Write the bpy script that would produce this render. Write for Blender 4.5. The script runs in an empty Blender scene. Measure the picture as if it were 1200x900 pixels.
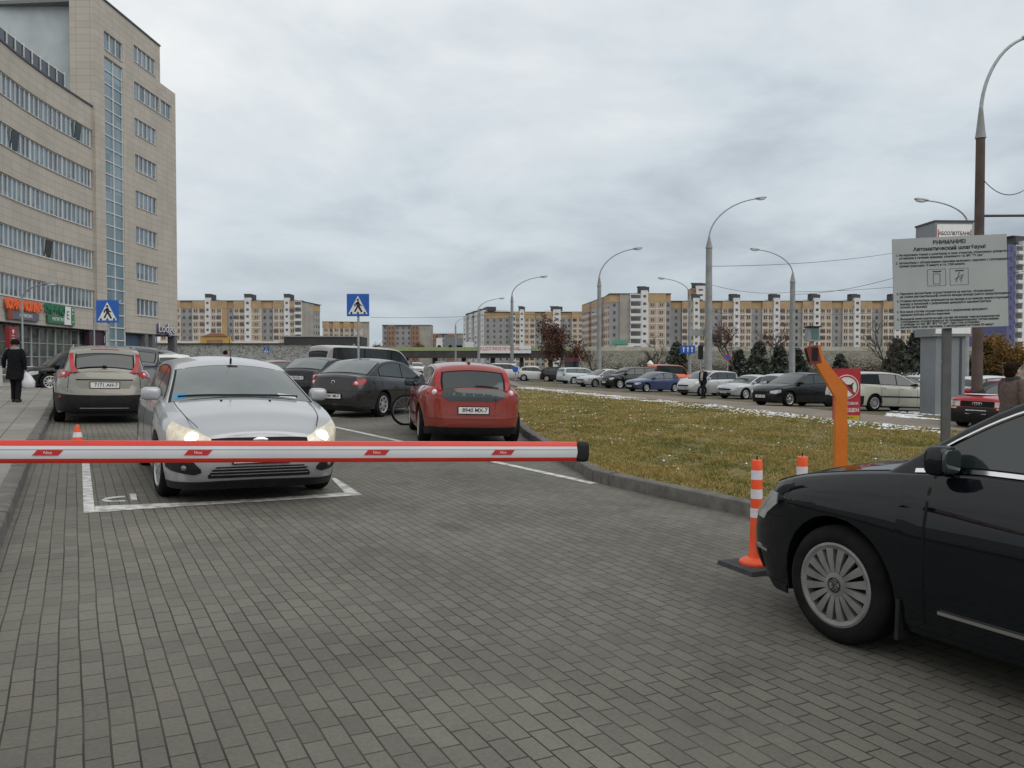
import bpy, bmesh, math, random
import numpy as np
from mathutils import Matrix, Vector
random.seed(7); RNG = np.random.default_rng(7)
PI = math.pi
scene = bpy.context.scene
COL = scene.collection
F = 960.0; CAMZ = 1.45; PITCH = math.atan(25.0/960.0); SLOPE = 0.0254

# ------------------------------------------------------------------ terrain and camera helpers
def clamp(v, a, b): return a if v < a else b if v > b else v
def gz(x, y):
    return -SLOPE*clamp(x, -22, 18) - 0.02*clamp(y-30, 0, 15)
def ray(px, py):
    u = (px-600)/F; v = (450-py)/F
    return Vector((u, math.cos(PITCH)+v*math.sin(PITCH), -math.sin(PITCH)+v*math.cos(PITCH)))
def G(px, py, h=0.0):
    d = ray(px, py); lo, hi = 0.5, 900.0
    for _ in range(60):
        m = 0.5*(lo+hi)
        if CAMZ + d.z*m > gz(d.x*m, d.y*m)+h: lo = m
        else: hi = m
    return (d.x*lo, d.y*lo)
def at(px, py, Y):
    d = ray(px, py); t = Y/d.y
    return Vector((d.x*t, Y, CAMZ+d.z*t))

# ------------------------------------------------------------------ materials
MATS = {}
def newmat(name):
    m = bpy.data.materials.new(name); m.use_nodes = True
    nt = m.node_tree; b = nt.nodes['Principled BSDF']
    MATS[name] = m
    return m, nt, b
def nd(nt, t, **kw):
    n = nt.nodes.new(t)
    for k, v in kw.items(): setattr(n, k, v)
    return n
def rgba(c): return (c[0], c[1], c[2], 1.0)
def pm(name, col, rough=0.6, metal=0.0, var=0.12, scale=6.0, bump=0.0, coat=0.0, spec=None, emit=None, detail=5.0, stretch=None, ior=None):
    if name in MATS: return MATS[name]
    m, nt, b = newmat(name)
    b.inputs['Roughness'].default_value = rough
    b.inputs['Metallic'].default_value = metal
    if coat: b.inputs['Coat Weight'].default_value = coat; b.inputs['Coat Roughness'].default_value = 0.06
    if spec is not None: b.inputs['Specular IOR Level'].default_value = spec
    if ior: b.inputs['IOR'].default_value = ior
    if emit:
        b.inputs['Emission Color'].default_value = rgba(emit[0]); b.inputs['Emission Strength'].default_value = emit[1]
    if var > 0:
        tc = nd(nt, 'ShaderNodeTexCoord'); mp = nd(nt, 'ShaderNodeMapping')
        if stretch: mp.inputs['Scale'].default_value = stretch
        nz = nd(nt, 'ShaderNodeTexNoise'); nz.inputs['Scale'].default_value = scale; nz.inputs['Detail'].default_value = detail
        nt.links.new(tc.outputs['Object'], mp.inputs['Vector']); nt.links.new(mp.outputs['Vector'], nz.inputs['Vector'])
        mr = nd(nt, 'ShaderNodeMapRange'); mr.inputs['From Min'].default_value = 0.3; mr.inputs['From Max'].default_value = 0.7
        mx = nd(nt, 'ShaderNodeMix', data_type='RGBA')
        mx.inputs['A'].default_value = rgba([c*(1-var) for c in col]); mx.inputs['B'].default_value = rgba([min(1, c*(1+var)) for c in col])
        nt.links.new(nz.outputs['Fac'], mr.inputs['Value']); nt.links.new(mr.outputs['Result'], mx.inputs['Factor'])
        nt.links.new(mx.outputs['Result'], b.inputs['Base Color'])
        rr = nd(nt, 'ShaderNodeMapRange'); rr.inputs['To Min'].default_value = max(0.02, rough-0.08*min(1, rough*3)); rr.inputs['To Max'].default_value = min(1, rough+0.1*min(1, rough*3))
        nt.links.new(nz.outputs['Fac'], rr.inputs['Value']); nt.links.new(rr.outputs['Result'], b.inputs['Roughness'])
        if bump:
            bp = nd(nt, 'ShaderNodeBump'); bp.inputs['Strength'].default_value = bump; bp.inputs['Distance'].default_value = 0.02
            nt.links.new(nz.outputs['Fac'], bp.inputs['Height']); nt.links.new(bp.outputs['Normal'], b.inputs['Normal'])
    else:
        b.inputs['Base Color'].default_value = rgba(col)
    return m
def paint(name, col, metal=0.0, rough=0.35, dirt=0.5, spec=.12, coat=.9):
    """car paint: lacquer over colour, road film of dust thicker towards the sills"""
    if name in MATS: return MATS[name]
    m, nt, b = newmat(name)
    tc = nd(nt, 'ShaderNodeTexCoord'); sx = nd(nt, 'ShaderNodeSeparateXYZ'); nt.links.new(tc.outputs['Object'], sx.inputs[0])
    nz = nd(nt, 'ShaderNodeTexNoise'); nz.inputs['Scale'].default_value = 5; nz.inputs['Detail'].default_value = 6
    nt.links.new(tc.outputs['Object'], nz.inputs['Vector'])
    mr = nd(nt, 'ShaderNodeMapRange'); mr.inputs['From Min'].default_value = 0.75; mr.inputs['From Max'].default_value = 0.15
    nt.links.new(sx.outputs['Z'], mr.inputs['Value'])
    mu = nd(nt, 'ShaderNodeMath', operation='MULTIPLY'); nt.links.new(mr.outputs['Result'], mu.inputs[0]); nt.links.new(nz.outputs['Fac'], mu.inputs[1])
    m2 = nd(nt, 'ShaderNodeMath', operation='MULTIPLY'); nt.links.new(mu.outputs[0], m2.inputs[0]); m2.inputs[1].default_value = dirt*1.3
    m3 = nd(nt, 'ShaderNodeMath', operation='MULTIPLY_ADD'); nt.links.new(nz.outputs['Fac'], m3.inputs[0]); m3.inputs[1].default_value = dirt*0.12; nt.links.new(m2.outputs[0], m3.inputs[2])
    mx = nd(nt, 'ShaderNodeMix', data_type='RGBA'); mx.inputs['A'].default_value = rgba(col); mx.inputs['B'].default_value = (0.14, 0.125, 0.105, 1)
    nt.links.new(m3.outputs[0], mx.inputs['Factor']); nt.links.new(mx.outputs['Result'], b.inputs['Base Color'])
    b.inputs['Metallic'].default_value = metal; b.inputs['Roughness'].default_value = rough
    b.inputs['Specular IOR Level'].default_value = spec
    b.inputs['Coat Weight'].default_value = coat; b.inputs['Coat Roughness'].default_value = 0.03
    rr = nd(nt, 'ShaderNodeMapRange'); rr.inputs['To Min'].default_value = 0.025; rr.inputs['To Max'].default_value = 0.5
    nt.links.new(m3.outputs[0], rr.inputs['Value']); nt.links.new(rr.outputs['Result'], b.inputs['Coat Roughness'])
    return m

GLASS = pm('car_glass', (0.022, 0.03, 0.031), 0.05, var=0.15, scale=3, ior=1.65)
GLASS_L = pm('windscreen_glass', (0.11, 0.128, 0.125), 0.07, var=0.25, scale=1.6, ior=1.7)  # paler than the other car glass: reflected sky is put into the base colour
BLACK = pm('black_plastic', (0.014, 0.014, 0.015), 0.6, var=0.3, scale=12, spec=.25)
TRIM = pm('black_trim', (0.007, 0.007, 0.008), 0.5, var=0.1, spec=.15)
RUBBER = pm('tyre_rubber', (0.012, 0.012, 0.012), 0.9, var=0.4, scale=9, bump=0.2, spec=.12)
ALLOY = pm('alloy_metal', (0.5, 0.5, 0.5), 0.35, 0.75, var=0.15)
CAPSILVER = pm('hubcap_silver', (0.2, 0.2, 0.188), 0.45, 0.25, var=0.25, scale=9)
CHROME = pm('chrome', (0.7, 0.7, 0.7), 0.15, 1.0, var=0.05)
LENS = pm('clear_lens', (0.42, 0.44, 0.44), 0.12, 0.2, var=0.25, scale=14, coat=1.0)
REDLENS = pm('red_lens', (0.36, 0.01, 0.018), 0.2, var=0.25, scale=12, coat=.35, spec=.3)
WHITELENS = pm('white_lens', (0.62, 0.6, 0.58), 0.2, var=0.2, scale=20, coat=1.0)
AMBER = pm('amber_lens', (0.6, 0.2, 0.03), 0.2, var=0.1, coat=1.0)
LIT = pm('lit_headlamp', (0.9, 0.85, 0.7), 0.2, var=0, emit=((1.0, 0.88, 0.62), 6.0))
LITLENS = pm('lit_lens', (0.5, 0.47, 0.4), 0.15, 0.1, var=.3, scale=14, coat=1.0, emit=((1.0, .78, .45), .2))
PLATE = pm('plate_white', (0.7, 0.7, 0.68), 0.4, var=0.1, scale=20)
INK = pm('black_ink', (0.012, 0.012, 0.014), 0.5, var=0.05)
WHITE = pm('white_paint', (0.78, 0.78, 0.77), 0.45, var=0.06)
REDP = pm('red_paint', (0.5, 0.02, 0.022), 0.4, var=0.1)
STEEL = pm('galvanised_steel', (0.34, 0.36, 0.37), 0.5, 0.5, var=0.15, scale=8)
SNOW = pm('snow', (0.7, 0.72, 0.73), 0.7, var=0.05)

# ------------------------------------------------------------------ mesh builder
class MB:
    def __init__(s): s.v = []; s.f = []; s.m = []; s.mi = 0
    def add(s, vs, fs):
        o = len(s.v); s.v.extend([tuple(p) for p in vs])
        for f in fs: s.f.append(tuple(i+o for i in f)); s.m.append(s.mi)
        return s
    def box(s, c, d, rot=None, taper=1.0):
        x, y, z = d[0]/2, d[1]/2, d[2]/2
        vs = [Vector((a*x*(taper if k > 0 else 1), b*y*(taper if k > 0 else 1), k*z)) for k in (-1, 1) for a, b in ((-1,-1),(1,-1),(1,1),(-1,1))]
        if rot is not None: vs = [rot @ p for p in vs]
        c = Vector(c); vs = [p+c for p in vs]
        return s.add(vs, [(3,2,1,0),(4,5,6,7),(0,1,5,4),(1,2,6,5),(2,3,7,6),(3,0,4,7)])
    def tube(s, pts, r, n=8, cap=True):
        pts = [Vector(p) for p in pts]; k = len(pts)
        rs = r if isinstance(r, (list, tuple)) else [r]*k
        ref = None; vs = []
        for i, p in enumerate(pts):
            t = (pts[min(i+1, k-1)]-pts[max(i-1, 0)]).normalized()
            if ref is None:
                ref = Vector((0,0,1)) if abs(t.z) < 0.9 else Vector((1,0,0))
            a = t.cross(ref)
            if a.length < 1e-6: a = t.cross(Vector((0,1,0)))
            a.normalize(); b = a.cross(t); ref = b
            for j in range(n):
                w = 2*PI*j/n; vs.append(p + (a*math.cos(w)+b*math.sin(w))*rs[i])
        fs = [(i*n+j, i*n+(j+1)%n, (i+1)*n+(j+1)%n, (i+1)*n+j) for i in range(k-1) for j in range(n)]
        if cap: fs += [tuple(range(n-1, -1, -1)), tuple((k-1)*n+j for j in range(n))]
        return s.add(vs, fs)
    def lathe(s, prof, n=24, c=(0,0,0), axis='z'):
        vs = []
        for r, z in prof:
            for j in range(n):
                w = 2*PI*j/n; p = (r*math.cos(w), r*math.sin(w), z)
                if axis == 'y': p = (p[0], p[2], p[1])
                if axis == 'x': p = (p[2], p[0], p[1])
                vs.append((p[0]+c[0], p[1]+c[1], p[2]+c[2]))
        k = len(prof)
        fs = [(i*n+j, i*n+(j+1)%n, (i+1)*n+(j+1)%n, (i+1)*n+j) for i in range(k-1) for j in range(n)]
        return s.add(vs, fs)
    def disc(s, c, r, nrm=(0,0,1), n=24, th=0.004):
        nrm = Vector(nrm).normalized(); return s.tube([Vector(c)-nrm*th/2, Vector(c)+nrm*th/2], r, n)
    def prism(s, poly, z0, z1):
        n = len(poly)
        vs = [(p[0], p[1], z0) for p in poly]+[(p[0], p[1], z1) for p in poly]
        return s.add(vs, [tuple(range(n-1,-1,-1)), tuple(range(n, 2*n))]+[(i,(i+1)%n,n+(i+1)%n,n+i) for i in range(n)])
    def slab(s, poly, o, ax, ay, th):
        """polygon given in (a,b) along unit vectors ax, ay from o, extruded th along ax x ay"""
        o = Vector(o); ax = Vector(ax); ay = Vector(ay); n3 = ax.cross(ay).normalized(); n = len(poly)
        vs = [o+ax*a+ay*b for a, b in poly]; vs += [p+n3*th for p in vs]
        return s.add(vs, [tuple(range(n-1,-1,-1)), tuple(range(n, 2*n))]+[(i,(i+1)%n,n+(i+1)%n,n+i) for i in range(n)])
    def ellip(s, c, r, e=1.0, nu=12, nv=18, rot=None):
        vs = []; sg = lambda q: math.copysign(abs(q)**e, q)
        for i in range(nu+1):
            a = -PI/2+PI*i/nu
            for j in range(nv):
                b = 2*PI*j/nv
                p = Vector((r[0]*sg(math.cos(a))*sg(math.cos(b)), r[1]*sg(math.cos(a))*sg(math.sin(b)), r[2]*sg(math.sin(a))))
                if rot is not None: p = rot @ p
                vs.append(p+Vector(c))
        return s.add(vs, [(i*nv+j, i*nv+(j+1)%nv, (i+1)*nv+(j+1)%nv, (i+1)*nv+j) for i in range(nu) for j in range(nv)])
    def build(s, name, mat, parent=None, smooth=38, loc=None, rot=None, weld=True):
        me = bpy.data.meshes.new(name); me.from_pydata(s.v, [], s.f)
        mats = mat if isinstance(mat, (list, tuple)) else [mat]
        for m in mats: me.materials.append(m)
        if len(mats) > 1: me.polygons.foreach_set('material_index', s.m)
        bm = bmesh.new(); bm.from_mesh(me)
        if weld: bmesh.ops.remove_doubles(bm, verts=bm.verts, dist=1e-5)
        bmesh.ops.recalc_face_normals(bm, faces=bm.faces)
        if smooth:
            for f in bm.faces: f.smooth = True
            lim = math.radians(smooth)
            for e in bm.edges:
                if len(e.link_faces) == 2 and e.calc_face_angle(0) > lim: e.smooth = False
        bm.to_mesh(me); bm.free()
        o = bpy.data.objects.new(name, me); COL.objects.link(o)
        if parent is not None: o.parent = parent
        if loc is not None: o.location = loc
        if rot is not None: o.rotation_euler = rot
        return o

def tag(o, label=None, cat=None, group=None, kind=None):
    if label: o['label'] = label
    if cat: o['category'] = cat
    if group: o['group'] = group
    if kind: o['kind'] = kind
    return o
def thing(name, label, cat, loc=(0,0,0), rz=0.0, group=None):
    o = bpy.data.objects.new(name, None); o.empty_display_size = 0.2; COL.objects.link(o)
    o.location = loc; o.rotation_euler = (0, 0, rz)
    return tag(o, label, cat, group)
def on_slope(o, x, y, hx, hy, dz=0.0):
    """stand o on the ground at (x,y), its +x towards (hx,hy), its up along the slope"""
    sx = -SLOPE if -22 < x < 18 else 0.0
    sy = -0.02 if 30 < y < 45 else 0.0
    n = Vector((-sx, -sy, 1)).normalized(); h = Vector((hx, hy, 0)); h = (h - n*h.dot(n)).normalized(); l = n.cross(h)
    M = Matrix((h, l, n)).transposed().to_4x4()
    o.rotation_euler = M.to_euler(); o.location = (x, y, gz(x, y)+dz)
def copy_tree(o, parent=None):
    c = o.copy(); COL.objects.link(c); c.parent = parent
    for ch in list(o.children): copy_tree(ch, c)
    return c
def text(s, size, mat, parent, loc, rot, name='lettering', align='CENTER', ext=0.001, sx=1.0, bold=0.0):
    cu = bpy.data.curves.new('txt', 'FONT'); cu.body = s; cu.size = size; cu.align_x = align; cu.align_y = 'CENTER'
    cu.extrude = ext; cu.resolution_u = 3; cu.offset = bold
    ob = bpy.data.objects.new('txt', cu); COL.objects.link(ob)
    dg = bpy.context.evaluated_depsgraph_get(); me = bpy.data.meshes.new_from_object(ob.evaluated_get(dg)); me.name = name
    bpy.data.objects.remove(ob); bpy.data.curves.remove(cu)
    if sx != 1.0: me.transform(Matrix.Diagonal((sx, 1, 1, 1)))
    me.materials.clear(); me.materials.append(mat)
    o = bpy.data.objects.new(name, me); COL.objects.link(o); o.parent = parent; o.location = loc
    o.rotation_euler = rot if not isinstance(rot, Matrix) else rot.to_euler()
    return o
def curve(pts):
    pts = sorted(pts); X = [p[0] for p in pts]; Y = [p[1] for p in pts]; n = len(X)
    d = [(Y[i+1]-Y[i])/(X[i+1]-X[i]) for i in range(n-1)]
    m = [d[0]]+[0 if d[i-1]*d[i] <= 0 else 2*d[i-1]*d[i]/(d[i-1]+d[i]) for i in range(1, n-1)]+[d[-1]]
    def f(x):
        if x <= X[0]: return Y[0]
        if x >= X[-1]: return Y[-1]
        i = 0
        while x > X[i+1]: i += 1
        h = X[i+1]-X[i]; t = (x-X[i])/h; t2 = t*t; t3 = t2*t
        return (2*t3-3*t2+1)*Y[i]+(t3-2*t2+t)*h*m[i]+(-2*t3+3*t2)*Y[i+1]+(t3-t2)*h*m[i+1]
    return f
def lin(pts):
    pts = sorted(pts)
    def f(x):
        if x <= pts[0][0]: return pts[0][1]
        for (a, b), (c, d) in zip(pts, pts[1:]):
            if x <= c: return b+(d-b)*(x-a)/(c-a) if c > a else d
        return pts[-1][1]
    return f
def frange(a, b, n): return [a+(b-a)*i/(n-1) for i in range(n)]
def chaikin(p, k=2):
    for _ in range(k):
        q = [p[0]]
        for a, b in zip(p, p[1:]):
            q += [(a[0]*.75+b[0]*.25, a[1]*.75+b[1]*.25), (a[0]*.25+b[0]*.75, a[1]*.25+b[1]*.75)]
        q.append(p[-1]); p = q
    return p
# ------------------------------------------------------------------ cars
def patch(mb, f, us, lo, hi, nv=3, off=0.006, rim=0.012, ctr=(0, 0, 0.55)):
    nu = len(us); out = []; inn = []; e = 0.004
    for u in us:
        a, b = lo(u), hi(u)
        for j in range(nv+1):
            v = a+(b-a)*j/nv
            p = Vector(f(u, v)); t1 = Vector(f(u+e, v))-Vector(f(u-e, v)); t2 = Vector(f(u, v+e))-Vector(f(u, v-e))
            n = t1.cross(t2)
            if n.length < 1e-9: n = p-Vector(ctr)
            n.normalize()
            if n.dot(p-Vector(ctr)) < 0: n = -n
            out.append(p+n*off); inn.append(p+n*(off-rim))
    w = nv+1; N = nu*w
    fs = [(i*w+j, (i+1)*w+j, (i+1)*w+j+1, i*w+j+1) for i in range(nu-1) for j in range(nv)]
    loop = [i*w for i in range(nu)]+[(nu-1)*w+j for j in range(1, w)]+[i*w+nv for i in range(nu-2, -1, -1)]+[j for j in range(nv-1, 0, -1)]
    for a, b in zip(loop, loop[1:]+loop[:1]): fs.append((a, b, N+b, N+a))
    mb.add(out+inn, fs)

class Shape:
    """body and greenhouse surfaces of one car; +x forward, +y left"""
    def __init__(s, S):
        s.S = S; s.L = S['L']; s.W = S['W']; s.H = S['H']; s.nf = S.get('nf', 4.5); s.nr = S.get('nr', 5.5)
        s.zs = curve(S['zs'])
        s.wf = curve(S.get('wf', [(.15, .93), (.32, .975), (.5, .995), (.68, 1.0), (.85, .975), (1.0, .945), (1.2, .92)]))
        s.df = curve(S.get('df', [(.15, .12), (.28, .03), (.45, 0), (.58, .02), (.7, .09), (.85, .22)]))
        s.dr = curve(S.get('dr', [(.15, .12), (.28, .03), (.45, 0), (.62, .01), (.8, .05), (1.0, .1)]))
        s.xf = s.L/2-S['fo']; s.xr = s.xf-S['wb']; s.r = S.get('r', .315); s.ra = s.r+S.get('gap', .055)
        s.sill = curve(S.get('sill', [(-s.L/2, .3), (-s.L/2+.5, .22), (0, .2), (s.L/2-.5, .19), (s.L/2, .22)]))
        s.cr = S.get('cr', .06)
        g = chaikin(S['gp'], 2); s.gp = g
        s.zt = lin([(p[0], p[1]) for p in g]); s.wr = S.get('wr', s.W/2*.72)
    def zl(s, x, inside=True):
        z = s.sill(x)
        for xa in (s.xf, s.xr):
            q = s.ra**2-(x-xa)**2
            if q >= -1e-9: z = max(z, s.r+math.sqrt(max(0, q)))
        return z
    def P(s, phi, z):
        c, sn = math.cos(phi), math.sin(phi); n = s.nf if c > 0 else s.nr
        cc = math.copysign(abs(c)**(2/n), c); ss = math.copysign(abs(sn)**(2/n), sn)
        k = clamp((abs(cc)-.8)/.2, 0, 1); k = k*k*(3-2*k)
        x = cc*s.L/2 - math.copysign((s.df if c > 0 else s.dr)(z)*k, c)
        t = (z-.2)/(s.zs(x)-.2)
        y = ss*s.W/2*s.wf(z)*(1-.05*max(0, (t-.85)/.15)**2)
        return (x, y, z)
    def phi_y(s, y, front=True):
        n = s.nf if front else s.nr; a = math.asin(clamp(abs(y)/(s.W/2), 0, 1)**(n/2))
        if front: return -a if y < 0 else a
        return PI+a if y < 0 else PI-a
    def phi_x(s, x):
        n = s.nf if x > 0 else s.nr; a = math.acos(clamp(abs(x)/(s.L/2), 0, 1)**(n/2)); return a if x > 0 else PI-a
    def side(s, x, z, sg): p = s.P(s.phi_x(x), z); return (x, p[1]*sg, z)
    def yb(s, x): return s.P(s.phi_x(x), s.zs(x)-.01)[1]-.025
    def yg(s, x, z):
        b = s.yb(x); zb = s.zs(x)-.02; return b+(s.wr-b)*clamp((z-zb)/(s.H-zb), 0, 1)**.9
    def gside(s, x, z, sg): return (x, s.yg(x, z)*sg, z)
    def top(s, u, k):
        """u across (-1..1), k position along the roof profile (0..1)"""
        i = clamp(k, 0, 1)*(len(s.gp)-1); a = int(min(i, len(s.gp)-2)); t = i-a
        x = s.gp[a][0]*(1-t)+s.gp[a+1][0]*t; z = s.gp[a][1]*(1-t)+s.gp[a+1][1]*t
        e = s.yg(x, z-s.cr)
        return (x, u*e, z-s.cr*u*u)
    def k_of(s, x, rear=False):
        g = s.gp
        for i in range(len(g)-1):
            if g[i+1][0] <= x <= g[i][0]: return (i+(g[i][0]-x)/max(1e-6, g[i][0]-g[i+1][0]))/(len(g)-1)
        return 0 if x > g[0][0] else 1
    def body(s):
        mb = MB(); phis = set(round(PI*i/56, 6) for i in range(57)); cols = [(p, None) for p in phis]
        arch = []
        for xa in (s.xf, s.xr):
            for k in range(0, 15):
                x = xa+s.ra*math.cos(PI*k/14); arch.append((s.phi_x(x), s.zl(x)))
            for x in (xa+s.ra+.003, xa-s.ra-.003): arch.append((s.phi_x(x), s.sill(x)))
        cols = [c for c in cols if all(abs(c[0]-a[0]) > .012 for a in arch)]+arch
        cols.sort(); ts = [0, .06, .15, .28, .42, .56, .69, .79, .86, .91, .95, .98, 1]
        ph = [c[0] for c in cols]; m = len(cols); NT = len(ts); top = []
        base = 0
        for sg in (1, -1):
            vs = []
            for p, zl0 in cols:
                x0 = s.P(p, .5)[0]; zl = zl0 if zl0 is not None else s.zl(x0); zh = s.zs(x0)
                q = s.P(p, zl); vs.append((q[0]*.985, q[1]*.86*sg, zl+.004))
                for t in ts:
                    z = zl+(zh-zl)*t; q = s.P(p, z); vs.append((q[0], q[1]*sg, q[2]))
                if sg == 1: top.append((q[0], q[1], q[2]))
            w = NT+1
            mb.add(vs, [(i*w+j, (i+1)*w+j, (i+1)*w+j+1, i*w+j+1) for i in range(m-1) for j in range(w-1)])
        M = 12; vs = []
        for x, y, z in top:
            for j in range(M+1):
                u = -1+2*j/M; vs.append((x, y*u, z+s.cr*(1-u*u)*min(1, y/(.35*s.W))))
        mb.add(vs, [(i*(M+1)+j, (i+1)*(M+1)+j, (i+1)*(M+1)+j+1, i*(M+1)+j+1) for i in range(m-1) for j in range(M)])
        return mb
    def cabin(s):
        mb = MB(); vs = []; secs = []
        for x, z in s.gp:
            zb = s.zs(x)-.03; ze = max(z-s.cr, zb+.005); sec = []
            for t in (0, .35, .7, .9):
                zz = zb+(ze-.03-zb)*t if ze-.03 > zb else zb+(ze-zb)*t; sec.append((s.yg(x, zz), zz))
            e = s.yg(x, ze); h = min(.03, max(0, ze-zb))
            sec += [(e+.002, ze-h*.5), (e-.012, ze+.004), (e-.045, z-s.cr*.86)]
            for u in (.85, .65, .4, .2, 0): sec.append(((e-.045)*u/.95, z-s.cr*u*u*.86))
            full = sec+[(-a, b) for a, b in reversed(sec[:-1])]
            secs.append([(x, a, b) for a, b in full])
        w = len(secs[0])
        for c in secs: vs += c
        mb.add(vs, [(i*w+j, (i+1)*w+j, (i+1)*w+j+1, i*w+j+1) for i in range(len(secs)-1) for j in range(w-1)])
        for i in (0, len(secs)-1): mb.add(secs[i], [tuple(range(w))])
        return mb

def wheel_parts(r, wd, n_sp, kind, cap=None):
    """outer face at +y; tyre and rim meshes"""
    t = MB(); rr = r*.66 if kind != 'cap' else r*.7
    t.lathe([(rr, -wd/2), (rr+.015, -wd/2-.004), (r*.86, -wd/2-.006), (r*.955, -wd/2+.012), (r, -wd/2+.035), (r, wd/2-.035), (r*.955, wd/2-.012), (r*.86, wd/2+.006), (rr+.015, wd/2+.004), (rr, wd/2-.005), (rr-.01, wd/2-.02)], 40, axis='y')
    m = MB()
    m.mi = 1; m.disc((0, wd/2-.06, 0), rr, (0, 1, 0), 28, .01); m.mi = 0
    m.lathe([(rr+.002, wd/2-.03), (rr+.004, wd/2+.001), (rr-.008, wd/2+.005), (rr-.03, wd/2-.005), (rr-.034, wd/2-.05)], 40, axis='y')
    m.lathe([(.0, wd/2+.004), (r*.1, wd/2+.004), (r*.2, wd/2-.003), (r*.24, wd/2-.03)], 24, axis='y')
    for i in range(n_sp):
        a = 2*PI*i/n_sp; c, sn = math.cos(a), math.sin(a)
        w0, w1 = (r*.075, r*.06) if kind == 'alloy' else (r*.55/n_sp, r*1.22/n_sp)
        pts = []
        for rad, hw, y in ((r*.18, w0, wd/2-.004), (r*.42, (w0+w1)/2, wd/2+(.001 if kind == 'cap' else -.006)), (rr-.012, w1, wd/2-.004)):
            for yy in (y, y-.028):
                for q in (-hw, hw): pts.append((rad*c-q*sn, yy, rad*sn+q*c))
        fs = []
        for k in (0, 4): fs += [(k, k+4, k+5, k+1), (k+2, k+3, k+7, k+6), (k, k+2, k+6, k+4), (k+1, k+5, k+7, k+3)]
        m.add(pts, fs)
    return t, m
def fbox(mb, s, y, z, w, h, front=True, off=.012):
    pa = lambda a, b: s.P(a, b)
    us = [s.phi_y(q, front) for q in frange(y-w/2, y+w/2, 5)]
    patch(mb, pa, us, lambda u: z-h/2, lambda u: z+h/2, 2, off)

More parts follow.
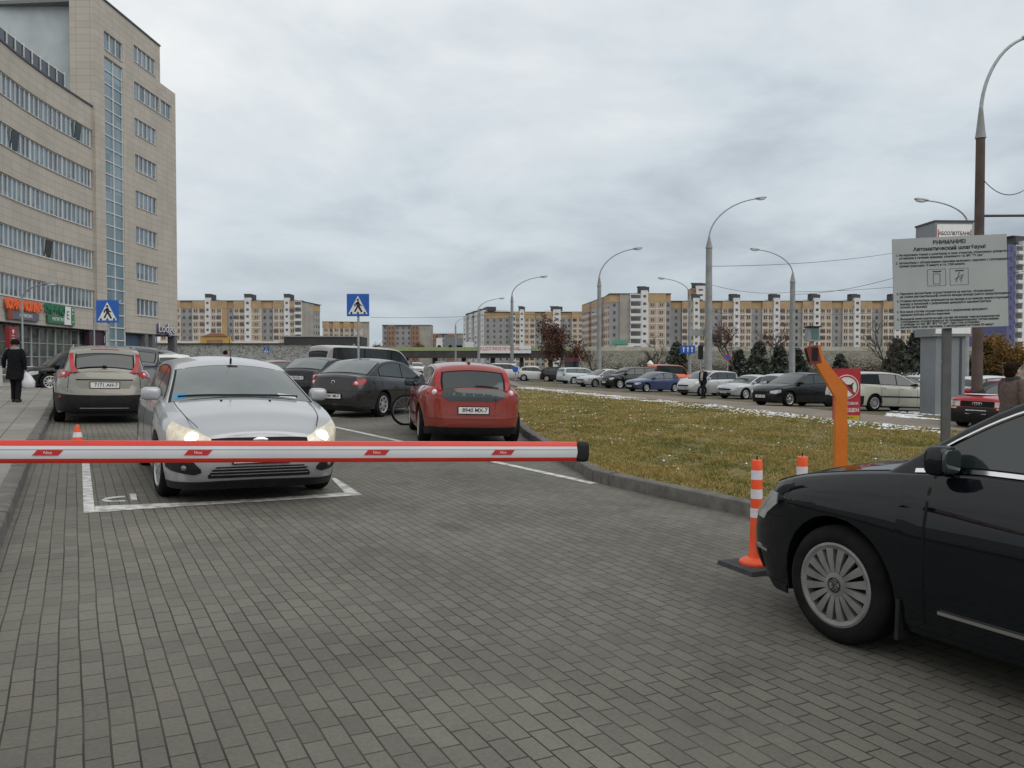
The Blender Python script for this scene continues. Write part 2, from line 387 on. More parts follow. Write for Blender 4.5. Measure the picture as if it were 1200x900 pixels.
WHEELCACHE = {}
def make_car(name, label, S, paintmat, x, y, hx, hy, group=None, cat='car', det=1):
    s = Shape(S); root = thing(name, label, cat, group=group); on_slope(root, x, y, hx, hy)
    body = s.body(); body.build('body', paintmat, root, smooth=50)
    s.cabin().build('roof', paintmat if not S.get('roofmat') else S['roofmat'], root, smooth=45)
    # underbody and arch liners
    ub = MB(); ub.box((0, 0, .33), (s.L*.9, s.W-.5, .34))
    for xa in (s.xf, s.xr):
        for sg in (1, -1):
            vs = []
            for k in range(13):
                a = PI*k/12
                yo = s.side(clamp(xa+s.ra*math.cos(a), -s.L/2+.02, s.L/2-.02), s.r+.1, 1)[1]-.02
                for yy in (yo, s.W/2-.34): vs.append((xa+(s.ra+.006)*math.cos(a), yy*sg, s.r+(s.ra+.006)*math.sin(a)))
            ub.add(vs, [(2*k, 2*k+1, 2*k+3, 2*k+2) for k in range(12)])
    ub.build('underbody', BLACK, root, smooth=0)
    # wheels
    key = (s.r, S.get('spokes', 10), S.get('wk', 'alloy'))
    if key not in WHEELCACHE:
        t, m = wheel_parts(s.r, .205, key[1], key[2])
        to = t.build('tyre', RUBBER); ro = m.build('rim', [S.get('rimmat', ALLOY), BLACK], smooth=30)
        WHEELCACHE[key] = (to.data, ro.data); bpy.data.objects.remove(to); bpy.data.objects.remove(ro)
    for xa in (s.xf, s.xr):
        for sg in (1, -1):
            w = bpy.data.objects.new('wheel', None); COL.objects.link(w); w.parent = root; w.location = (xa, sg*(s.W/2*.975-.115), s.r)
            steer = S.get('steer', 0) if xa == s.xf else 0
            w.rotation_euler = (0, 0, (0 if sg > 0 else PI)+steer); w.empty_display_size = .1
            for nm, me in zip(('tyre', 'rim'), WHEELCACHE[key]):
                o = bpy.data.objects.new(nm, me); COL.objects.link(o); o.parent = w; o.rotation_euler = (0, random.uniform(0, 6), 0)
    # glazing
    g = s.gp; K = s.k_of
    ws = S['ws']; rs = S['rw']       # x ranges of windscreen and rear window
    gm = S.get('glass', GLASS)
    if ws:
        ks = frange(K(ws[0]), K(ws[1]), 9)
        mb = MB(); patch(mb, lambda k, u: s.top(u, k), ks, lambda k: -.965, lambda k: .965, 14, .004); mb.build('windscreen_frame', TRIM, root)
        d = (ks[-1]-ks[0])
        mb = MB(); patch(mb, lambda k, u: s.top(u, k), frange(ks[0]+d*.05, ks[-1]-d*.03, 9), lambda k: -.925, lambda k: .925, 14, .008)
        mb.build('windscreen', S.get('wsglass', gm), root)
    if rs:
        ks = frange(K(rs[0]), K(rs[1]), 9); d = ks[-1]-ks[0]; uw = S.get('rwu', .94)
        hw = S.get('rwshape', lambda t: 1.0)
        kk = lambda k: (k-ks[0])/d
        mb = MB(); patch(mb, lambda k, u: s.top(u, k), ks, lambda k: -uw*hw(kk(k)), lambda k: uw*hw(kk(k)), 14, .004); mb.build('rear_window_frame', S.get('rwframe', TRIM), root)
        mb = MB(); patch(mb, lambda k, u: s.top(u, k), frange(ks[0]+d*.06, ks[-1]-d*S.get('rwlow', .06), 9), lambda k: -(uw-.05)*hw(kk(k)), lambda k: (uw-.05)*hw(kk(k)), 14, .008)
        mb.build('rear_window', S.get('rwglass', gm), root)
    hi = lambda x_: min(s.zt(x_)-s.cr-.055, s.H-s.cr-.055); lo = lambda x_: s.zs(x_)+.025
    for sg in (1, -1):
        spl = S['sw']
        xs = [q for q in frange(spl[0], spl[-1], 40) if hi(q)-lo(q) > .012]
        if S.get('dlo', True):
            mb = MB(); patch(mb, lambda a, b: s.gside(a, b, sg), xs, lambda q: lo(q)-.012, lambda q: hi(q)+.012, 4, .004); mb.build('window_frame', S.get('dlomat', TRIM), root)
        for a, b in zip(spl, spl[1:]):
            xx = [q for q in frange(a-.025, b+.025, 16) if hi(q)-lo(q) > .03]
            if len(xx) < 3: continue
            mb = MB(); patch(mb, lambda a_, b_: s.gside(a_, b_, sg), xx, lambda q: lo(q)+.008, lambda q: hi(q)-.004, 4, .008); mb.build('side_window', gm, root)
        # mirrors
        if S.get('mir', True):
            mx = S.get('mx', spl[0]-.02); mz = s.zs(mx)+.07; my = s.yb(mx)+.1; ms_ = S.get('ms', 1.0)
            mb = MB(); mb.ellip((mx, my*sg, mz), (.07*ms_, .1*ms_, .072), .6); mb.box((mx+.01, (my-.12)*sg, mz-.05), (.05, .09, .04))
            mo = mb.build('wing_mirror', S.get('mirmat', paintmat), root)
            mb = MB(); mb.ellip((mx-.068*ms_, my*sg, mz), (.012, .083*ms_, .056), .5); mb.build('mirror_glass', GLASS, mo)
        # doors: shut lines and handles
        if det:
            for q in S.get('doors', [spl[0]+.02]+list(spl[1:])):
                mb = MB(); z0 = max(s.zl(q)+.06, .24)
                patch(mb, lambda a, b: s.side(q+(a*.007), b, sg), [-1, 1], lambda u: z0, lambda u: s.zs(q)-.005, 10, .0015, .003)
                mb.build('shut_line', TRIM, root)
            for q in S.get('handles', list(spl[1:-1])[:2]):
                z = s.zs(q)-.1
                mb = MB(); patch(mb, lambda a, b: s.side(a, b, sg), frange(q+.07, q+.25, 5), lambda u: z-.014, lambda u: z+.014, 2, .02, .03)
                mb.build('door_handle', S.get('hmat', paintmat), root)
        # strips along the side
        for z, hh, mat, x0, x1, off in S.get('strips', []):
            mb = MB(); patch(mb, lambda a, b: s.side(a, b, sg), frange(x0, x1, 14), lambda u: z-hh/2, lambda u: z+hh/2, 2, off)
            mb.build('side_moulding', mat, root)
    # lamps, grilles, bumpers: (name, material, columns[(phi or 'y'/'x' spec, zlo, zhi)], mirrored, offset)
    def PH(c):
        if isinstance(c, tuple): return s.phi_y(c[1], c[0] == 'f') if c[0] in 'fr' else s.phi_x(c[1])
        return c
    for it in S.get('fit', []):
        nm, mat, cols, mirror, off = it[:5]; nm_off = off
        if nm in ('bumper_trim', 'bumper_insert') and not det and off < .004: continue
        pts = [(PH(c[0]), c[1], c[2]) for c in cols]
        a, b = min(p[0] for p in pts), max(p[0] for p in pts)
        lo_, hi_ = lin([(p[0], p[1]) for p in pts]), lin([(p[0], p[2]) for p in pts])
        us = sorted(set([p[0] for p in pts]+frange(a, b, 14)))
        for sg in ((1, -1) if mirror else (1,)):
            mb = MB(); patch(mb, lambda u, v: (s.P(u, v)[0], s.P(u, v)[1]*sg, v), us, lo_, hi_, 4, off)
            o = mb.build(nm, mat, root)
            for sub in it[5:]:      # (name, material, y, z, radius, front) round insert
                sn, sm, yy, zz, rad, fr = sub
                p = s.P(s.phi_y(yy, fr), zz); nx = 1 if fr else -1
                q = MB(); q.ellip((p[0]+nx*(off-.02), p[1]*sg, zz), (.04, rad, rad)); q.build(sn, sm, o)
    def plate(y0, z0, txt, front, w=.52, h=.112):
        p = s.P(s.phi_y(y0, front) if y0 else (0 if front else PI), z0); nx = 1 if front else -1
        xq = p[0]+nx*.016
        mb = MB(); mb.box((xq, y0, z0), (.012, w, h)); po = mb.build('number_plate', PLATE, root, smooth=0)
        fr = MB()
        for zz in (-1, 1): fr.box((xq, y0, z0+zz*(h/2+.006)), (.016, w+.024, .012))
        for yy in (-1, 1): fr.box((xq, y0+yy*(w/2+.006), z0), (.016, .012, h))
        fr.build('plate_frame', TRIM, po, smooth=0)
        if txt: text(txt, h*.86, INK, po, (xq+nx*.0075, y0+.02*nx, z0), (PI/2, 0, PI/2 if front else -PI/2), 'plate_number', sx=.98, bold=.0015)
    for pl in S.get('plates', []): plate(*pl)
    return s, root
def spec(kind, L, W, H, wb, fo, r=.315, **kw):
    xn, xt = L/2, -L/2; xf = xn-fo; xr = xf-wb
    b = H*.64                                     # belt height
    S = dict(L=L, W=W, H=H, wb=wb, fo=fo, r=r, cr=.055)
    cowl = xf-.28; roof0 = cowl-.86
    if kind == 'van': cowl = xf+.05; roof0 = cowl-.62; b = H*.56
    if kind in ('suv', 'mpv'): cowl = xf-.2; roof0 = cowl-.78
    hood = b-.03; nose = H*.46 if kind not in ('van', 'suv') else b*.8
    if kind == 'van': hood = b-.02
    S['zs'] = [(xt, b+.03), (xt+.5, b+.035), (0, b), (cowl, hood), (cowl+.45*(xn-cowl), hood-.3*(hood-nose)), (xn-.12, nose+.05), (xn, nose-.03)]
    zc = hood+.035
    if kind == 'sedan':
        S['zs'] = [(xt, b+.0), (xt+.12, b+.05), (xt+.6, b+.055), (0, b), (cowl, hood), (cowl+.45*(xn-cowl), hood-.3*(hood-nose)), (xn-.12, nose+.05), (xn, nose-.03)]
        S['gp'] = [(cowl, zc), (roof0, H-.06), (roof0-.45, H), (roof0-1.15, H-.03), (roof0-1.5, H-.1), (xt+.55, b+.09)]
        S['rw'] = (roof0-1.6, xt+.62); S['sw'] = [cowl-.3, roof0-.42, xt+.95]
        S['nr'] = 5.0
    elif kind == 'hatch':
        S['gp'] = [(cowl, zc), (roof0, H-.06), (roof0-.45, H), (xt+.75, H-.05), (xt+.42, H-.11), (xt+.1, b+.07)]
        S['rw'] = (xt+.38, xt+.14); S['sw'] = [cowl-.3, roof0-.42, roof0-1.28, xt+.5]
    elif kind in ('wagon', 'suv', 'mpv'):
        S['gp'] = [(cowl, zc), (roof0, H-.06), (roof0-.5, H), (xt+.6, H-.03), (xt+.3, H-.08), (xt+.08, b+.07)]
        S['rw'] = (xt+.27, xt+.11); S['sw'] = [cowl-.3, roof0-.35, roof0-1.2, xt+.38]
    elif kind == 'van':
        S['gp'] = [(cowl, zc), (roof0, H-.09), (roof0-.5, H), (xt+.5, H-.01), (xt+.16, H-.06), (xt+.06, b+.07)]
        S['rw'] = (xt+.15, xt+.07); S['sw'] = [cowl-.25, roof0-.5, roof0-1.75, xt+.3]; S['wr'] = W/2*.86
    S['ws'] = (cowl-.03, roof0+.03)
    zl0 = nose*.86
    S['fit'] = [
        ('headlight', LENS, [(('f', W*.27), zl0-.04, zl0+.04), (('f', W*.38), zl0-.07, zl0+.09), (('x', xn-.38), zl0+.0, zl0+.11)], True, .008),
        ('grille', TRIM, [(('f', -W*.26), zl0-.05, zl0+.03), (('f', W*.26), zl0-.05, zl0+.03)], False, .008),
        ('air_intake', BLACK, [(('f', -W*.28), .25, .36), (('f', W*.28), .25, .36)], False, .007),
        ('bumper_trim', BLACK, [(('x', xn-.5), .17, .24), (('f', 0), .17, .23)], True, .006),
        ('tail_light', REDLENS, [(('r', W*.36), b*.76, b*.93), (('x', xt+.2), b*.74, b*.98)], True, .008),
        ('bumper_trim', BLACK, [(('x', xt+.5), .2, .33), (('r', 0), .2, .33)], True, .006),
    ]
    S['plates'] = [(0, nose*.6, '', True), (0, b*.62, '', False)]
    ov = kw.pop('fit_add', []); S['fit'] += ov
    S.update(kw)
    return S

P_SILVER = paint('paint_silver', (0.41, 0.42, 0.435), 0.35, 0.32, .3)
P_BEIGE = paint('paint_grey_beige', (0.25, 0.238, 0.205), 0.3, 0.38, .5)
P_RED = paint('paint_red', (0.245, 0.024, 0.013), 0.0, 0.38, .4)
P_GREY = paint('paint_dark_grey', (0.022, 0.02, 0.022), 0.2, 0.36, .2, .05)
P_BLACK = paint('paint_black', (0.008, 0.009, 0.011), 0.0, 0.32, .12, 0.0, .8)
P_BLACKB = paint('paint_blue_black', (0.0045, 0.006, 0.008), 0.0, 0.3, .012, 0.0, .75)
P_SUV = paint('paint_blue_grey', (0.07, 0.08, 0.095), 0.3, 0.35, .4)
P_WHITE = paint('paint_white', (0.66, 0.66, 0.64), 0.0, 0.4, .4)
P_LSILV = paint('paint_light_silver', (0.44, 0.45, 0.46), 0.3, 0.34, .4)
P_BLUE = paint('paint_blue', (0.03, 0.05, 0.13), 0.1, 0.36, .3)
P_ORANGE = paint('paint_orange', (0.62, 0.12, 0.03), 0.0, 0.4, .3)
P_CREAM = paint('paint_cream', (0.52, 0.52, 0.44), 0.0, 0.4, .4)
P_DRED = paint('paint_dark_red', (0.11, 0.018, 0.022), 0.0, 0.38, .4)
P_LBLUE = paint('paint_pale_blue', (0.5, 0.58, 0.6), 0.1, 0.38, .4)
P_VAN = paint('paint_grey_van', (0.42, 0.41, 0.4), 0.3, 0.38, .4)

def heading(x, y, s_front_axle=None): pass
RD = Vector((-.472, .8816, 0))      # along the lane, away from the camera
# --- silver hatchback waiting behind the barrier
S = spec('hatch', 4.34, 1.79, 1.445, 2.64, .87, .315, nf=5.8, nr=5, wr=.56,
    zs=[(-2.17, .96), (-1.7, .99), (0, .95), (.95, .955), (1.35, .90), (1.75, .82), (2.0, .735), (2.12, .68), (2.17, .655)],
    gp=[(1.2, .985), (.32, 1.37), (-.1, 1.43), (-.7, 1.445), (-1.4, 1.4), (-1.78, 1.33), (-2.08, 1.03)],
    ws=(1.17, .36), rw=(-1.8, -2.05), sw=[.95, -.12, -1.0, -1.75], wsglass=GLASS_L, cr=.07, mx=.83, steer=.06,
    df=[(.15, .14), (.26, .05), (.4, .0), (.52, .01), (.6, .04), (.68, .1), (.8, .2)], hmat=P_SILVER, spokes=8)
S['fit'] = [
    ('headlight', LITLENS, [(('f', .46), .60, .65), (('f', .6), .575, .72), (('f', .76), .575, .77), (('x', 1.84), .62, .80)], True, .007, ('headlamp_bulb', LIT, .62, .645, .066, True)),
    ('grille', TRIM, [(('f', -.5), .6, .64), (('f', -.3), .575, .655), (('f', .3), .575, .655), (('f', .5), .6, .64)], False, .006),
    ('air_intake', BLACK, [(('f', -.5), .275, .30), (('f', -.42), .275, .385), (('f', .42), .275, .385), (('f', .5), .275, .30)], False, .006),
    ('fog_light_recess', BLACK, [(('f', .56), .33, .36), (('f', .62), .31, .43), (('f', .8), .335, .43), (('f', .84), .36, .42)], True, .006, ('fog_light', CAPSILVER, .7, .375, .03, True)),
    ('bumper_trim', BLACK, [(('x', 1.7), .16, .225), (('f', .6), .16, .235), (('f', 0), .16, .25)], True, .008),
    ('tail_light', REDLENS, [(('r', .72), .8, .98), (('x', -2.0), .8, 1.0)], True, .008),
]
S['plates'] = [(0, .475, '3804 PM-7', True), (0, .72, '3804 PM-7', False)]
h = -RD
ax = Vector((-2.86, 8.72, 0)) ; c = ax-h*1.30
fs, ford = make_car('hatchback', 'silver hatchback with lit headlights waiting behind the barrier arm', S, P_SILVER, c.x, c.y, h.x, h.y)
mb = MB()
for z in (.305, .335, .365):
    mb = MB(); mb.tube([(fs.P(fs.phi_y(y), z)[0]+.008, y, z) for y in frange(-.46, .46, 9)], .005, 5)
    mb.build('grille_bar', pm('dark_chrome', (.12, .12, .12), .4, .5), ford)
mb = MB(); patch(mb, lambda k, u: fs.top(u, k), frange(fs.k_of(.44), fs.k_of(.38), 3), lambda k: -.09, lambda k: .09, 3, .0095, .003); mb.build('rear_view_mirror', TRIM, ford)
mb = MB(); p = fs.P(0, .635); mb.ellip((p[0]+.012, 0, .63), (.012, .075, .032)); mb.build('badge', CHROME, ford)
for y0, y1 in ((.62, -.1), (-.02, -.68)):
    mb = MB(); kz = fs.k_of(1.12)
    mb.tube([Vector(fs.top(u, fs.k_of(1.13-.1*max(0, abs(u)-.2)))) + Vector((.012, 0, .014)) for u in frange(y0/.8, y1/.8, 8)], .009, 6); mb.build('wiper', TRIM, ford)
mb = MB(); q = fs.top(0, fs.k_of(.3)); mb.tube([q, (q[0]+.01, 0, q[2]+.06)], .012, 8); mb.tube([(q[0], 0, q[2]+.05), (q[0]-.18, 0, q[2]+.42)], [.004, .002], 6); mb.build('antenna', TRIM, ford)
for y in (-.25, .25):
    mb = MB(); mb.ellip((1.3, y, fs.zs(1.3)+.07*(1-(y/.8)**2)+.004), (.022, .014, .008)); mb.build('washer_jet', TRIM, ford)
mb = MB(); patch(mb, lambda k, u: fs.top(u, k), frange(fs.k_of(1.12), fs.k_of(1.05), 4), lambda k: .5, lambda k: .74, 4, .0095, .003); mb.build('paper_pass', WHITE, ford)
mb = MB(); patch(mb, lambda k, u: fs.top(u, k), frange(fs.k_of(1.12), fs.k_of(.99), 4), lambda k: -.9, lambda k: -.74, 4, .0095, .003); mb.build('blue_sticker', pm('sticker_blue', (.03, .2, .34), .4), ford)
# hood shut lines
for sg in (1, -1):
    mb = MB(); pts = []
    for x_ in frange(1.1, 2.03, 14):
        t = (x_-1.1)/.93; y = .70-.1*t*t-.12*max(0, t-.75)
        w = fs.P(fs.phi_x(x_), fs.zs(x_))[1]; pts.append((x_, y*sg, fs.zs(x_)+fs.cr*(1-(y/w)**2)*1.0+.001))
    mb.tube(pts, .0045, 4)
    mb.build('shut_line', TRIM, ford)

# --- grey-beige SUV seen from behind
S = spec('suv', 4.63, 1.89, 1.61, 2.77, .87, .36, nr=4.6,
    zs=[(-2.315, 1.065), (-1.9, 1.085), (-.5, 1.04), (1.0, 1.0), (1.6, .93), (2.1, .82), (2.315, .74)],
    gp=[(1.22, 1.03), (.35, 1.48), (-.1, 1.57), (-.6, 1.605), (-1.7, 1.56), (-2.02, 1.49), (-2.2, 1.09)],
    ws=(1.2, .38), rw=(-2.0, -2.18), mir=False, sw=[.95, -.1, -1.0, -1.8], wr=.6, rwu=.83, rwlow=.1, cr=.06,
    rwshape=lambda t: 1.0+.06*t,
    dr=[(.15, .2), (.3, .05), (.5, 0), (.62, .0), (.66, .035), (.9, .06), (1.05, .1)],
    wf=[(.15, .93), (.32, .975), (.5, .995), (.75, 1.0), (.95, .975), (1.1, .93), (1.2, .9)])
S['fit'] = S['fit'][:4]+[
    ('tail_light', REDLENS, [(('r', .64), 1.0, 1.075), (('r', .72), .92, 1.075), (('r', .84), .91, 1.07), (('x', -2.1), .95, 1.06)], True, .01, ('reverse_light', WHITELENS, .76, 1.0, .04, False)),
    ('bumper_trim', BLACK, [(('x', -1.75), .25, .62), (('r', .9), .25, .58), (('r', 0), .27, .585)], True, .008, ('reflector', pm('dark_red_reflector', (.12, .01, .012), .3), .78, .53, .055, False)),
    ('plate_recess', P_BEIGE, [(('r', -.5), .84, .87), (('r', -.45), .72, .885), (('r', .45), .72, .885), (('r', .5), .84, .87)], False, .004),
    ('tailgate_handle', TRIM, [(('r', -.52), .885, .905), (('r', .52), .885, .905)], False, .012),
    ('exhaust_trim', STEEL, [(('r', -.45), .325, .335), (('r', .45), .325, .335)], False, .02),
    ('shut_line', TRIM, [(('r', -.6), .635, .645), (('r', .6), .635, .645)], False, .004),
    ('shut_line', TRIM, [(('r', .655), .64, .98), (('r', .662), .64, .98)], True, .004),
    ('bumper_crease', P_BEIGE, [(('r', .58), .645, .68), (('r', .7), .7, .76), (('r', .84), .755, .79)], True, .022),
]
S['plates'] = [(0, .5, '', True), (0, .79, '7171 AH-7', False)]
h = RD; c = Vector((-8.65, 17.3, 0))+h*(2.77/2-.05)
vs_, xc = make_car('suv', 'beige-grey SUV with tall red tail lights, parked with its back to the camera', S, P_BEIGE, c.x, c.y, h.x, h.y)
ks = frange(vs_.k_of(-1.98), 1.0, 8)
for sg in (1, -1):
    mb = MB(); patch(mb, lambda k, u: vs_.top(u*sg, k), ks, lambda k: .89-.1*((k-ks[0])/(ks[-1]-ks[0]))**2, lambda k: 1.0, 3, .009); mb.build('tail_light', REDLENS, xc)
mb = MB(); patch(mb, lambda k, u: vs_.top(u, k), frange(vs_.k_of(-1.9), vs_.k_of(-2.03), 5), lambda k: -.8, lambda k: .8, 10, .02); mb.build('spoiler', P_BEIGE, xc)
mb = MB(); patch(mb, lambda k, u: vs_.top(u, k), frange(vs_.k_of(-1.925), vs_.k_of(-1.955), 3), lambda k: -.4, lambda k: .4, 6, .026); mb.build('brake_light', REDLENS, xc)
mb = MB(); q = [vs_.top(u, vs_.k_of(-2.17)) for u in frange(.02, .72, 6)]; mb.tube([(a-.02, b, c_) for a, b, c_ in q], .012, 6); mb.ellip((q[0][0]-.025, q[0][1], q[0][2]), (.03, .05, .03)); mb.build('wiper', TRIM, xc)
for sg in (1, -1):
    mb = MB(); mb.tube([Vector(vs_.top(sg*.9, vs_.k_of(x_)))+Vector((0, 0, .015+.025*math.sin(PI*(.1-x_)/1.7))) for x_ in frange(.1, -1.6, 10)], .014, 6)
    mb.build('roof_rail', STEEL, xc)

# --- red three-door hatchback
S = spec('hatch', 4.25, 1.85, 1.447, 2.64, .9, .33, nr=5.2,
    zs=[(-2.125, .93), (-1.95, 1.0), (-1.2, 1.0), (0, .94), (1.1, .92), (1.6, .84), (2.0, .73), (2.125, .66)],
    gp=[(1.15, .95), (.3, 1.37), (-.1, 1.43), (-.6, 1.447), (-1.3, 1.42), (-1.72, 1.36), (-2.04, 1.0)],
    ws=(1.12, .33), rw=(-1.73, -2.035), sw=[.92, -.3, -1.5], wr=.58, rwu=.83, rwlow=.0, cr=.06, dlo=True,
    rwshape=lambda t: 1.0+.12*t, mirmat=BLACK,
    dr=[(.15, .16), (.28, .05), (.4, 0), (.5, .01), (.7, .03), (.85, .04), (1.0, .09)],
    wf=[(.15, .93), (.32, .975), (.5, .995), (.75, 1.0), (.88, .985), (.97, .93), (1.05, .87)])
S['fit'] = S['fit'][:4]+[
    ('tail_light', REDLENS, [(('r', .56), .86, .9), (('r', .66), .865, 1.0), (('r', .8), .87, .985), (('x', -1.92), .9, .99)], True, .012, ('reverse_light', WHITELENS, .68, .91, .055, False)),
    ('tailgate_glass', GLASS, [(('r', -.6), .9, .965), (('r', -.42), .775, .975), (('r', .42), .775, .975), (('r', .6), .9, .965)], False, .009),
    ('bumper_trim', BLACK, [(('x', -1.7), .18, .3), (('r', .75), .2, .33), (('r', 0), .2, .32)], True, .01),
    ('bumper_crease', P_RED, [(('x', -1.8), .49, .52), (('r', 0), .47, .5)], True, .012),
    ('plate_recess', P_RED, [(('r', -.46), .56, .6), (('r', -.36), .53, .69), (('r', .36), .53, .69), (('r', .46), .56, .6)], False, .005),
]
S['plates'] = [(0, .5, '', True), (0, .615, '8940 MX-7', False)]
h = Vector((-.18, .984, 0)); c = Vector((-.67, 14.0, 0))+h*2.125
cs, c30 = make_car('hatchback', 'red three-door hatchback with dark glass tailgate parked beside the lawn', S, P_RED, c.x, c.y, h.x, h.y)
ks = frange(cs.k_of(-1.74), cs.k_of(-2.035), 8)
for sg in (1, -1):
    mb = MB(); patch(mb, lambda k, u: cs.top(u*sg, k), ks, lambda k: .86+.06*(k-ks[0])/(ks[-1]-ks[0]), lambda k: .985, 3, .009); mb.build('tail_light', REDLENS, c30)
mb = MB(); patch(mb, lambda k, u: cs.top(u, k), frange(cs.k_of(-1.6), cs.k_of(-1.77), 5), lambda k: -.84, lambda k: .84, 10, .022); mb.build('spoiler', P_RED, c30)
mb = MB(); q = [cs.top(u, cs.k_of(-2.02)) for u in frange(-.05, -.72, 6)]; mb.tube([(a-.03, b, c_+.01) for a, b, c_ in q], .011, 6); mb.build('wiper', TRIM, c30)
for i, ch in enumerate('VOLVO'):
    y = .34-.17*i; p = cs.P(cs.phi_y(y, False), .885)
    text(ch, .06, STEEL, c30, (p[0]-.014, y, .885), (PI/2, 0, -PI/2), 'badge_letter', bold=.002)
mb = MB(); patch(mb, lambda k, u: cs.top(u, k), frange(cs.k_of(-.9), cs.k_of(-.98), 3), lambda k: -.03, lambda k: .03, 2, .03); q = cs.top(0, cs.k_of(-1.3)); mb.ellip((q[0], 0, q[2]+.02), (.08, .03, .035)); mb.build('antenna', P_RED, c30)

# --- dark grey saloon, right rear three-quarter
def sedan_rear(S, W):
    xt = -S['L']/2
    S['fit'] = S['fit'][:4]+[
        ('tail_light', REDLENS, [(('r', W*.3), .80, .88), (('r', W*.38), .79, .925), (('x', xt+.12), .8, .95), (('x', xt+.32), .87, .96)], True, .009, ('reverse_light', WHITELENS, W*.34, .85, .05, False)),
        ('bumper_trim', BLACK, [(('x', xt+.5), .2, .28), (('r', 0), .2, .28)], True, .006),
        ('bumper_crease', S['pm_'], [(('x', xt+.45), .655, .68), (('r', 0), .665, .69)], True, .014)]
    return S
S = spec('sedan', 4.58, 1.78, 1.47, 2.64, .9, .32, pm_=P_GREY, spokes=7, hmat=P_GREY, mirmat=TRIM)
S['zs'] = [(-2.29, .965), (-2.17, 1.01), (-1.7, 1.02), (0, .95), (1.1, .92), (1.6, .84), (2.1, .72), (2.29, .64)]
S['gp'] = [(1.12, .955), (.25, 1.40), (-.2, 1.46), (-.6, 1.47), (-1.0, 1.43), (-1.25, 1.36), (-1.85, 1.06)]
S['rw'] = (-1.12, -1.78); S['sw'] = [.9, -.15, -1.32]; S['ws'] = (1.1, .28); S['rwglass'] = GLASS_L
S = sedan_rear(S, 1.78); S['plates'] = [(0, .5, '', True), (0, .53, '4281 MI-7', False)]
h = Vector((.347, .938, 0)).normalized(); c = Vector((-4.4, 19.9, 0))+h*2.29
ms, mz = make_car('sedan', 'dark grey sedan with alloy wheels seen between silver and red hatchbacks', S, P_GREY, c.x, c.y, h.x, h.y)
p = ms.P(PI, .86); mb = MB(); mb.lathe([(.045, -.006), (.055, 0), (.045, .006)], 20, (p[0]-.012, 0, .86), 'x'); mb.build('badge', CHROME, mz)
S2 = dict(S); S2['plates'] = [(0, .5, '', True), (0, .8, '5190 KH-7', False)]
h = Vector((.2, .98, 0)).normalized(); c = Vector((-6.9, 26, 0))+h*2.29
make_car('sedan', 'black sedan half hidden on the far side of the dark grey sedan', S2, P_BLACK, c.x, c.y, h.x, h.y)

# --- black saloon in the right foreground
S = spec('sedan', 4.77, 1.82, 1.52, 2.71, .87, .313, nf=5.2, spokes=16, wk='cap', rimmat=CAPSILVER, hmat=P_BLACKB, gap=.052)
S['zs'] = [(-2.385, .97), (-2.25, 1.02), (-1.7, 1.05), (0, .99), (.75, .985), (1.2, .945), (1.7, .87), (2.05, .785), (2.25, .69), (2.385, .61)]
S['ms'] = .78; S['gp'] = [(1.29, 1.0), (.7, 1.405), (.3, 1.49), (-.65, 1.52), (-1.1, 1.48), (-1.4, 1.39), (-1.95, 1.09)]
S['df'] = [(.15, .16), (.24, .07), (.36, .01), (.45, 0), (.55, .02), (.63, .07), (.72, .15), (.85, .22)]
S['rw'] = (-1.2, -1.9); S['sw'] = [1.0, -.1, -1.45]; S['ws'] = (1.26, .73); S['mx'] = .93; S['cr'] = .065
S['doors'] = [1.0, -.12, -1.2]
S['strips'] = [(.335, .016, CHROME, .92, -.95, .012)]
S['fit'] = [
    ('headlight', LENS, [(('f', .52), .58, .655), (('f', .68), .565, .70), (('f', .79), .56, .735), (('x', 2.08), .60, .735), (('x', 1.97), .67, .735)], True, .007),
    ('grille', CHROME, [(('f', -.45), .45, .64), (('f', .45), .45, .64)], False, .008),
    ('air_intake', BLACK, [(('f', -.75), .25, .36), (('f', .75), .25, .36)], False, .008),
    ('fog_light_recess', CHROME, [(('f', .74), .37, .39), (('x', 2.06), .37, .385)], True, .008),
    ('bumper_trim', BLACK, [(('x', 1.9), .16, .21), (('f', 0), .16, .21)], True, .006),
    ('tail_light', REDLENS, [(('r', .55), .8, .93), (('x', -2.1), .8, .95)], True, .009),
    ('shut_line', TRIM, [(('x', 1.92), .60, .607), (('x', 2.08), .59, .597)], True, .002),
]
S['plates'] = [(0, .4, '2365 IT-7', True), (0, .8, '', False)]
h = Vector((-.49, .872, 0)).normalized(); r_ = Vector((h.y, -h.x, 0))
c = Vector((1.77, 4.36, 0))+r_*.8-h*1.515
ps, vw = make_car('sedan', 'black sedan with silver hubcaps cut off by the right edge of the picture', S, P_BLACKB, c.x, c.y, h.x, h.y)
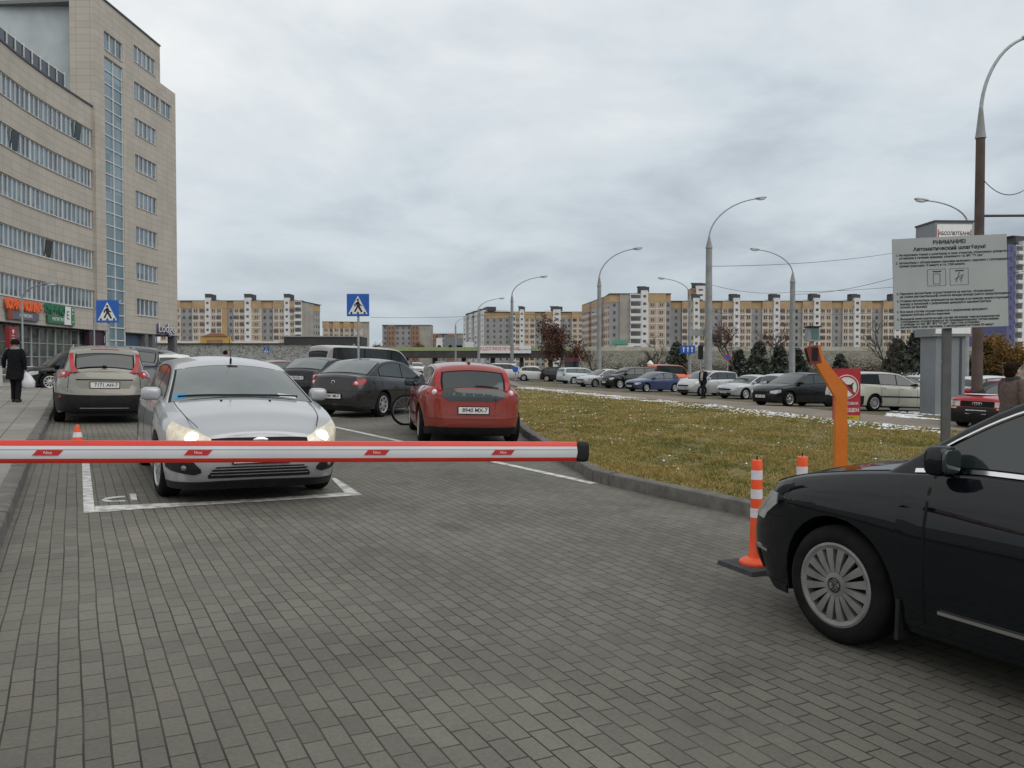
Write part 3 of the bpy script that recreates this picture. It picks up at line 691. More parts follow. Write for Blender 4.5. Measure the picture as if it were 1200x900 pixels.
# badge on hubcaps, chrome around the side glass, hood line, wiper, mud flap
for w in [o for o in vw.children if o.name.startswith('wheel')]:
    for rim in [o for o in w.children if o.name.startswith('rim')]:
        mb = MB(); mb.lathe([(.034, .1085), (.037, .112), (.040, .1085)], 28, axis='y')
        V = [(-.024, .024), (-.009, -.002), (0, .012), (.009, -.002), (.024, .024)]; Wl = [(-.03, .012), (-.014, -.028), (0, .0), (.014, -.028), (.03, .012)]
        for L_ in (V, Wl): mb.tube([(a, .1095, b) for a, b in L_], .0028, 5)
        mb.build('badge', BLACK, rim)
for sg in (1, -1):
    mb = MB(); xs = frange(1.12, -1.45, 24)
    patch(mb, lambda a, b: ps.gside(a, b, sg), xs, lambda q: ps.zs(q)+.004, lambda q: ps.zs(q)+.024, 2, .014)
    mb.build('chrome_strip', CHROME, vw)
    mb = MB(); xs = [q for q in frange(1.0, -1.4, 40) if min(ps.zt(q)-ps.cr-.055, 1.4)-ps.zs(q) > .05]
    mb.tube([Vector(ps.gside(q, min(ps.zt(q)-ps.cr-.045, 1.41), sg))+Vector((0, sg*.012, 0)) for q in xs], .0085, 6); mb.build('chrome_strip', CHROME, vw)
    mb = MB(); mb.box((ps.xf-ps.ra-.02, sg*(ps.W/2-.1), .24), (.02, .17, .2)); mb.build('mud_flap', BLACK, vw)
    mb = MB(); pts = []
    for x_ in frange(1.0, 2.12, 16):
        t = (x_-1.0)/1.12; y = .76-.05*t-.14*max(0, t-.6); w = ps.P(ps.phi_x(x_), ps.zs(x_))[1]; y = min(y, w-.015)
        pts.append((x_, y*sg, ps.zs(x_)+ps.cr*(1-(y/w)**2)+.001))
    mb.tube(pts, .004, 4); mb.build('shut_line', TRIM, vw)
mb = MB(); mb.tube([Vector(ps.top(u, ps.k_of(1.22)))+Vector((.01, 0, .012)) for u in frange(.75, -.1, 8)], .009, 6); mb.build('wiper', TRIM, vw)
# front seats seen through the glass are too dark to show; leaves lying on the hood
# ------------------------------------------------------------------ ground, paving, kerbs
def drape(name, poly, off, mat, kind='structure', cell=None, label=None, cat=None):
    bm = bmesh.new(); bm.faces.new([bm.verts.new((x, y, 0)) for x, y in poly])
    cuts = [((-22, 0, 0), (1, 0, 0)), ((18, 0, 0), (1, 0, 0)), ((0, 30, 0), (0, 1, 0)), ((0, 45, 0), (0, 1, 0))]
    for co, no in cuts:
        bmesh.ops.bisect_plane(bm, geom=bm.verts[:]+bm.edges[:]+bm.faces[:], plane_co=co, plane_no=no)
    bmesh.ops.triangulate(bm, faces=bm.faces[:])
    for v in bm.verts: v.co.z = gz(v.co.x, v.co.y)+off
    bmesh.ops.recalc_face_normals(bm, faces=bm.faces)
    for f in bm.faces:
        if f.normal.z < 0: f.normal_flip()
    me = bpy.data.meshes.new(name); bm.to_mesh(me); bm.free(); me.materials.append(mat)
    o = bpy.data.objects.new(name, me); COL.objects.link(o); return tag(o, kind=kind, label=label, cat=cat)

def brick_mat(name, ang, bw, rh, c1, c2, mort, msize, bump=.5, blot=.25, rough=.8, stain=True, warp=.16):
    m, nt, b = newmat(name); L = nt.links.new
    tc = nd(nt, 'ShaderNodeTexCoord'); mp = nd(nt, 'ShaderNodeMapping'); mp.inputs['Rotation'].default_value = (0, 0, -ang)
    L(tc.outputs['Object'], mp.inputs['Vector'])
    wz = nd(nt, 'ShaderNodeTexNoise'); wz.inputs['Scale'].default_value = .9; wz.inputs['Detail'].default_value = 2
    L(mp.outputs['Vector'], wz.inputs['Vector'])
    ws = nd(nt, 'ShaderNodeVectorMath', operation='SCALE'); ws.inputs['Scale'].default_value = bw*warp
    L(wz.outputs['Color'], ws.inputs[0])
    wa = nd(nt, 'ShaderNodeVectorMath', operation='ADD'); L(mp.outputs['Vector'], wa.inputs[0]); L(ws.outputs[0], wa.inputs[1])
    # every row slides by its own amount, as hand-laid blocks do
    sp = nd(nt, 'ShaderNodeSeparateXYZ'); L(wa.outputs[0], sp.inputs[0])
    dv = nd(nt, 'ShaderNodeMath', operation='DIVIDE'); dv.inputs[1].default_value = rh; L(sp.outputs['Y'], dv.inputs[0])
    fl = nd(nt, 'ShaderNodeMath', operation='FLOOR'); L(dv.outputs[0], fl.inputs[0])
    wn = nd(nt, 'ShaderNodeTexWhiteNoise', noise_dimensions='1D'); L(fl.outputs[0], wn.inputs['W'])
    mm = nd(nt, 'ShaderNodeMath', operation='MULTIPLY_ADD'); mm.inputs[1].default_value = bw*.35; L(wn.outputs['Value'], mm.inputs[0]); L(sp.outputs['X'], mm.inputs[2])
    cb = nd(nt, 'ShaderNodeCombineXYZ'); L(mm.outputs[0], cb.inputs['X']); L(sp.outputs['Y'], cb.inputs['Y'])
    br = nd(nt, 'ShaderNodeTexBrick'); br.offset = .5; br.inputs['Scale'].default_value = 1
    br.inputs['Brick Width'].default_value = bw; br.inputs['Row Height'].default_value = rh; br.inputs['Mortar Size'].default_value = msize; br.inputs['Mortar Smooth'].default_value = .25
    br.inputs['Color1'].default_value = rgba(c1); br.inputs['Color2'].default_value = rgba(c2); br.inputs['Mortar'].default_value = rgba(mort); br.inputs['Bias'].default_value = -.1
    L(cb.outputs[0], br.inputs['Vector'])
    # joints are open and dark in places, filled with sand in others
    nj = nd(nt, 'ShaderNodeTexNoise'); nj.inputs['Scale'].default_value = 1.6; nj.inputs['Detail'].default_value = 7; L(mp.outputs['Vector'], nj.inputs['Vector'])
    mj = nd(nt, 'ShaderNodeMapRange'); mj.inputs['From Min'].default_value = .4; mj.inputs['From Max'].default_value = .62; L(nj.outputs['Fac'], mj.inputs['Value'])
    mxj = nd(nt, 'ShaderNodeMix', data_type='RGBA'); mxj.inputs['A'].default_value = rgba(mort); mxj.inputs['B'].default_value = rgba([q*.55 for q in c2]); L(mj.outputs['Result'], mxj.inputs['Factor']); L(mxj.outputs['Result'], br.inputs['Mortar'])
    n1 = nd(nt, 'ShaderNodeTexNoise'); n1.inputs['Scale'].default_value = .55; n1.inputs['Detail'].default_value = 6; L(tc.outputs['Object'], n1.inputs['Vector'])
    n2 = nd(nt, 'ShaderNodeTexNoise'); n2.inputs['Scale'].default_value = 60; n2.inputs['Detail'].default_value = 4; L(tc.outputs['Object'], n2.inputs['Vector'])
    mr = nd(nt, 'ShaderNodeMapRange'); mr.inputs['From Min'].default_value = .3; mr.inputs['From Max'].default_value = .7; mr.inputs['To Min'].default_value = 1-blot; mr.inputs['To Max'].default_value = 1+blot
    L(n1.outputs['Fac'], mr.inputs['Value'])
    m3 = nd(nt, 'ShaderNodeMapRange'); m3.inputs['To Min'].default_value = .72; m3.inputs['To Max'].default_value = 1.28; L(n2.outputs['Fac'], m3.inputs['Value'])
    mu = nd(nt, 'ShaderNodeMath', operation='MULTIPLY'); L(mr.outputs['Result'], mu.inputs[0]); L(m3.outputs['Result'], mu.inputs[1])
    last = mu.outputs[0]
    if stain:
        n4 = nd(nt, 'ShaderNodeTexNoise'); n4.inputs['Scale'].default_value = 1.3; n4.inputs['Detail'].default_value = 8; L(mp.outputs['Vector'], n4.inputs['Vector'])
        m4 = nd(nt, 'ShaderNodeMapRange'); m4.inputs['From Min'].default_value = .58; m4.inputs['From Max'].default_value = .74; m4.inputs['To Min'].default_value = 1; m4.inputs['To Max'].default_value = .74; L(n4.outputs['Fac'], m4.inputs['Value'])
        m5 = nd(nt, 'ShaderNodeMath', operation='MULTIPLY'); L(last, m5.inputs[0]); L(m4.outputs['Result'], m5.inputs[1]); last = m5.outputs[0]
    vm = nd(nt, 'ShaderNodeVectorMath', operation='SCALE'); L(br.outputs['Color'], vm.inputs[0]); L(last, vm.inputs['Scale'])
    L(vm.outputs[0], b.inputs['Base Color']); b.inputs['Roughness'].default_value = rough; b.inputs['Specular IOR Level'].default_value = .35
    inv = nd(nt, 'ShaderNodeMath', operation='MULTIPLY_ADD'); inv.inputs[1].default_value = -1; L(br.outputs['Fac'], inv.inputs[0])
    sc = nd(nt, 'ShaderNodeMath', operation='MULTIPLY'); sc.inputs[1].default_value = .35; L(n2.outputs['Fac'], sc.inputs[0]); L(sc.outputs[0], inv.inputs[2])
    bp = nd(nt, 'ShaderNodeBump'); bp.inputs['Strength'].default_value = bump; bp.inputs['Distance'].default_value = .006; L(inv.outputs[0], bp.inputs['Height']); L(bp.outputs['Normal'], b.inputs['Normal'])
    return m, nt, b
ANG = math.atan2(RD.y, RD.x)
PAVING, _nt, _b = brick_mat('block_paving', ANG, .172, .0905, (.145, .137, .113), (.113, .107, .09), (.028, .026, .021), .0044)
SLABS, _, _ = brick_mat('pavement_slabs', ANG, .8, .5, (.25, .235, .205), (.21, .2, .18), (.1, .09, .08), .012, .3, .2, warp=.01)
KERB = pm('kerb_concrete', (.115, .108, .098), .85, var=.35, scale=7, bump=.4)
ASPH = pm('lot_asphalt', (.11, .1, .09), .9, var=.3, scale=1.2, bump=.3)
PATHM = pm('path_asphalt', (.2, .165, .135), .9, var=.2, scale=1.5, bump=.2)
VERGE = pm('verge_earth', (.105, .09, .045), .95, var=.45, scale=1.4, bump=.3)
SOIL = pm('lawn_soil', (.15, .125, .05), .95, var=.4, scale=3, bump=.4)
# ground sheet to the horizon
def ground():
    xs = [-1500, -600, -250, -120, -60, -22, 18, 40, 90, 200, 500, 1500]; ys = [-80, -10, 30, 45, 70, 120, 250, 500, 1000, 2200]
    vs = [(x, y, gz(x, y)-.03) for y in ys for x in xs]; n = len(xs)
    mb = MB(); mb.add(vs, [(j*n+i, j*n+i+1, (j+1)*n+i+1, (j+1)*n+i) for j in range(len(ys)-1) for i in range(n-1)])
    tag(mb.build('ground', ASPH, smooth=0), kind='structure')
ground()
drape('block_paving', [(-30, -8), (30, -8), (30, 2), (6, 9), (3, 14), (0, 62), (-30, 62)], 0, PAVING)
# left pavement behind its kerb
kl = [Vector((*G(0, 648), 0)), Vector((*G(37, 544), 0)), Vector((*G(64, 482), 0))]
d0 = (kl[2]-kl[0]).normalized()
kl = [kl[0]-d0*6]+kl+[kl[2]+d0*6, kl[2]+d0*26]
def kerb(pts, side, h=.115, w=.16):
    """side=+1: raised ground lies to the left of the run"""
    P = []
    for a, b in zip(pts, pts[1:]):
        n = max(1, int((b-a).length/1.0))
        P += [a+(b-a)*(i/n) for i in range(n)]
    P.append(pts[-1]); mb = MB()
    nrm_ = []
    for i, p in enumerate(P):
        t = (P[min(i+1, len(P)-1)]-P[max(i-1, 0)]).normalized(); nrm_.append(Vector((-t.y, t.x, 0))*side)
    for i in range(len(P)-1):                     # one stone after another, each set a little differently
        t = (P[i+1]-P[i]).normalized(); j = random.uniform(-.008, .008); k = random.uniform(-.006, .006); vs = []
        for p, nr, e in ((P[i], nrm_[i], .005), (P[i+1], nrm_[i+1], -.005)):
            for o, z in ((k, -.03), (.01+k, h-.03+j), (.018+k, h-.01+j), (.04+k, h+j), (w+k, h+j+.002), (w+k, -.03)):
                q = p+nr*o+t*e; vs.append((q.x, q.y, gz(q.x, q.y)+z))
        mb.add(vs, [(a, a+1, 6+a+1, 6+a) for a in range(5)]+[(5, 4, 3, 2, 1, 0), (6, 7, 8, 9, 10, 11)])
    bk_ = MB(); vs = []
    for p, nr in zip(P, nrm_):
        for o, z in ((.035, -.02), (.035, h-.02), (w-.02, h-.02), (w-.02, -.02)):
            q = p+nr*o; vs.append((q.x, q.y, gz(q.x, q.y)+z))
    mb.add(vs, [(i*4+a, i*4+a+1, i*4+a+5, i*4+a+4) for i in range(len(P)-1) for a in range(3)])
    tag(mb.build('kerb', KERB, smooth=30), kind='structure'); return P
kerb(kl, 1)
off = lambda p, t, o: p+Vector((-t.y, t.x, 0))*o
inner = [off(p, d0, .15) for p in kl]
drape('pavement', [(p.x, p.y) for p in inner]+[(-60, 46), (-60, -8)], .112, SLABS)
# lawn island
kr = [Vector((7.6, -2.0, 0)), Vector((*G(1010, 636), 0)), Vector((*G(880, 607), 0)), Vector((*G(760, 580), 0)), Vector((*G(712, 569), 0)), Vector((*G(694, 564), 0)), Vector((*G(676, 553), 0)), Vector((*G(652, 540), 0)), Vector((*G(614, 512), 0)), Vector((-.35, 25, 0)), Vector((-1.0, 45, 0))]
kerb(kr, -1, h=.15, w=.15)
near = [(1250, 522), (1104, 509), (992, 498), (875, 483), (780, 473), (700, 463.5), (612, 455)]
far = [(1250, 507), (1116, 495.5), (1037, 488), (975, 482.5), (919, 476.5), (838, 468.8), (780, 464.6), (700, 458.2), (612, 451.5)]
near = [G(*p) for p in near]; far = [G(*p) for p in far]
lawn_poly = [(p.x+.1, p.y+.05) for p in kr]+list(reversed(near))+[(30, 13), (30, -2)]
drape('lawn_bed', lawn_poly, .115, SOIL)
ext = (near[0][0]+14, near[0][1]-5.5)
drape('path', [(-1.2, 75)]+list(reversed(near))+[ext, (ext[0]+2.2, ext[1]+5.2)]+far+[(-1.2, 95)], .02, PATHM)
drape('verge', list(far)+[(far[-1][0]+3, 100), (60, 100), (60, 8), (ext[0]+2.4, ext[1]+5.2)], .008, VERGE)
lot = [(p[0]+3.0, p[1]+2.2) for p in far[1:]]
drape('parking_lot', lot+[(4, 130), (90, 130), (90, 22)], .016, ASPH)

def in_poly(X, Y, poly):
    r = np.zeros(X.shape, bool); n = len(poly)
    for i in range(n):
        x1, y1 = poly[i]; x2, y2 = poly[(i+1) % n]
        if y1 == y2: continue
        c = ((y1 > Y) != (y2 > Y)) & (X < (x2-x1)*(Y-y1)/(y2-y1)+x1); r ^= c
    return r
def gzv(X, Y): return -SLOPE*np.clip(X, -22, 18)-0.02*np.clip(Y-30, 0, 15)
def fast_mesh(name, V, tris, mat, attr=None):
    me = bpy.data.meshes.new(name); nv = len(V); nf = len(tris); k = tris.shape[1]
    me.vertices.add(nv); me.vertices.foreach_set('co', V.astype(np.float32).ravel())
    me.loops.add(nf*k); me.loops.foreach_set('vertex_index', tris.astype(np.int32).ravel())
    me.polygons.add(nf); me.polygons.foreach_set('loop_start', np.arange(0, nf*k, k, dtype=np.int32))
    me.update(calc_edges=True); me.materials.append(mat)
    o = bpy.data.objects.new(name, me); COL.objects.link(o); return o
def leafmat(name, cols, rough=.7, trans=0.0, scale=1.0, fine=23):
    """natural colour differences from leaf to leaf and clump to clump"""
    if name in MATS: return MATS[name]
    m, nt, b = newmat(name); L = nt.links.new
    tc = nd(nt, 'ShaderNodeTexCoord'); n = nd(nt, 'ShaderNodeTexNoise'); n.inputs['Scale'].default_value = scale; n.inputs['Detail'].default_value = 4
    L(tc.outputs['Object'], n.inputs['Vector'])
    n2 = nd(nt, 'ShaderNodeTexNoise'); n2.inputs['Scale'].default_value = fine; n2.inputs['Detail'].default_value = 2; L(tc.outputs['Object'], n2.inputs['Vector'])
    ad = nd(nt, 'ShaderNodeMath', operation='MULTIPLY_ADD'); ad.inputs[1].default_value = .6; L(n2.outputs['Fac'], ad.inputs[0])
    ml = nd(nt, 'ShaderNodeMath', operation='MULTIPLY'); ml.inputs[1].default_value = .6; L(n.outputs['Fac'], ml.inputs[0]); L(ml.outputs[0], ad.inputs[2])
    cr = nd(nt, 'ShaderNodeValToRGB'); e = cr.color_ramp.elements; k = len(cols)
    e[0].position = .38; e[0].color = rgba(cols[0]); e[1].position = .82; e[1].color = rgba(cols[-1])
    for i in range(1, k-1): q = cr.color_ramp.elements.new(.38+.44*i/(k-1)); q.color = rgba(cols[i])
    L(ad.outputs[0], cr.inputs['Fac']); L(cr.outputs['Color'], b.inputs['Base Color']); b.inputs['Roughness'].default_value = rough
    b.inputs['Specular IOR Level'].default_value = .2
    return m
GRASS = leafmat('autumn_grass', [(.07, .108, .024), (.2, .182, .052), (.35, .262, .095), (.265, .222, .064)], .8, scale=.55, fine=9)
def grass():
    N = 2600000
    X = RNG.uniform(-2, 13, N); Y = RNG.uniform(3, 58, N)
    d = np.hypot(X, Y); keep = RNG.random(N) < np.clip((9.0/d)**1.5, 0, 1)*np.where(d > 32, .5, 1)
    keep &= np.abs(X/Y) < .8
    X, Y = X[keep], Y[keep]; k = in_poly(X, Y, lawn_poly); X, Y = X[k], Y[k]; n = len(X); d = np.hypot(X, Y)
    hgt = RNG.uniform(.015, .055, n)*np.clip(.85+.2*np.sin(X*2.3+Y*.9+2*np.sin(Y*1.3))+.2*np.sin(X*1.8-Y*1.9+2*np.sin(X*2.1))+.2*np.sin(7.1*X+3.3*Y+np.sin(4*Y))+.2*np.sin(4.3*Y-9.7*X), .25, 1.6); w = RNG.uniform(.003, .006, n)*(1+d/14); a = RNG.uniform(0, 2*PI, n); lean = RNG.normal(0, .022, (n, 2))
    Z = gzv(X, Y)+.113
    V = np.zeros((n, 3, 3)); ca, sa = np.cos(a)*w, np.sin(a)*w
    V[:, 0] = np.stack([X-ca, Y-sa, Z], 1); V[:, 1] = np.stack([X+ca, Y+sa, Z], 1); V[:, 2] = np.stack([X+lean[:, 0], Y+lean[:, 1], Z+hgt], 1)
    o = fast_mesh('grass', V.reshape(-1, 3), np.arange(n*3).reshape(-1, 3), GRASS)
    tag(o, 'short yellowing autumn grass on the lawn island', 'grass', kind='stuff')
    print('grass', n)
grass()
def snow():
    """thin remains of snow, thicker along the path edge"""
    pts = []
    e = near
    seg = [(Vector((*a, 0)), Vector((*b, 0))) for a, b in zip(e, e[1:])]
    L = sum((b-a).length for a, b in seg)
    for a, b in seg:
        for i in range(int((b-a).length*75)):
            p = a+(b-a)*random.random(); t = (b-a).normalized(); nrm = Vector((-t.y, t.x, 0))
            if nrm.y > 0: nrm = -nrm
            q = p+nrm*(abs(random.gauss(0, .85))+.05)
            pts.append((q.x, q.y, random.uniform(.01, .036)))
    for i in range(900):
        x, y = random.uniform(0, 10), 10+40*random.random()**.8; pts.append((x, y, random.uniform(.006, .018)))
    for i in range(1500):
        q = G(random.uniform(1040, 1180), random.uniform(482, 493)); pts.append((q[0], q[1], random.uniform(.02, .06)))
    X = np.array([p[0] for p in pts]); Y = np.array([p[1] for p in pts]); R = np.array([p[2] for p in pts])
    cl = np.sin(X*2.1+Y*.7)+np.sin(X*.9-Y*1.3+1)+np.sin(X*3.7+Y*2.3)*.7
    k = (in_poly(X, Y, lawn_poly) & (cl > -.6)) | (~in_poly(X, Y, lawn_poly) & (Y > 15) & (X > 9) & (cl > .2) & ~in_poly(X, Y, list(reversed(near))+far[:9])); X, Y, R = X[k], Y[k], R[k]; n = len(X); K = 6
    V = np.zeros((n, K+1, 3)); Z = gzv(X, Y)+np.where(in_poly(X, Y, lawn_poly), .13, .012)
    V[:, 0] = np.stack([X, Y, Z+.018], 1)
    a0 = RNG.uniform(0, 6, n)
    for j in range(K):
        rr = R*RNG.uniform(.6, 1.4, n)*(1+Y/40); V[:, j+1] = np.stack([X+np.cos(a0+j*2*PI/K)*rr, Y+np.sin(a0+j*2*PI/K)*rr, Z], 1)
    T = np.array([[0, 1+j, 1+(j+1) % K] for j in range(K)]); T = (np.arange(n)[:, None, None]*(K+1)+T[None]).reshape(-1, 3)
    o = fast_mesh('snow_remains', V.reshape(-1, 3), T, SNOW); tag(o, 'scattered remains of snow along the path edge of the lawn', 'snow', kind='stuff')
snow()

# painted bay lines, worn so that the blocks show through
def worn_white():
    m, nt, b = newmat('worn_road_paint'); L = nt.links.new
    tc = nd(nt, 'ShaderNodeTexCoord'); n = nd(nt, 'ShaderNodeTexNoise'); n.inputs['Scale'].default_value = 9; n.inputs['Detail'].default_value = 8; L(tc.outputs['Object'], n.inputs['Vector'])
    mr = nd(nt, 'ShaderNodeMapRange'); mr.inputs['From Min'].default_value = .42; mr.inputs['From Max'].default_value = .62; mr.inputs['To Min'].default_value = 0.02; mr.inputs['To Max'].default_value = .75; L(n.outputs['Fac'], mr.inputs['Value'])
    mx = nd(nt, 'ShaderNodeMix', data_type='RGBA'); mx.inputs['A'].default_value = (.62, .62, .6, 1); mx.inputs['B'].default_value = (.19, .18, .16, 1)
    L(mr.outputs['Result'], mx.inputs['Factor']); L(mx.outputs['Result'], b.inputs['Base Color']); b.inputs['Roughness'].default_value = .7; return m
ROADPAINT = worn_white()
def line(px, name='painted_line'):
    drape(name, [G(*p) for p in px], .0045, ROADPAINT)
def strip(a, b, w):
    a = Vector((*G(*a), 0)); b = Vector((*G(*b), 0)); t = (b-a).normalized(); n = Vector((-t.y, t.x, 0))*w/2
    drape('painted_line', [((a+n).x, (a+n).y), ((a-n).x, (a-n).y), ((b-n).x, (b-n).y), ((b+n).x, (b+n).y)], .0045, ROADPAINT)
line([(95.5, 524), (102.5, 524), (111.5, 601), (98, 601.5)])
line([(111.5, 593.5), (240, 588.3), (330, 583), (404, 577.5), (425, 580.5), (330, 586.6), (200, 594.5), (111.5, 601)])
line([(388, 560.5), (393, 560.5), (425, 580.3), (404, 578)])
strip((376, 497), (697, 567), .13)
strip((350, 490.5), (410, 489), .12)
line([(119, 586.5), (123, 583.6), (131, 582.6), (146, 581.6), (147, 583.2), (132, 584.4), (125, 586.3), (132, 587.3), (147, 586.6), (147, 588), (132, 588.8), (123, 588.3)], 'painted_symbol')
line([(152, 579.2), (159.5, 578.8), (161, 586.5), (153.5, 587)], 'painted_symbol')
# ------------------------------------------------------------------ the other cars
NPL = ['']
def park(kind, name, label, dims, paintm, x, y, hx, hy, group=None, **kw):
    L, W, H, wb, fo, r = dims; det = kw.pop('det', 1); pf, pr = kw.pop('pf', ''), kw.pop('pr', '')
    pl_ = kw.pop('plates', None); S = spec(kind, L, W, H, wb, fo, r, **kw); S['plates'] = pl_ or [(0, H*.46*.6, pf, True), (0, H*.64*.62, pr, False)]
    h = Vector((hx, hy, 0)).normalized()
    return make_car(name, label, S, paintm, x, y, h.x, h.y, group, det=det)
HB = (4.1, 1.73, 1.47, 2.52, .84, .305); SD = (4.5, 1.76, 1.46, 2.65, .88, .31); WG = (4.6, 1.74, 1.49, 2.62, .92, .31); SV = (4.6, 1.86, 1.68, 2.7, .88, .35)
MPV = (4.2, 1.76, 1.6, 2.58, .86, .315)
# left side
park('van', 'minivan', 'black minivan nosing out past the left side of the beige-grey SUV', (4.3, 1.8, 1.55, 2.65, .75, .32), P_BLACK, -16.3, 31.3, -.75, -.66, nf=5)
park('suv', 'suv', 'blue-grey SUV parked just beyond the beige-grey SUV', SV, P_SUV, -12.1, 26.0, RD.x*.9, RD.y, pr='0625 AM-7')
park('hatch', 'hatchback', 'small white hatchback between the blue-grey SUV and the silver roof', (3.9, 1.68, 1.5, 2.4, .8, .3), P_WHITE, -13.2, 31.8, -.35, .94)
park('mpv', 'minivan', 'black minivan parked side-on with its pale windscreen to the right', (4.6, 1.8, 1.78, 2.75, .9, .32), P_BLACK, -15.9, 37.0, .99, -.12, wsglass=GLASS_L)
park('sedan', 'sedan', 'black sedan whose low roof shows left of the walking head above the silver roof', SD, P_BLACK, -15.9, 42.5, -.97, -.2, det=0)
park('sedan', 'sedan', 'dark red sedan just left of the grey van, mostly behind the silver hatchback', SD, P_DRED, -10.6, 38.5, .75, .66, det=0)
park('hatch', 'hatchback', 'white hatchback tucked behind the rear of the grey van', HB, P_WHITE, -12.2, 47.0, .55, .83, det=0)
# grey van
VAN = (4.9, 1.9, 1.99, 3.0, .9, .33)
h = Vector((.72, .69, 0)).normalized(); c = Vector((-7.5, 31, 0))+h*2.45
park('van', 'van', 'grey passenger van parked behind the two dark sedans', VAN, P_VAN, c.x, c.y, h.x, h.y, rwu=.9, pr='2098 AB-7')
# right lot, front row
hp = (-.86, -.51)
def fr(px, py, dims, hx, hy, forward):   # front-left wheel seen at px,py -> car centre
    g = Vector((*G(px, py), 0)); h = Vector((hx, hy, 0)).normalized(); l = Vector((-h.y, h.x, 0))
    xf = dims[0]/2-dims[4]
    return g - h*xf - l*(dims[1]/2-.1)
c = fr(697, 454.0, SD, *hp, 1); park('sedan', 'sedan', 'silver sedan parked side-on, second row of cars beside the brown-leaved tree', SD, P_LSILV, c.x, c.y, *hp, pf='1477 BO-7')
BH = (4.0, 1.68, 1.4, 2.5, .84, .295)
c = fr(757, 459.5, BH, *hp, 1); park('hatch', 'hatchback', 'blue hatchback parked between the silver sedan and the white minivan', BH, P_BLUE, c.x, c.y, *hp, pf='8316 AE-7')
c = fr(822, 464.3, MPV, *hp, 1); park('mpv', 'minivan', 'white minivan behind the man walking on the path', MPV, P_LSILV, c.x, c.y, *hp, pf='0914 EK-7')
AU = (4.7, 1.82, 1.43, 2.8, .88, .32)
c = fr(873, 468.3, AU, *hp, 1); park('sedan', 'sedan', 'silver sedan half hidden between the white minivan and the black sedan', AU, P_LSILV, c.x, c.y, *hp, pf='5520 HB-7')
HY = (4.37, 1.7, 1.47, 2.57, .84, .31)
c = fr(924, 476.5, HY, *hp, 1); park('sedan', 'sedan', 'black sedan parked just left of the orange intercom post', HY, P_BLACK, c.x, c.y, *hp, pf='3071 AA-7', spokes=6)
# cream estate facing right
h = Vector((.93, .37, 0)).normalized(); r_ = Vector((h.y, -h.x, 0)); g = Vector((*G(1022, 482), 0)); c = g-r_*.72+h*(-(WG[0]/2-WG[4])+WG[3])
park('wagon', 'estate_car', 'cream estate car facing right behind the red sign', WG, P_CREAM, c.x, c.y, h.x, h.y, strips=[(.55, .05, BLACK, 1.25, -1.1, .012)],
     fit_add=[('bumper_trim', BLACK, [(('x', -1.75), .25, .56), (('r', 0), .25, .56)], True, .008)])
# red car facing left, nose towards us
AD = (4.48, 1.7, 1.39, 2.54, .88, .3)
h = Vector((-.8, -.6, 0)).normalized(); g = at(1143, 480, 21.6); c = Vector((g.x, 21.6, 0))-h*2.24
s_, au = park('sedan', 'sedan', 'red sedan with snow on its hood beside the grey bank pylon', AD, paint('paint_bright_red', (.36, .012, .025), 0, .35, .2), c.x, c.y, h.x, h.y, plates=[(0, .46, '0867 BH-7', True)], nf=7,
    zs=[(-2.24, .92), (-1.7, .95), (0, .92), (.95, .9), (1.5, .865), (2.1, .80), (2.24, .775)], df=[(.15, .12), (.3, .03), (.45, 0), (.6, .05), (.75, .07), (.9, .1)],
    fit=[('headlight', LENS, [(('f', .44), .60, .73), (('f', .74), .60, .73), (('x', 2.0), .61, .73)], True, .008), ('grille', TRIM, [(('f', -.42), .59, .74), (('f', .42), .59, .74)], False, .008),
         ('bumper_trim', BLACK, [(('x', 1.75), .18, .57), (('f', 0), .18, .57)], True, .03), ('indicator', AMBER, [(('f', .5), .52, .56), (('f', .7), .52, .56)], True, .036)])
for i in range(4):
    mb = MB(); p = s_.P(0, .66); mb.lathe([(.036, -.004), (.042, 0), (.036, .004)], 18, (p[0]+.02, -.084+.056*i, .67), 'x'); mb.build('badge_ring', CHROME, au)
tag(MB().ellip((0, 0, 0), (.3, .45, .015)).build('snow_patch', SNOW, None, loc=(0, 0, 0)), 'thin patch of snow lying on the red hood', 'snow')
sp_ = bpy.data.objects['snow_patch']; sp_.rotation_euler = au.rotation_euler; sp_.location = au.matrix_basis @ Vector((1.55, -.15, s_.zs(1.55)+s_.cr*.95))
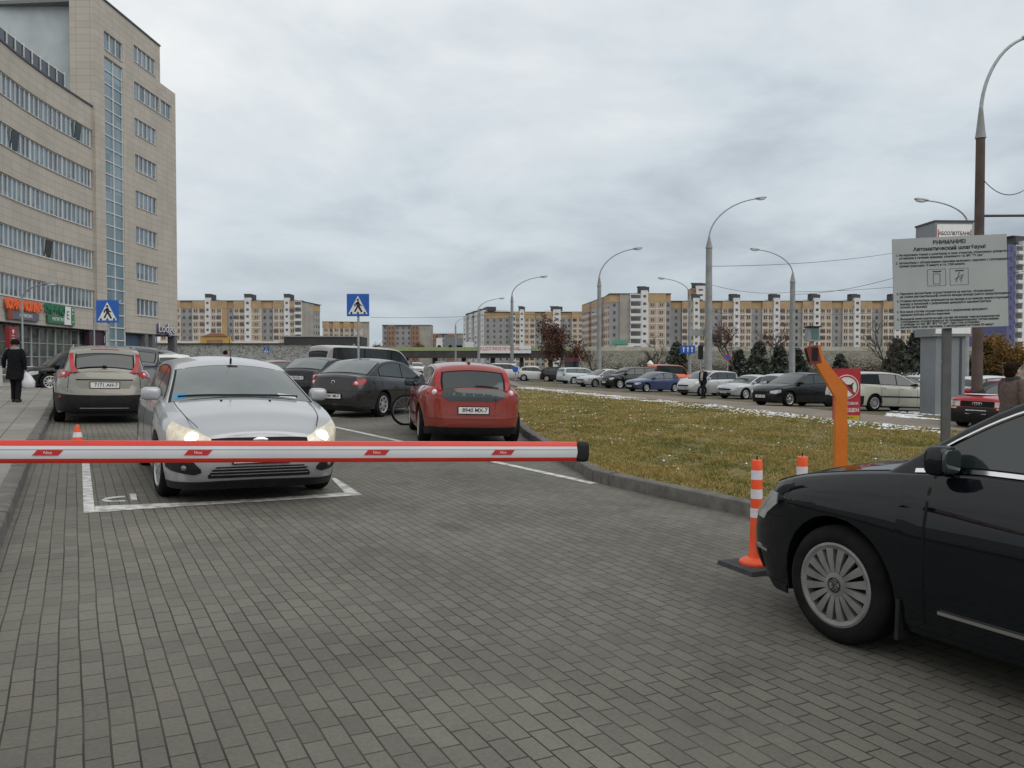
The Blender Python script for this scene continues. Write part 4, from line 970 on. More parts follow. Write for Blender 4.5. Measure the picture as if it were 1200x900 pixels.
# second row and further cars, right to left
row = [
    ('hatch', 'hatchback', 'pale blue hatchback between the bank pylon and the woman in brown', HB, P_LBLUE, 19.2, 32.5, .95, .3),
    ('hatch', 'hatchback', 'dark grey hatchback behind the bonnet of the cream estate car', HB, P_GREY, 17.6, 37.0, .93, .37),
    ('wagon', 'estate_car', 'silver estate car whose roof shows above the black sedan', WG, P_LSILV, 14.6, 41.0, .93, .37),
    ('hatch', 'hatchback', 'pale hatchback behind the orange post among snowy shrubs', HB, P_LSILV, 24.0, 49.0, -.9, -.4),
    ('hatch', 'hatchback', 'red hatchback of which only the roof shows behind the silver sedan', HB, P_RED, 16.5, 51.0, -.9, -.4),
    ('suv', 'suv', 'black SUV parked right behind the tail of the silver sedan', SV, P_BLACK, 9.0, 62.5, -.9, -.4),
    ('hatch', 'hatchback', 'dark red hatchback behind the bonnet of the blue hatchback', HB, P_DRED, 10.3, 66.5, -.9, -.4),
    ('van', 'van', 'orange delivery van behind the blue hatchback', (4.6, 1.8, 1.95, 2.8, .85, .32), P_ORANGE, 14.9, 77, .93, .37),
    ('sedan', 'sedan', 'pale silver sedan just right of the orange van', SD, P_LSILV, 18.2, 79, -.9, -.4),
    ('hatch', 'hatchback', 'white hatchback facing right beside the foot of the lamp post', HB, P_WHITE, 2.6, 81, .96, -.2),
    ('suv', 'suv', 'white SUV left of the white hatchback, cut by the lamp post', SV, P_WHITE, -.2, 84, .96, -.2),
    ('hatch', 'hatchback', 'dark hatchback under the brown-leaved tree', HB, P_GREY, 4.8, 80, .96, -.2),
    ('wagon', 'estate_car', 'pale estate car behind the windscreen of the silver sedan', WG, P_LBLUE, 6.2, 73, .9, .4),
    ('hatch', 'hatchback', 'silver hatchback behind the man, left of the white minivan roof', HB, P_LSILV, 15.4, 66, -.9, -.4),
    ('sedan', 'sedan', 'pale sedan behind the woman in brown, far right', SD, P_WHITE, 24.5, 37.5, -.9, -.4),
]
for kind, nm, lab, dims, pt, x, y, hx, hy in row:
    park(kind, nm, lab, dims, pt, x, y, hx, hy, det=0)
# far row in the open ground under the overpass
fp = [P_WHITE, P_RED, P_LSILV, P_GREY, P_BLUE, P_LBLUE, P_DRED]
for i in range(13):
    x = -34+i*3.05+random.uniform(-.4, .4)
    s_, o = park(['hatch', 'sedan', 'suv'][i % 3], 'parked_car', 'distant parked car in the row under the overpass', HB if i % 3 == 0 else SD if i % 3 == 1 else SV, fp[(i*3) % 7], x, 112+random.uniform(-1, 1), random.choice([.2, -.2]), -.98, group='cars in the row under the overpass', det=0)
# ------------------------------------------------------------------ office building on the left
def facade_mat():
    m, nt, b = newmat('office_stone_cladding'); L = nt.links.new
    tc = nd(nt, 'ShaderNodeTexCoord'); g = nd(nt, 'ShaderNodeNewGeometry'); sp = nd(nt, 'ShaderNodeSeparateXYZ'); L(tc.outputs['Object'], sp.inputs[0])
    ad = nd(nt, 'ShaderNodeMath', operation='ADD'); L(sp.outputs['X'], ad.inputs[0]); L(sp.outputs['Y'], ad.inputs[1])
    cb = nd(nt, 'ShaderNodeCombineXYZ'); L(ad.outputs[0], cb.inputs['X']); L(sp.outputs['Z'], cb.inputs['Y'])
    br = nd(nt, 'ShaderNodeTexBrick'); br.offset = 0; br.inputs['Scale'].default_value = 1; br.inputs['Brick Width'].default_value = 1.2; br.inputs['Row Height'].default_value = .58; br.inputs['Mortar Size'].default_value = .018
    br.inputs['Color1'].default_value = (.49, .445, .38, 1); br.inputs['Color2'].default_value = (.45, .41, .352, 1); br.inputs['Mortar'].default_value = (.31, .28, .24, 1)
    L(cb.outputs[0], br.inputs['Vector'])
    n = nd(nt, 'ShaderNodeTexNoise'); n.inputs['Scale'].default_value = .5; n.inputs['Detail'].default_value = 8; L(tc.outputs['Object'], n.inputs['Vector'])
    mr = nd(nt, 'ShaderNodeMapRange'); mr.inputs['To Min'].default_value = .82; mr.inputs['To Max'].default_value = 1.15; L(n.outputs['Fac'], mr.inputs['Value'])
    vm = nd(nt, 'ShaderNodeVectorMath', operation='SCALE'); L(br.outputs['Color'], vm.inputs[0]); L(mr.outputs[0], vm.inputs['Scale']); L(vm.outputs[0], b.inputs['Base Color']); b.inputs['Roughness'].default_value = .7
    return m
STONE = facade_mat()
def winglass(name, c1, c2, sc):
    m, nt, b = newmat(name); L = nt.links.new
    tc = nd(nt, 'ShaderNodeTexCoord'); sp = nd(nt, 'ShaderNodeSeparateXYZ'); L(tc.outputs['Object'], sp.inputs[0])
    ad = nd(nt, 'ShaderNodeMath', operation='ADD'); L(sp.outputs['X'], ad.inputs[0]); L(sp.outputs['Y'], ad.inputs[1])
    ml = nd(nt, 'ShaderNodeMath', operation='MULTIPLY'); ml.inputs[1].default_value = sc; L(ad.outputs[0], ml.inputs[0]); fl = nd(nt, 'ShaderNodeMath', operation='FLOOR'); L(ml.outputs[0], fl.inputs[0])
    zz = nd(nt, 'ShaderNodeMath', operation='MULTIPLY'); zz.inputs[1].default_value = .3; L(sp.outputs['Z'], zz.inputs[0]); f2 = nd(nt, 'ShaderNodeMath', operation='FLOOR'); L(zz.outputs[0], f2.inputs[0])
    cb = nd(nt, 'ShaderNodeCombineXYZ'); L(fl.outputs[0], cb.inputs[0]); L(f2.outputs[0], cb.inputs[1])
    wn = nd(nt, 'ShaderNodeTexWhiteNoise', noise_dimensions='2D'); L(cb.outputs[0], wn.inputs['Vector'])
    mx = nd(nt, 'ShaderNodeMix', data_type='RGBA'); mx.inputs['A'].default_value = rgba(c1); mx.inputs['B'].default_value = rgba(c2); L(wn.outputs['Value'], mx.inputs['Factor'])
    L(mx.outputs['Result'], b.inputs['Base Color']); b.inputs['Roughness'].default_value = .06; b.inputs['IOR'].default_value = 1.7; return m
WG1 = winglass('office_window_glass', (.055, .085, .12), (.17, .24, .3), 1.15)  # blue of the panes stands in for reflection, set in the base colours
WG2 = winglass('stair_glass', (.1, .17, .21), (.2, .29, .34), .9)
WG3 = winglass('shop_glass', (.035, .05, .045), (.14, .16, .15), .7)
PVC = pm('window_frame_white', (.62, .62, .6), .5, var=.08)
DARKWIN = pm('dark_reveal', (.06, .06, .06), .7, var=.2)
CONC = pm('smooth_grey_render', (.46, .5, .5), .8, var=.12, scale=.6)
BLUEP = pm('blue_wall_panel', (.045, .08, .14), .5, var=.2, scale=1)
off_b = thing('office_building', 'large beige stone office building with long ribbon windows on the left', 'building', (-36, 71, 0))
OB = Vector((-36, 71, 0))
def ob(mb, name, mat, parent=None, **k):
    o = mb.build(name, mat, parent or off_b, **k)
    if parent is None: o.location = -OB
    return o
def wallquad(mb, a, b, z0, z1, th):
    """upright slab from a to b (plan), thickness th to the left of a->b"""
    a, b = Vector((a[0], a[1], 0)), Vector((b[0], b[1], 0)); t = (b-a).normalized(); n = Vector((-t.y, t.x, 0))*th
    P = [a, b, b+n, a+n]; mb.prism([(p.x, p.y) for p in P], z0, z1)
# concave plan of the lower wing, from beyond the left edge of the picture to the tower
wing = curve([(36, -31.3), (46, -33.2), (55.7, -34.8), (60.4, -35.5), (65.4, -35.9), (71.2, -36.1)])
ys = frange(36, 71, 29); W0 = [(wing(y), y) for y in ys]
SILLS = [6.1, 9.5, 12.95, 16.4, 19.85]; WH = 1.55
def ribbon(mb, pts, z0, z1, th, outs=0.0):
    """curved band following pts; outer face shifted outs towards the street (+x)"""
    vs = []
    for i, p in enumerate(pts):
        a = pts[max(0, i-1)]; c = pts[min(len(pts)-1, i+1)]; t = Vector((c[0]-a[0], c[1]-a[1], 0)).normalized(); n = Vector((t.y, -t.x, 0))
        for o in (outs, outs-th):
            for z in (z0, z1): vs.append((p[0]+n.x*o, p[1]+n.y*o, z))
    k = len(pts); fs = []
    for i in range(k-1):
        b0, b1 = i*4, (i+1)*4
        fs += [(b0, b1, b1+1, b0+1), (b0+2, b0+3, b1+3, b1+2), (b0+1, b1+1, b1+3, b0+3), (b0, b0+2, b1+2, b1)]
    fs += [(0, 1, 3, 2), ((k-1)*4, (k-1)*4+2, (k-1)*4+3, (k-1)*4+1)]
    mb.add(vs, fs)
zs_ = [4.28]+SILLS+[23.4]
WE = [p for p in W0 if p[1] <= 70.0]+[(wing(70.75), 70.75)]
mb = MB(); ribbon(mb, W0, 4.28, 6.1, .4)
for i, z in enumerate(SILLS):
    ribbon(mb, W0, z+WH, SILLS[i+1] if i+1 < len(SILLS) else 23.4, .4)
ribbon(mb, [p for p in W0 if p[1] >= 70.8]+[(wing(71.5), 71.5)], 6.1, 21.4, .38)
ob(mb, 'wall', STONE, smooth=30)
for i, z in enumerate(SILLS):
    # the ribbon is divided into windows by thicker posts; every window has its panes and mullions
    N = len(WE)-1; step = 4
    for j in range(0, N, step):
        seg = WE[j:min(j+step, N)+1]
        if len(seg) < 2: continue
        mb = MB(); ribbon(mb, seg, z, z+WH, .06, -.16); w_ = ob(mb, 'window', WG1, smooth=20)
        fr_ = MB()
        ribbon(fr_, seg, z, z+.09, .08, -.1); ribbon(fr_, seg, z+WH-.08, z+WH, .08, -.1)
        M = (len(seg)-1)*2-(1 if len(seg) > 3 else 0)
        for q in range(M+(1 if j+step >= N else 0)):
            t = q/M*(len(seg)-1); a = int(min(t, len(seg)-2)); f_ = t-a
            x = seg[a][0]*(1-f_)+seg[a+1][0]*f_; y = seg[a][1]*(1-f_)+seg[a+1][1]*f_
            wd = .14 if q in (0, M) else .06
            fr_.box((x-.12, y, z+WH/2), (.09, wd, WH-.02))
        fr_.build('frame', PVC, w_, smooth=0)
        if (i*7+j) % 5 == 2:   # a tilted sash
            x, y = seg[len(seg)//2]; sm = MB(); sm.box((0, 0, .68), (.05, .85, 1.3)); so_ = sm.build('sash', GLASS, w_, smooth=0); so_.location = (x-.1, y, z+.1); so_.rotation_euler = (0, .13, 0)
sl_ = MB()
for z in SILLS: ribbon(sl_, WE, z-.05, z+.0, .3, .07)
ob(sl_, 'sill', pm('window_sill_pale', (.55, .54, .51), .6, var=.1))
mb = MB(); ribbon(mb, W0, 23.4, 23.55, .5, .08); ob(mb, 'coping', pm('dark_coping', (.05, .055, .07), .5))
# terrace railing with dark glass on the wing roof
mb = MB(); ribbon(mb, [p for p in W0 if p[1] < 69.5], 23.75, 25.3, .04, -1.1); tr = ob(mb, 'terrace_railing', pm('dark_blue_glass', (.03, .04, .06), .15, var=.2))
mb = MB()
for p in W0[:-2]: mb.box((p[0]-1.05, p[1], 24.5), (.07, .09, 1.9))
ribbon(mb, [p for p in W0 if p[1] < 69.5], 25.3, 25.38, .08, -1.07); ribbon(mb, [p for p in W0 if p[1] < 69.5], 24.0, 24.06, .06, -1.06); mb.build('rail', PVC, tr, smooth=0)
mb = MB(); ribbon(mb, W0, 23.2, 23.42, 9, -.4); ob(mb, 'roof', pm('roof_membrane', (.2, .2, .2), .9))
# tower: stone face towards us, street face towards +x
def fx(y): return -38.4+.036*y
Y0, Y1, Y2 = 71.0, 83.2, 86.6
mb = MB(); wallquad(mb, (fx(Y0), Y0), (fx(Y0)-2.1, Y0), 21.4, 33.2, -.4)
ob(mb, 'wall', STONE, smooth=0)
mb = MB(); wallquad(mb, (fx(Y0)-2.1, Y0+1.5), (fx(Y0)-26, Y0+1.5), 21, 44, -.4); cw = ob(mb, 'wall', CONC, smooth=0)
mb = MB(); mb.box((fx(Y0)-3.9, Y0+1.48, 25.0), (1.1, .08, 3.6)); d_ = mb.build('door', pm('dark_blue_door', (.04, .045, .07), .5), cw, smooth=0)
mb = MB()
for z in (24.4, 24.75, 25.1): mb.box((fx(Y0)-3.9, Y0+.7, z), (1.5, .04, .04))
mb.build('guard_rail', PVC, d_, smooth=0)
# street face of the tower with real openings: build in vertical bands
ST0, ST1 = 72.6, 75.8     # stair glazing
WN0 = 77.9; WN = {k: (82.2, ) for k in range(9)}
def wy(k): return 85.6 if k == 6 else 82.2
def twall(mb, ya, yb_, z0, z1):
    wallquad(mb, (fx(ya), ya), (fx(yb_), yb_), z0, z1, .4)
mb = MB()
twall(mb, Y0, ST0, 4.28, 33.2); twall(mb, ST0, ST1, 28.4, 29.0); twall(mb, ST0, ST1, 30.6, 33.2)
twall(mb, ST1, WN0, 4.28, 33.2)
tz = [6.0+3.41*k for k in range(8)]
prev = 4.28
for k, z in enumerate(tz):
    top_ = z+WH
    end = Y2 if k < 6 else (Y2 if k == 6 else Y1)
    if k == 7: twall(mb, WN0, Y2, prev, 29.6); prev = 29.6
    twall(mb, WN0, (Y2 if k <= 6 else Y1), prev, z)
    if wy(k) < end-.3: twall(mb, wy(k), end, z, top_)
    prev = top_
twall(mb, WN0, Y1, prev, 33.2)
# end face beyond the corner and back
wallquad(mb, (fx(Y2), Y2), (fx(Y2)-14, Y2), 4.28, 26.2, .3); wallquad(mb, (fx(Y1), Y1), (fx(Y1)-14, Y1), 26.2, 33.2, .3)
ob(mb, 'wall', STONE, smooth=0)
def twin(ya, yb_, z0, z1, n, name='window', mat=WG1, rows=1):
    m_ = MB(); wallquad(m_, (fx(ya)-.16, ya), (fx(yb_)-.16, yb_), z0, z1, .06); o = ob(m_, name, mat, smooth=0)
    f_ = MB()
    for i in range(n+1):
        y = ya+(yb_-ya)*i/n; f_.box((fx(y)-.12, y, (z0+z1)/2), (.09, .1, z1-z0))
    for j in range(rows+1):
        z = z0+(z1-z0)*j/rows; y = (ya+yb_)/2
        wallquad(f_, (fx(ya)-.085, ya), (fx(yb_)-.085, yb_), z-.045, z+.045, .07)
    f_.build('frame', PVC, o, smooth=0)
    s_ = MB(); wallquad(s_, (fx(ya)+.07, ya), (fx(yb_)+.07, yb_), z0-.07, z0-.01, .2); s_.build('sill', pm('window_sill_pale', (.55, .54, .51)), o, smooth=0)
for k, z in enumerate(tz): twin(WN0, wy(k), z, z+WH, 7 if k == 6 else 5)
twin(ST0, ST1, 29.0, 30.6, 3)
twin(ST0, ST1, 1.2, 28.4, 2, 'stair_window', WG2, 24)
mb = MB(); wallquad(mb, (fx(Y0)+.1, Y0), (fx(Y1)+.1, Y1), 33.2, 33.34, .6); ob(mb, 'coping', pm('dark_coping', (.05, .055, .07)), smooth=0)
mb = MB(); mb.prism([(fx(Y0)-.3, Y0+.3), (fx(Y1)-.3, Y1-.2), (fx(Y1)-13, Y1-.2), (fx(Y0)-20, Y0+2)], 32.6, 32.9); mb.prism([(fx(Y1)-.3, Y1), (fx(Y2)-.3, Y2-.1), (fx(Y2)-13, Y2-.1), (fx(Y1)-13, Y1)], 29.0, 29.3); ob(mb, 'roof', pm('roof_membrane', (.2, .2, .2)), smooth=0)
# ground floor: shop glazing under the wing, recess with columns under the tower
mb = MB(); ribbon(mb, W0, .2, 4.28, .1, -.9); sg_ = ob(mb, 'shop_window', WG3, smooth=20)
mb = MB()
for i, p in enumerate(W0):
    mb.box((p[0]-.85, p[1], 2.2), (.12, .06 if i % 3 else .16, 4.2))
for z in (.9, 1.9, 2.95, 4.15): ribbon(mb, W0, z-.03, z+.03, .1, -.82)
mb.build('frame', pm('shop_frame_grey', (.36, .37, .37), .5), sg_, smooth=0)
mb = MB(); ribbon(mb, [p for p in W0 if p[1] < 57.5], .2, 4.27, .3, -.7); ob(mb, 'blue_panel', BLUEP)
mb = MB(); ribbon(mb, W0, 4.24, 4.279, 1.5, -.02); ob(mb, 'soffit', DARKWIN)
mb = MB(); wallquad(mb, (fx(70.2)-.3, 70.2), (fx(ST0)-.3, ST0), .3, 4.28, .3); ob(mb, 'entrance_panel', pm('dark_purple_panel', (.05, .025, .04), .5), smooth=0)
mb = MB(); wallquad(mb, (fx(ST1)-.5, ST1), (fx(79.2)-.5, 79.2), .3, 4.28, .3); ob(mb, 'blue_panel', BLUEP, smooth=0)
mb = MB(); wallquad(mb, (fx(79.2)-3.5, 79.2), (fx(Y2)-3.5, Y2), .3, 4.28, .3); ob(mb, 'recess_wall', pm('recess_grey', (.16, .16, .165), .7, var=.2, scale=.8), smooth=0)
for y in (79.9, 81.4, 86.2):
    mb = MB(); mb.box((fx(y)-.4, y, 2.2), (.7, .7, 4.16)); ob(mb, 'column', pm('column_grey', (.13, .13, .135), .7, var=.2), smooth=0)
mb = MB(); mb.box((fx(83.6)-3.3, 83.6, 2.3), (.1, 3.2, 1.8)); pw = ob(mb, 'poster_window', pm('poster_pale', (.55, .52, .5), .5, var=.4, scale=2), smooth=0)
mb = MB(); mb.box((fx(82.7)-3.22, 82.7, 2.1), (.06, 1.3, 1.3)); mb.build('red_poster', REDP, pw, smooth=0)
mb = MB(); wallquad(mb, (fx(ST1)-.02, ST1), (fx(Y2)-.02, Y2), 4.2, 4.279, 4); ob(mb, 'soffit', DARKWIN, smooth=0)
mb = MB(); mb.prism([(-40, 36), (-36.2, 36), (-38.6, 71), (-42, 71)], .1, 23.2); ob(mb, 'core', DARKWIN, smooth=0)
# signs on the building
def wing_at(y): return Vector((wing(y), y, 0))
def facing(y):
    a, b = wing_at(y-1), wing_at(y+1); t = (b-a).normalized(); return t, Vector((t.y, -t.x, 0))
def wing_sign(name, label, px0, px1, py0, py1, build):
    """panel on the wing wall between two picture columns"""
    def yy(px):
        u = (px-600)/F; lo, hi = 40, 71
        for _ in range(40):
            m = (lo+hi)/2
            if wing(m)/m < u: lo = m
            else: hi = m
        return lo
    a, b = wing_at(yy(px0)), wing_at(yy(px1)); ym = (a.y+b.y)/2; zc = at((px0+px1)/2, (py0+py1)/2, ym).z; hgt = at(px1, py0, ym).z-at(px1, py1, ym).z
    t, n = facing(ym); o = thing(name, label, 'sign', (a+b)/2+n*.12+Vector((0, 0, zc)), 0)
    M = Matrix((t, Vector((0, 0, 1)), n)).transposed().to_4x4(); o.rotation_euler = M.to_euler()
    build(o, (b-a).length, hgt); return o
ORG = pm('sign_orange', (.85, .13, .02), .4, var=.1); GRN = pm('sign_green', (.02, .17, .08), .4, var=.1); GRY = pm('sign_grey', (.12, .12, .15), .5)
def s1(o, w, h):
    text('ЮРАС ЮЛИЗ', h*1.05, ORG, o, (0, 0, .08), (0, 0, 0), 'lettering', ext=.06, sx=w/(h*6.1), bold=.07)
wing_sign('shop_sign', 'orange raised lettering on the stone wall above the shop windows', 6.5, 44, 352.5, 365.5, s1)
def s2(o, w, h):
    mb = MB(); mb.box((0, 0, 0), (w, h, .12)); mb.build('panel', GRY, o, smooth=0)
    mb = MB(); mb.box((-w*.44, 0, .07), (w*.13, h*1.1, .06)); mb.build('logo_panel', pm('sign_brown', (.3, .05, .03)), o, smooth=0)
    text('АВТОРЕСУРС', h*.6, PLATE, o, (w*.06, 0, .07), (0, 0, 0), ext=.01, sx=.9)
wing_sign('shop_sign', 'grey strip sign with pale lettering under the orange letters', 7, 44, 365.5, 375, s2)
def s3(o, w, h):
    mb = MB(); text('ЭНЕРГИЯ', h*.62, GRN, o, (-w*.12, h*.24, .06), (0, 0, 0), ext=.05, sx=w*.62/(h*2.9), bold=.04)
    mb.box((-w*.05, -h*.26, 0), (w*.55, h*.42, .12)); mb.build('panel', GRN, o, smooth=0); text('КАПИТАЛ', h*.26, PLATE, o, (-w*.02, -h*.26, .07), (0, 0, 0), ext=.01)
    mb = MB(); mb.box((w*.27, 0, .02), (w*.2, h*.98, .16)); mb.build('white_panel', WHITE, o, smooth=0)
    mb = MB(); mb.box((w*.44, -h*.03, 0), (w*.12, h*1.0, .14)); mb.build('green_panel', GRN, o, smooth=0)
    text('Е', h*.6, GRY, o, (w*.27, 0, .11), (0, 0, 0), ext=.01); 
    for k, ch in enumerate('МКТV'): text(ch, h*.2, PLATE, o, (w*.44, h*(.33-.22*k), .08), (0, 0, 0), ext=.01)
wing_sign('shop_sign', 'green lettering and green panel with a white box sign beside it', 47.5, 85.5, 358, 380, s3)
def s4(o, w, h):
    mb = MB(); mb.box((0, 0, 0), (w, h, .3)); mb.build('panel', pm('sign_dark_red', (.32, .03, .035)), o, smooth=0)
    mb = MB(); mb.ellip((0, h*.28, .16), (w*.13, h*.1, .02)); mb.build('flame_mark', PLATE, o)
    for k in range(4): text('КАФЕ БАР'[:8], h*.07, PLATE, o, (0, h*(.08-.13*k), .16), (0, 0, 0), ext=.004)
wing_sign('shop_sign', 'upright dark red sign with a white flame above the woman in black', 7, 15.5, 383, 408, s4)
lo_ = thing('shop_sign', 'white and violet cursive letters on the far corner of the stone building', 'sign', (fx(83.4)+.2, 83.4, at(199, 386, 83.4).z), 0)
M_ = Matrix((Vector((.065, 1, 0)).normalized(), Vector((0, 0, 1)), Vector((1, -.065, 0)).normalized())).transposed().to_4x4(); lo_.rotation_euler = M_.to_euler()
text('Lodge', 1.3, pm('sign_violet', (.1, .08, .2)), lo_, (0, 0, .02), (0, 0, 0), ext=.05, sx=1.1, bold=.05)
text('Lodge', 1.3, PLATE, lo_, (.06, .08, .1), (0, 0, 0), ext=.02, sx=1.1, bold=-.01)
# low white planter wall and step railing by the shop windows
pl_ = thing('planter', 'low white concrete planter at the left edge behind the woman in black', 'planter', (-19.8, 28.5, gz(-19.8, 28.5)+.11))
mb = MB(); mb.box((0, 0, .33), (3.4, 1.2, .66)); mb.build('planter_box', pm('pale_concrete', (.5, .49, .46), .8, var=.15), pl_, smooth=0)
mb = MB(); mb.box((0, 0, .67), (3.2, 1.0, .03)); mb.build('soil', SOIL, pl_, smooth=0)
rl = thing('railing', 'white pipe railing in front of the shop windows', 'railing', (-27.5, 47, gz(-27.5, 47)))
mb = MB()
for z in (.5, .95): mb.tube([(-3, -4, z), (2.2, 6, z)], .03, 6)
mb.build('rail', PVC, rl)
for t in frange(0, 1, 6): mb = MB(); mb.tube([(-3+5.2*t, -4+10*t, 0), (-3+5.2*t, -4+10*t, .97)], .03, 6); mb.build('post', PVC, rl)
# ------------------------------------------------------------------ apartment blocks
A_TAN = pm('panel_tan', (.47, .365, .265), .85, var=.2, scale=.25); A_OCH = pm('panel_ochre', (.43, .295, .16), .85, var=.15, scale=.3)  # tan and ochre less saturated: slight distance haze mixed into the colours
A_GRY = pm('panel_grey', (.3, .3, .295), .85, var=.15, scale=.3); A_WHT = pm('panel_white', (.66, .66, .65), .8, var=.1, scale=.3)
A_CRM = pm('band_cream', (.68, .63, .56), .8, var=.1); A_DRK = pm('roof_dark', (.06, .06, .065), .8, var=.2); A_PLN = pm('panel_concrete', (.33, .31, .27), .9, var=.2, scale=.2)
A_BRK = pm('panel_brown_brick', (.3, .17, .11), .9, var=.2, scale=.5); A_VIO = pm('panel_violet_blue', (.1, .11, .24), .7, var=.15); A_PNK = pm('panel_pinkish', (.46, .39, .34), .85, var=.15, scale=.3)
A_WIN = winglass('flat_window_glass', (.03, .028, .03), (.12, .1, .085), .6)
COLS = {'o': A_TAN, 'g': A_GRY, 's': A_WHT, 'b': A_WHT, 'p': A_PLN, 'k': A_BRK, 'v': A_VIO, 'r': A_PNK, 'q': A_OCH}
OUTS = {'o': 0, 'g': .7, 's': -.5, 'b': -.25, 'p': .2, 'k': -.2, 'v': -.3, 'r': 0, 'q': 0.1}
def block(name, label, A, B, z0, nfl, fh, secs, depth=13, attic=True, win=True, group=None):
    A = Vector(A); B = Vector(B); d = B-A; Lt = d.length
    t = thing(name, label, 'building', (A.x, A.y, z0), math.atan2(d.y, d.x), group)
    tot = sum(s[1] for s in secs); x = 0; H = nfl*fh; wins = []
    for ty, wpx in secs:
        w = Lt*wpx/tot; y = OUTS[ty]; x0, x1 = x, x+w; x += w
        mb = MB(); hh = H+(1.4 if ty == 's' else 0); mb.box(((x0+x1)/2, (y+depth)/2, hh/2), (w-.01, depth-y, hh)); mb.build('wall', COLS[ty], t, smooth=0)
        if attic and ty in 'ogrq':
            mb = MB(); mb.box(((x0+x1)/2, y-.06, H-.55*fh), (w-.03, .12, fh*1.06)); mb.build('attic_panel', A_OCH, t, smooth=0)
        nf = nfl-(1 if attic and ty in 'or' else 0)
        if ty in 'or':
            mb = MB(); ncol = max(1, round(w/3.1))
            for f in range(nf+1): mb.box(((x0+x1)/2, y-.05, f*fh+.12), (w-.04, .12, .34))
            for c in range(ncol+1): mb.box((x0+w*c/ncol+(.14 if c == 0 else -.14 if c == ncol else 0), y-.045, H*.47), (.26, .09, H*.92))
            mb.build('panel_joints', A_CRM, t, smooth=0)
            for f in range(nf):
                for c in range(ncol): wins.append((x0+w*(c+.5)/ncol+random.uniform(-.12, .12), y, f*fh+1.65, random.choice([1.25, 1.3, 1.3, 1.4, 2.15]), random.choice([1.45, 1.45, 1.5])))
        elif ty == 'g' or ty == 'v':
            ncol = max(1, round(w/3.4))
            for f in range(nf):
                for c in range(ncol): wins.append((x0+w*(c+.5)/ncol, y, f*fh+1.6, 1.0, 1.3))
        elif ty == 's':
            for f in range(nf): wins.append(((x0+x1)/2, y, f*fh+2.1, w*.42, 1.0))
            mb = MB(); mb.box(((x0+x1)/2, 3.5, H+1.9), (w*1.5, 4.5, 2.2)); mb.box(((x0+x1)/2-w*.3, 3.2, H+3.1), (w*1.2, 3, .35)); mb.build('lift_house', A_DRK, t, smooth=0)
        elif ty == 'b':
            mb = MB()
            for f in range(nf): mb.box(((x0+x1)/2, y-.5, f*fh+.6), (w*.94, 1.0, 1.05))
            mb.build('balcony', A_WHT, t, smooth=0)
            for f in range(nf): wins.append(((x0+x1)/2, y, f*fh+1.95, w*.86, 1.5))
        elif ty == 'k':
            for f in range(nf):
                for c in (-.22, .22): wins.append(((x0+x1)/2+w*c, y, f*fh+1.6, w*.2, 1.5))
    mb = MB(); mb.box((Lt/2, depth/2, H+.12), (Lt+.3, depth+.2, .24)); mb.build('roof', A_DRK, t, smooth=0)
    if win:
        me = MB().box((0, 0, 0), (1, .1, 1)); m2 = me.build('window', A_WIN, None, smooth=0); data = m2.data; bpy.data.objects.remove(m2)
        wins.sort(key=lambda q: -q[2]*0-q[3]*q[4])
        for q in wins[:95]:
            o = bpy.data.objects.new('window', data); COL.objects.link(o); o.parent = t; o.location = (q[0], q[1]-.06, q[2]); o.scale = (q[3], 1, q[4])
        rest = MB()
        for q in wins[95:]: rest.box((q[0], q[1]-.06, q[2]), (q[3], .1, q[4]))
        if rest.v: tag(rest.build('window', A_WIN, t, smooth=0), kind='stuff')
        fm = MB()
        for q in wins:
            if 1.2 < q[3] < 2:
                fm.box((q[0], q[1]-.115, q[2]), (.13, .02, q[4]-.02)); fm.box((q[0], q[1]-.1, q[2]-q[4]/2-.07), (q[3]+.2, .1, .12)); fm.box((q[0], q[1]-.1, q[2]+q[4]/2+.07), (q[3]+.2, .1, .12))
        if fm.v: tag(fm.build('window_bars', A_CRM, t, smooth=0), kind='stuff')
    return t
def pxA(px, Y): return ((px-600)/F*Y, Y)
block('apartment_block', 'tan panel apartment block with three white stair towers, right of the stone office building', pxA(188, 360), pxA(354, 360), -1, 10, 2.95,
      [('o', 24), ('g', 14), ('o', 15), ('s', 6), ('o', 13), ('q', 6), ('g', 8), ('o', 13), ('s', 7), ('o', 12), ('g', 14), ('o', 13), ('s', 6), ('o', 6), ('b', 8)])
block('apartment_block', 'plain concrete end house with an ochre top, left of the round-cornered block', pxA(354.5, 360), pxA(377, 385), -1, 10, 2.93, [('p', 14), ('g', 9)])
block('apartment_block', 'low tan apartment block behind the dark warehouse roof', pxA(378, 425), pxA(433, 430), -1, 8, 2.95, [('o', 8), ('g', 4), ('o', 8), ('g', 4), ('o', 8), ('g', 4), ('r', 10), ('p', 8)])
block('apartment_block', 'grey apartment block with two brown brick bays in the distance', pxA(448, 455), pxA(505, 455), -1, 8, 2.9, [('g', 7), ('k', 8), ('g', 20), ('k', 9), ('p', 14)], attic=False)
block('apartment_block', 'farthest brown apartment block seen low above the overpass', pxA(505, 530), pxA(546, 530), -1, 7, 3.0, [('k', 10), ('g', 9), ('k', 12), ('p', 10)], attic=False)
block('apartment_block', 'side wing with pale upright ribs above the overpass banner', pxA(544, 500), pxA(568, 438), -1, 10, 2.92, [('s', 4), ('g', 4), ('s', 4), ('g', 4), ('s', 4), ('g', 4), ('s', 4)], attic=False)
block('apartment_block', 'grey and tan apartment block with ochre bands behind the brown-leaved tree', pxA(568, 436), pxA(684, 436), -1, 10, 2.93,
      [('g', 30), ('b', 6), ('o', 5), ('s', 5), ('o', 13), ('g', 12), ('o', 9), ('s', 9), ('g', 13), ('o', 14)], attic=True)
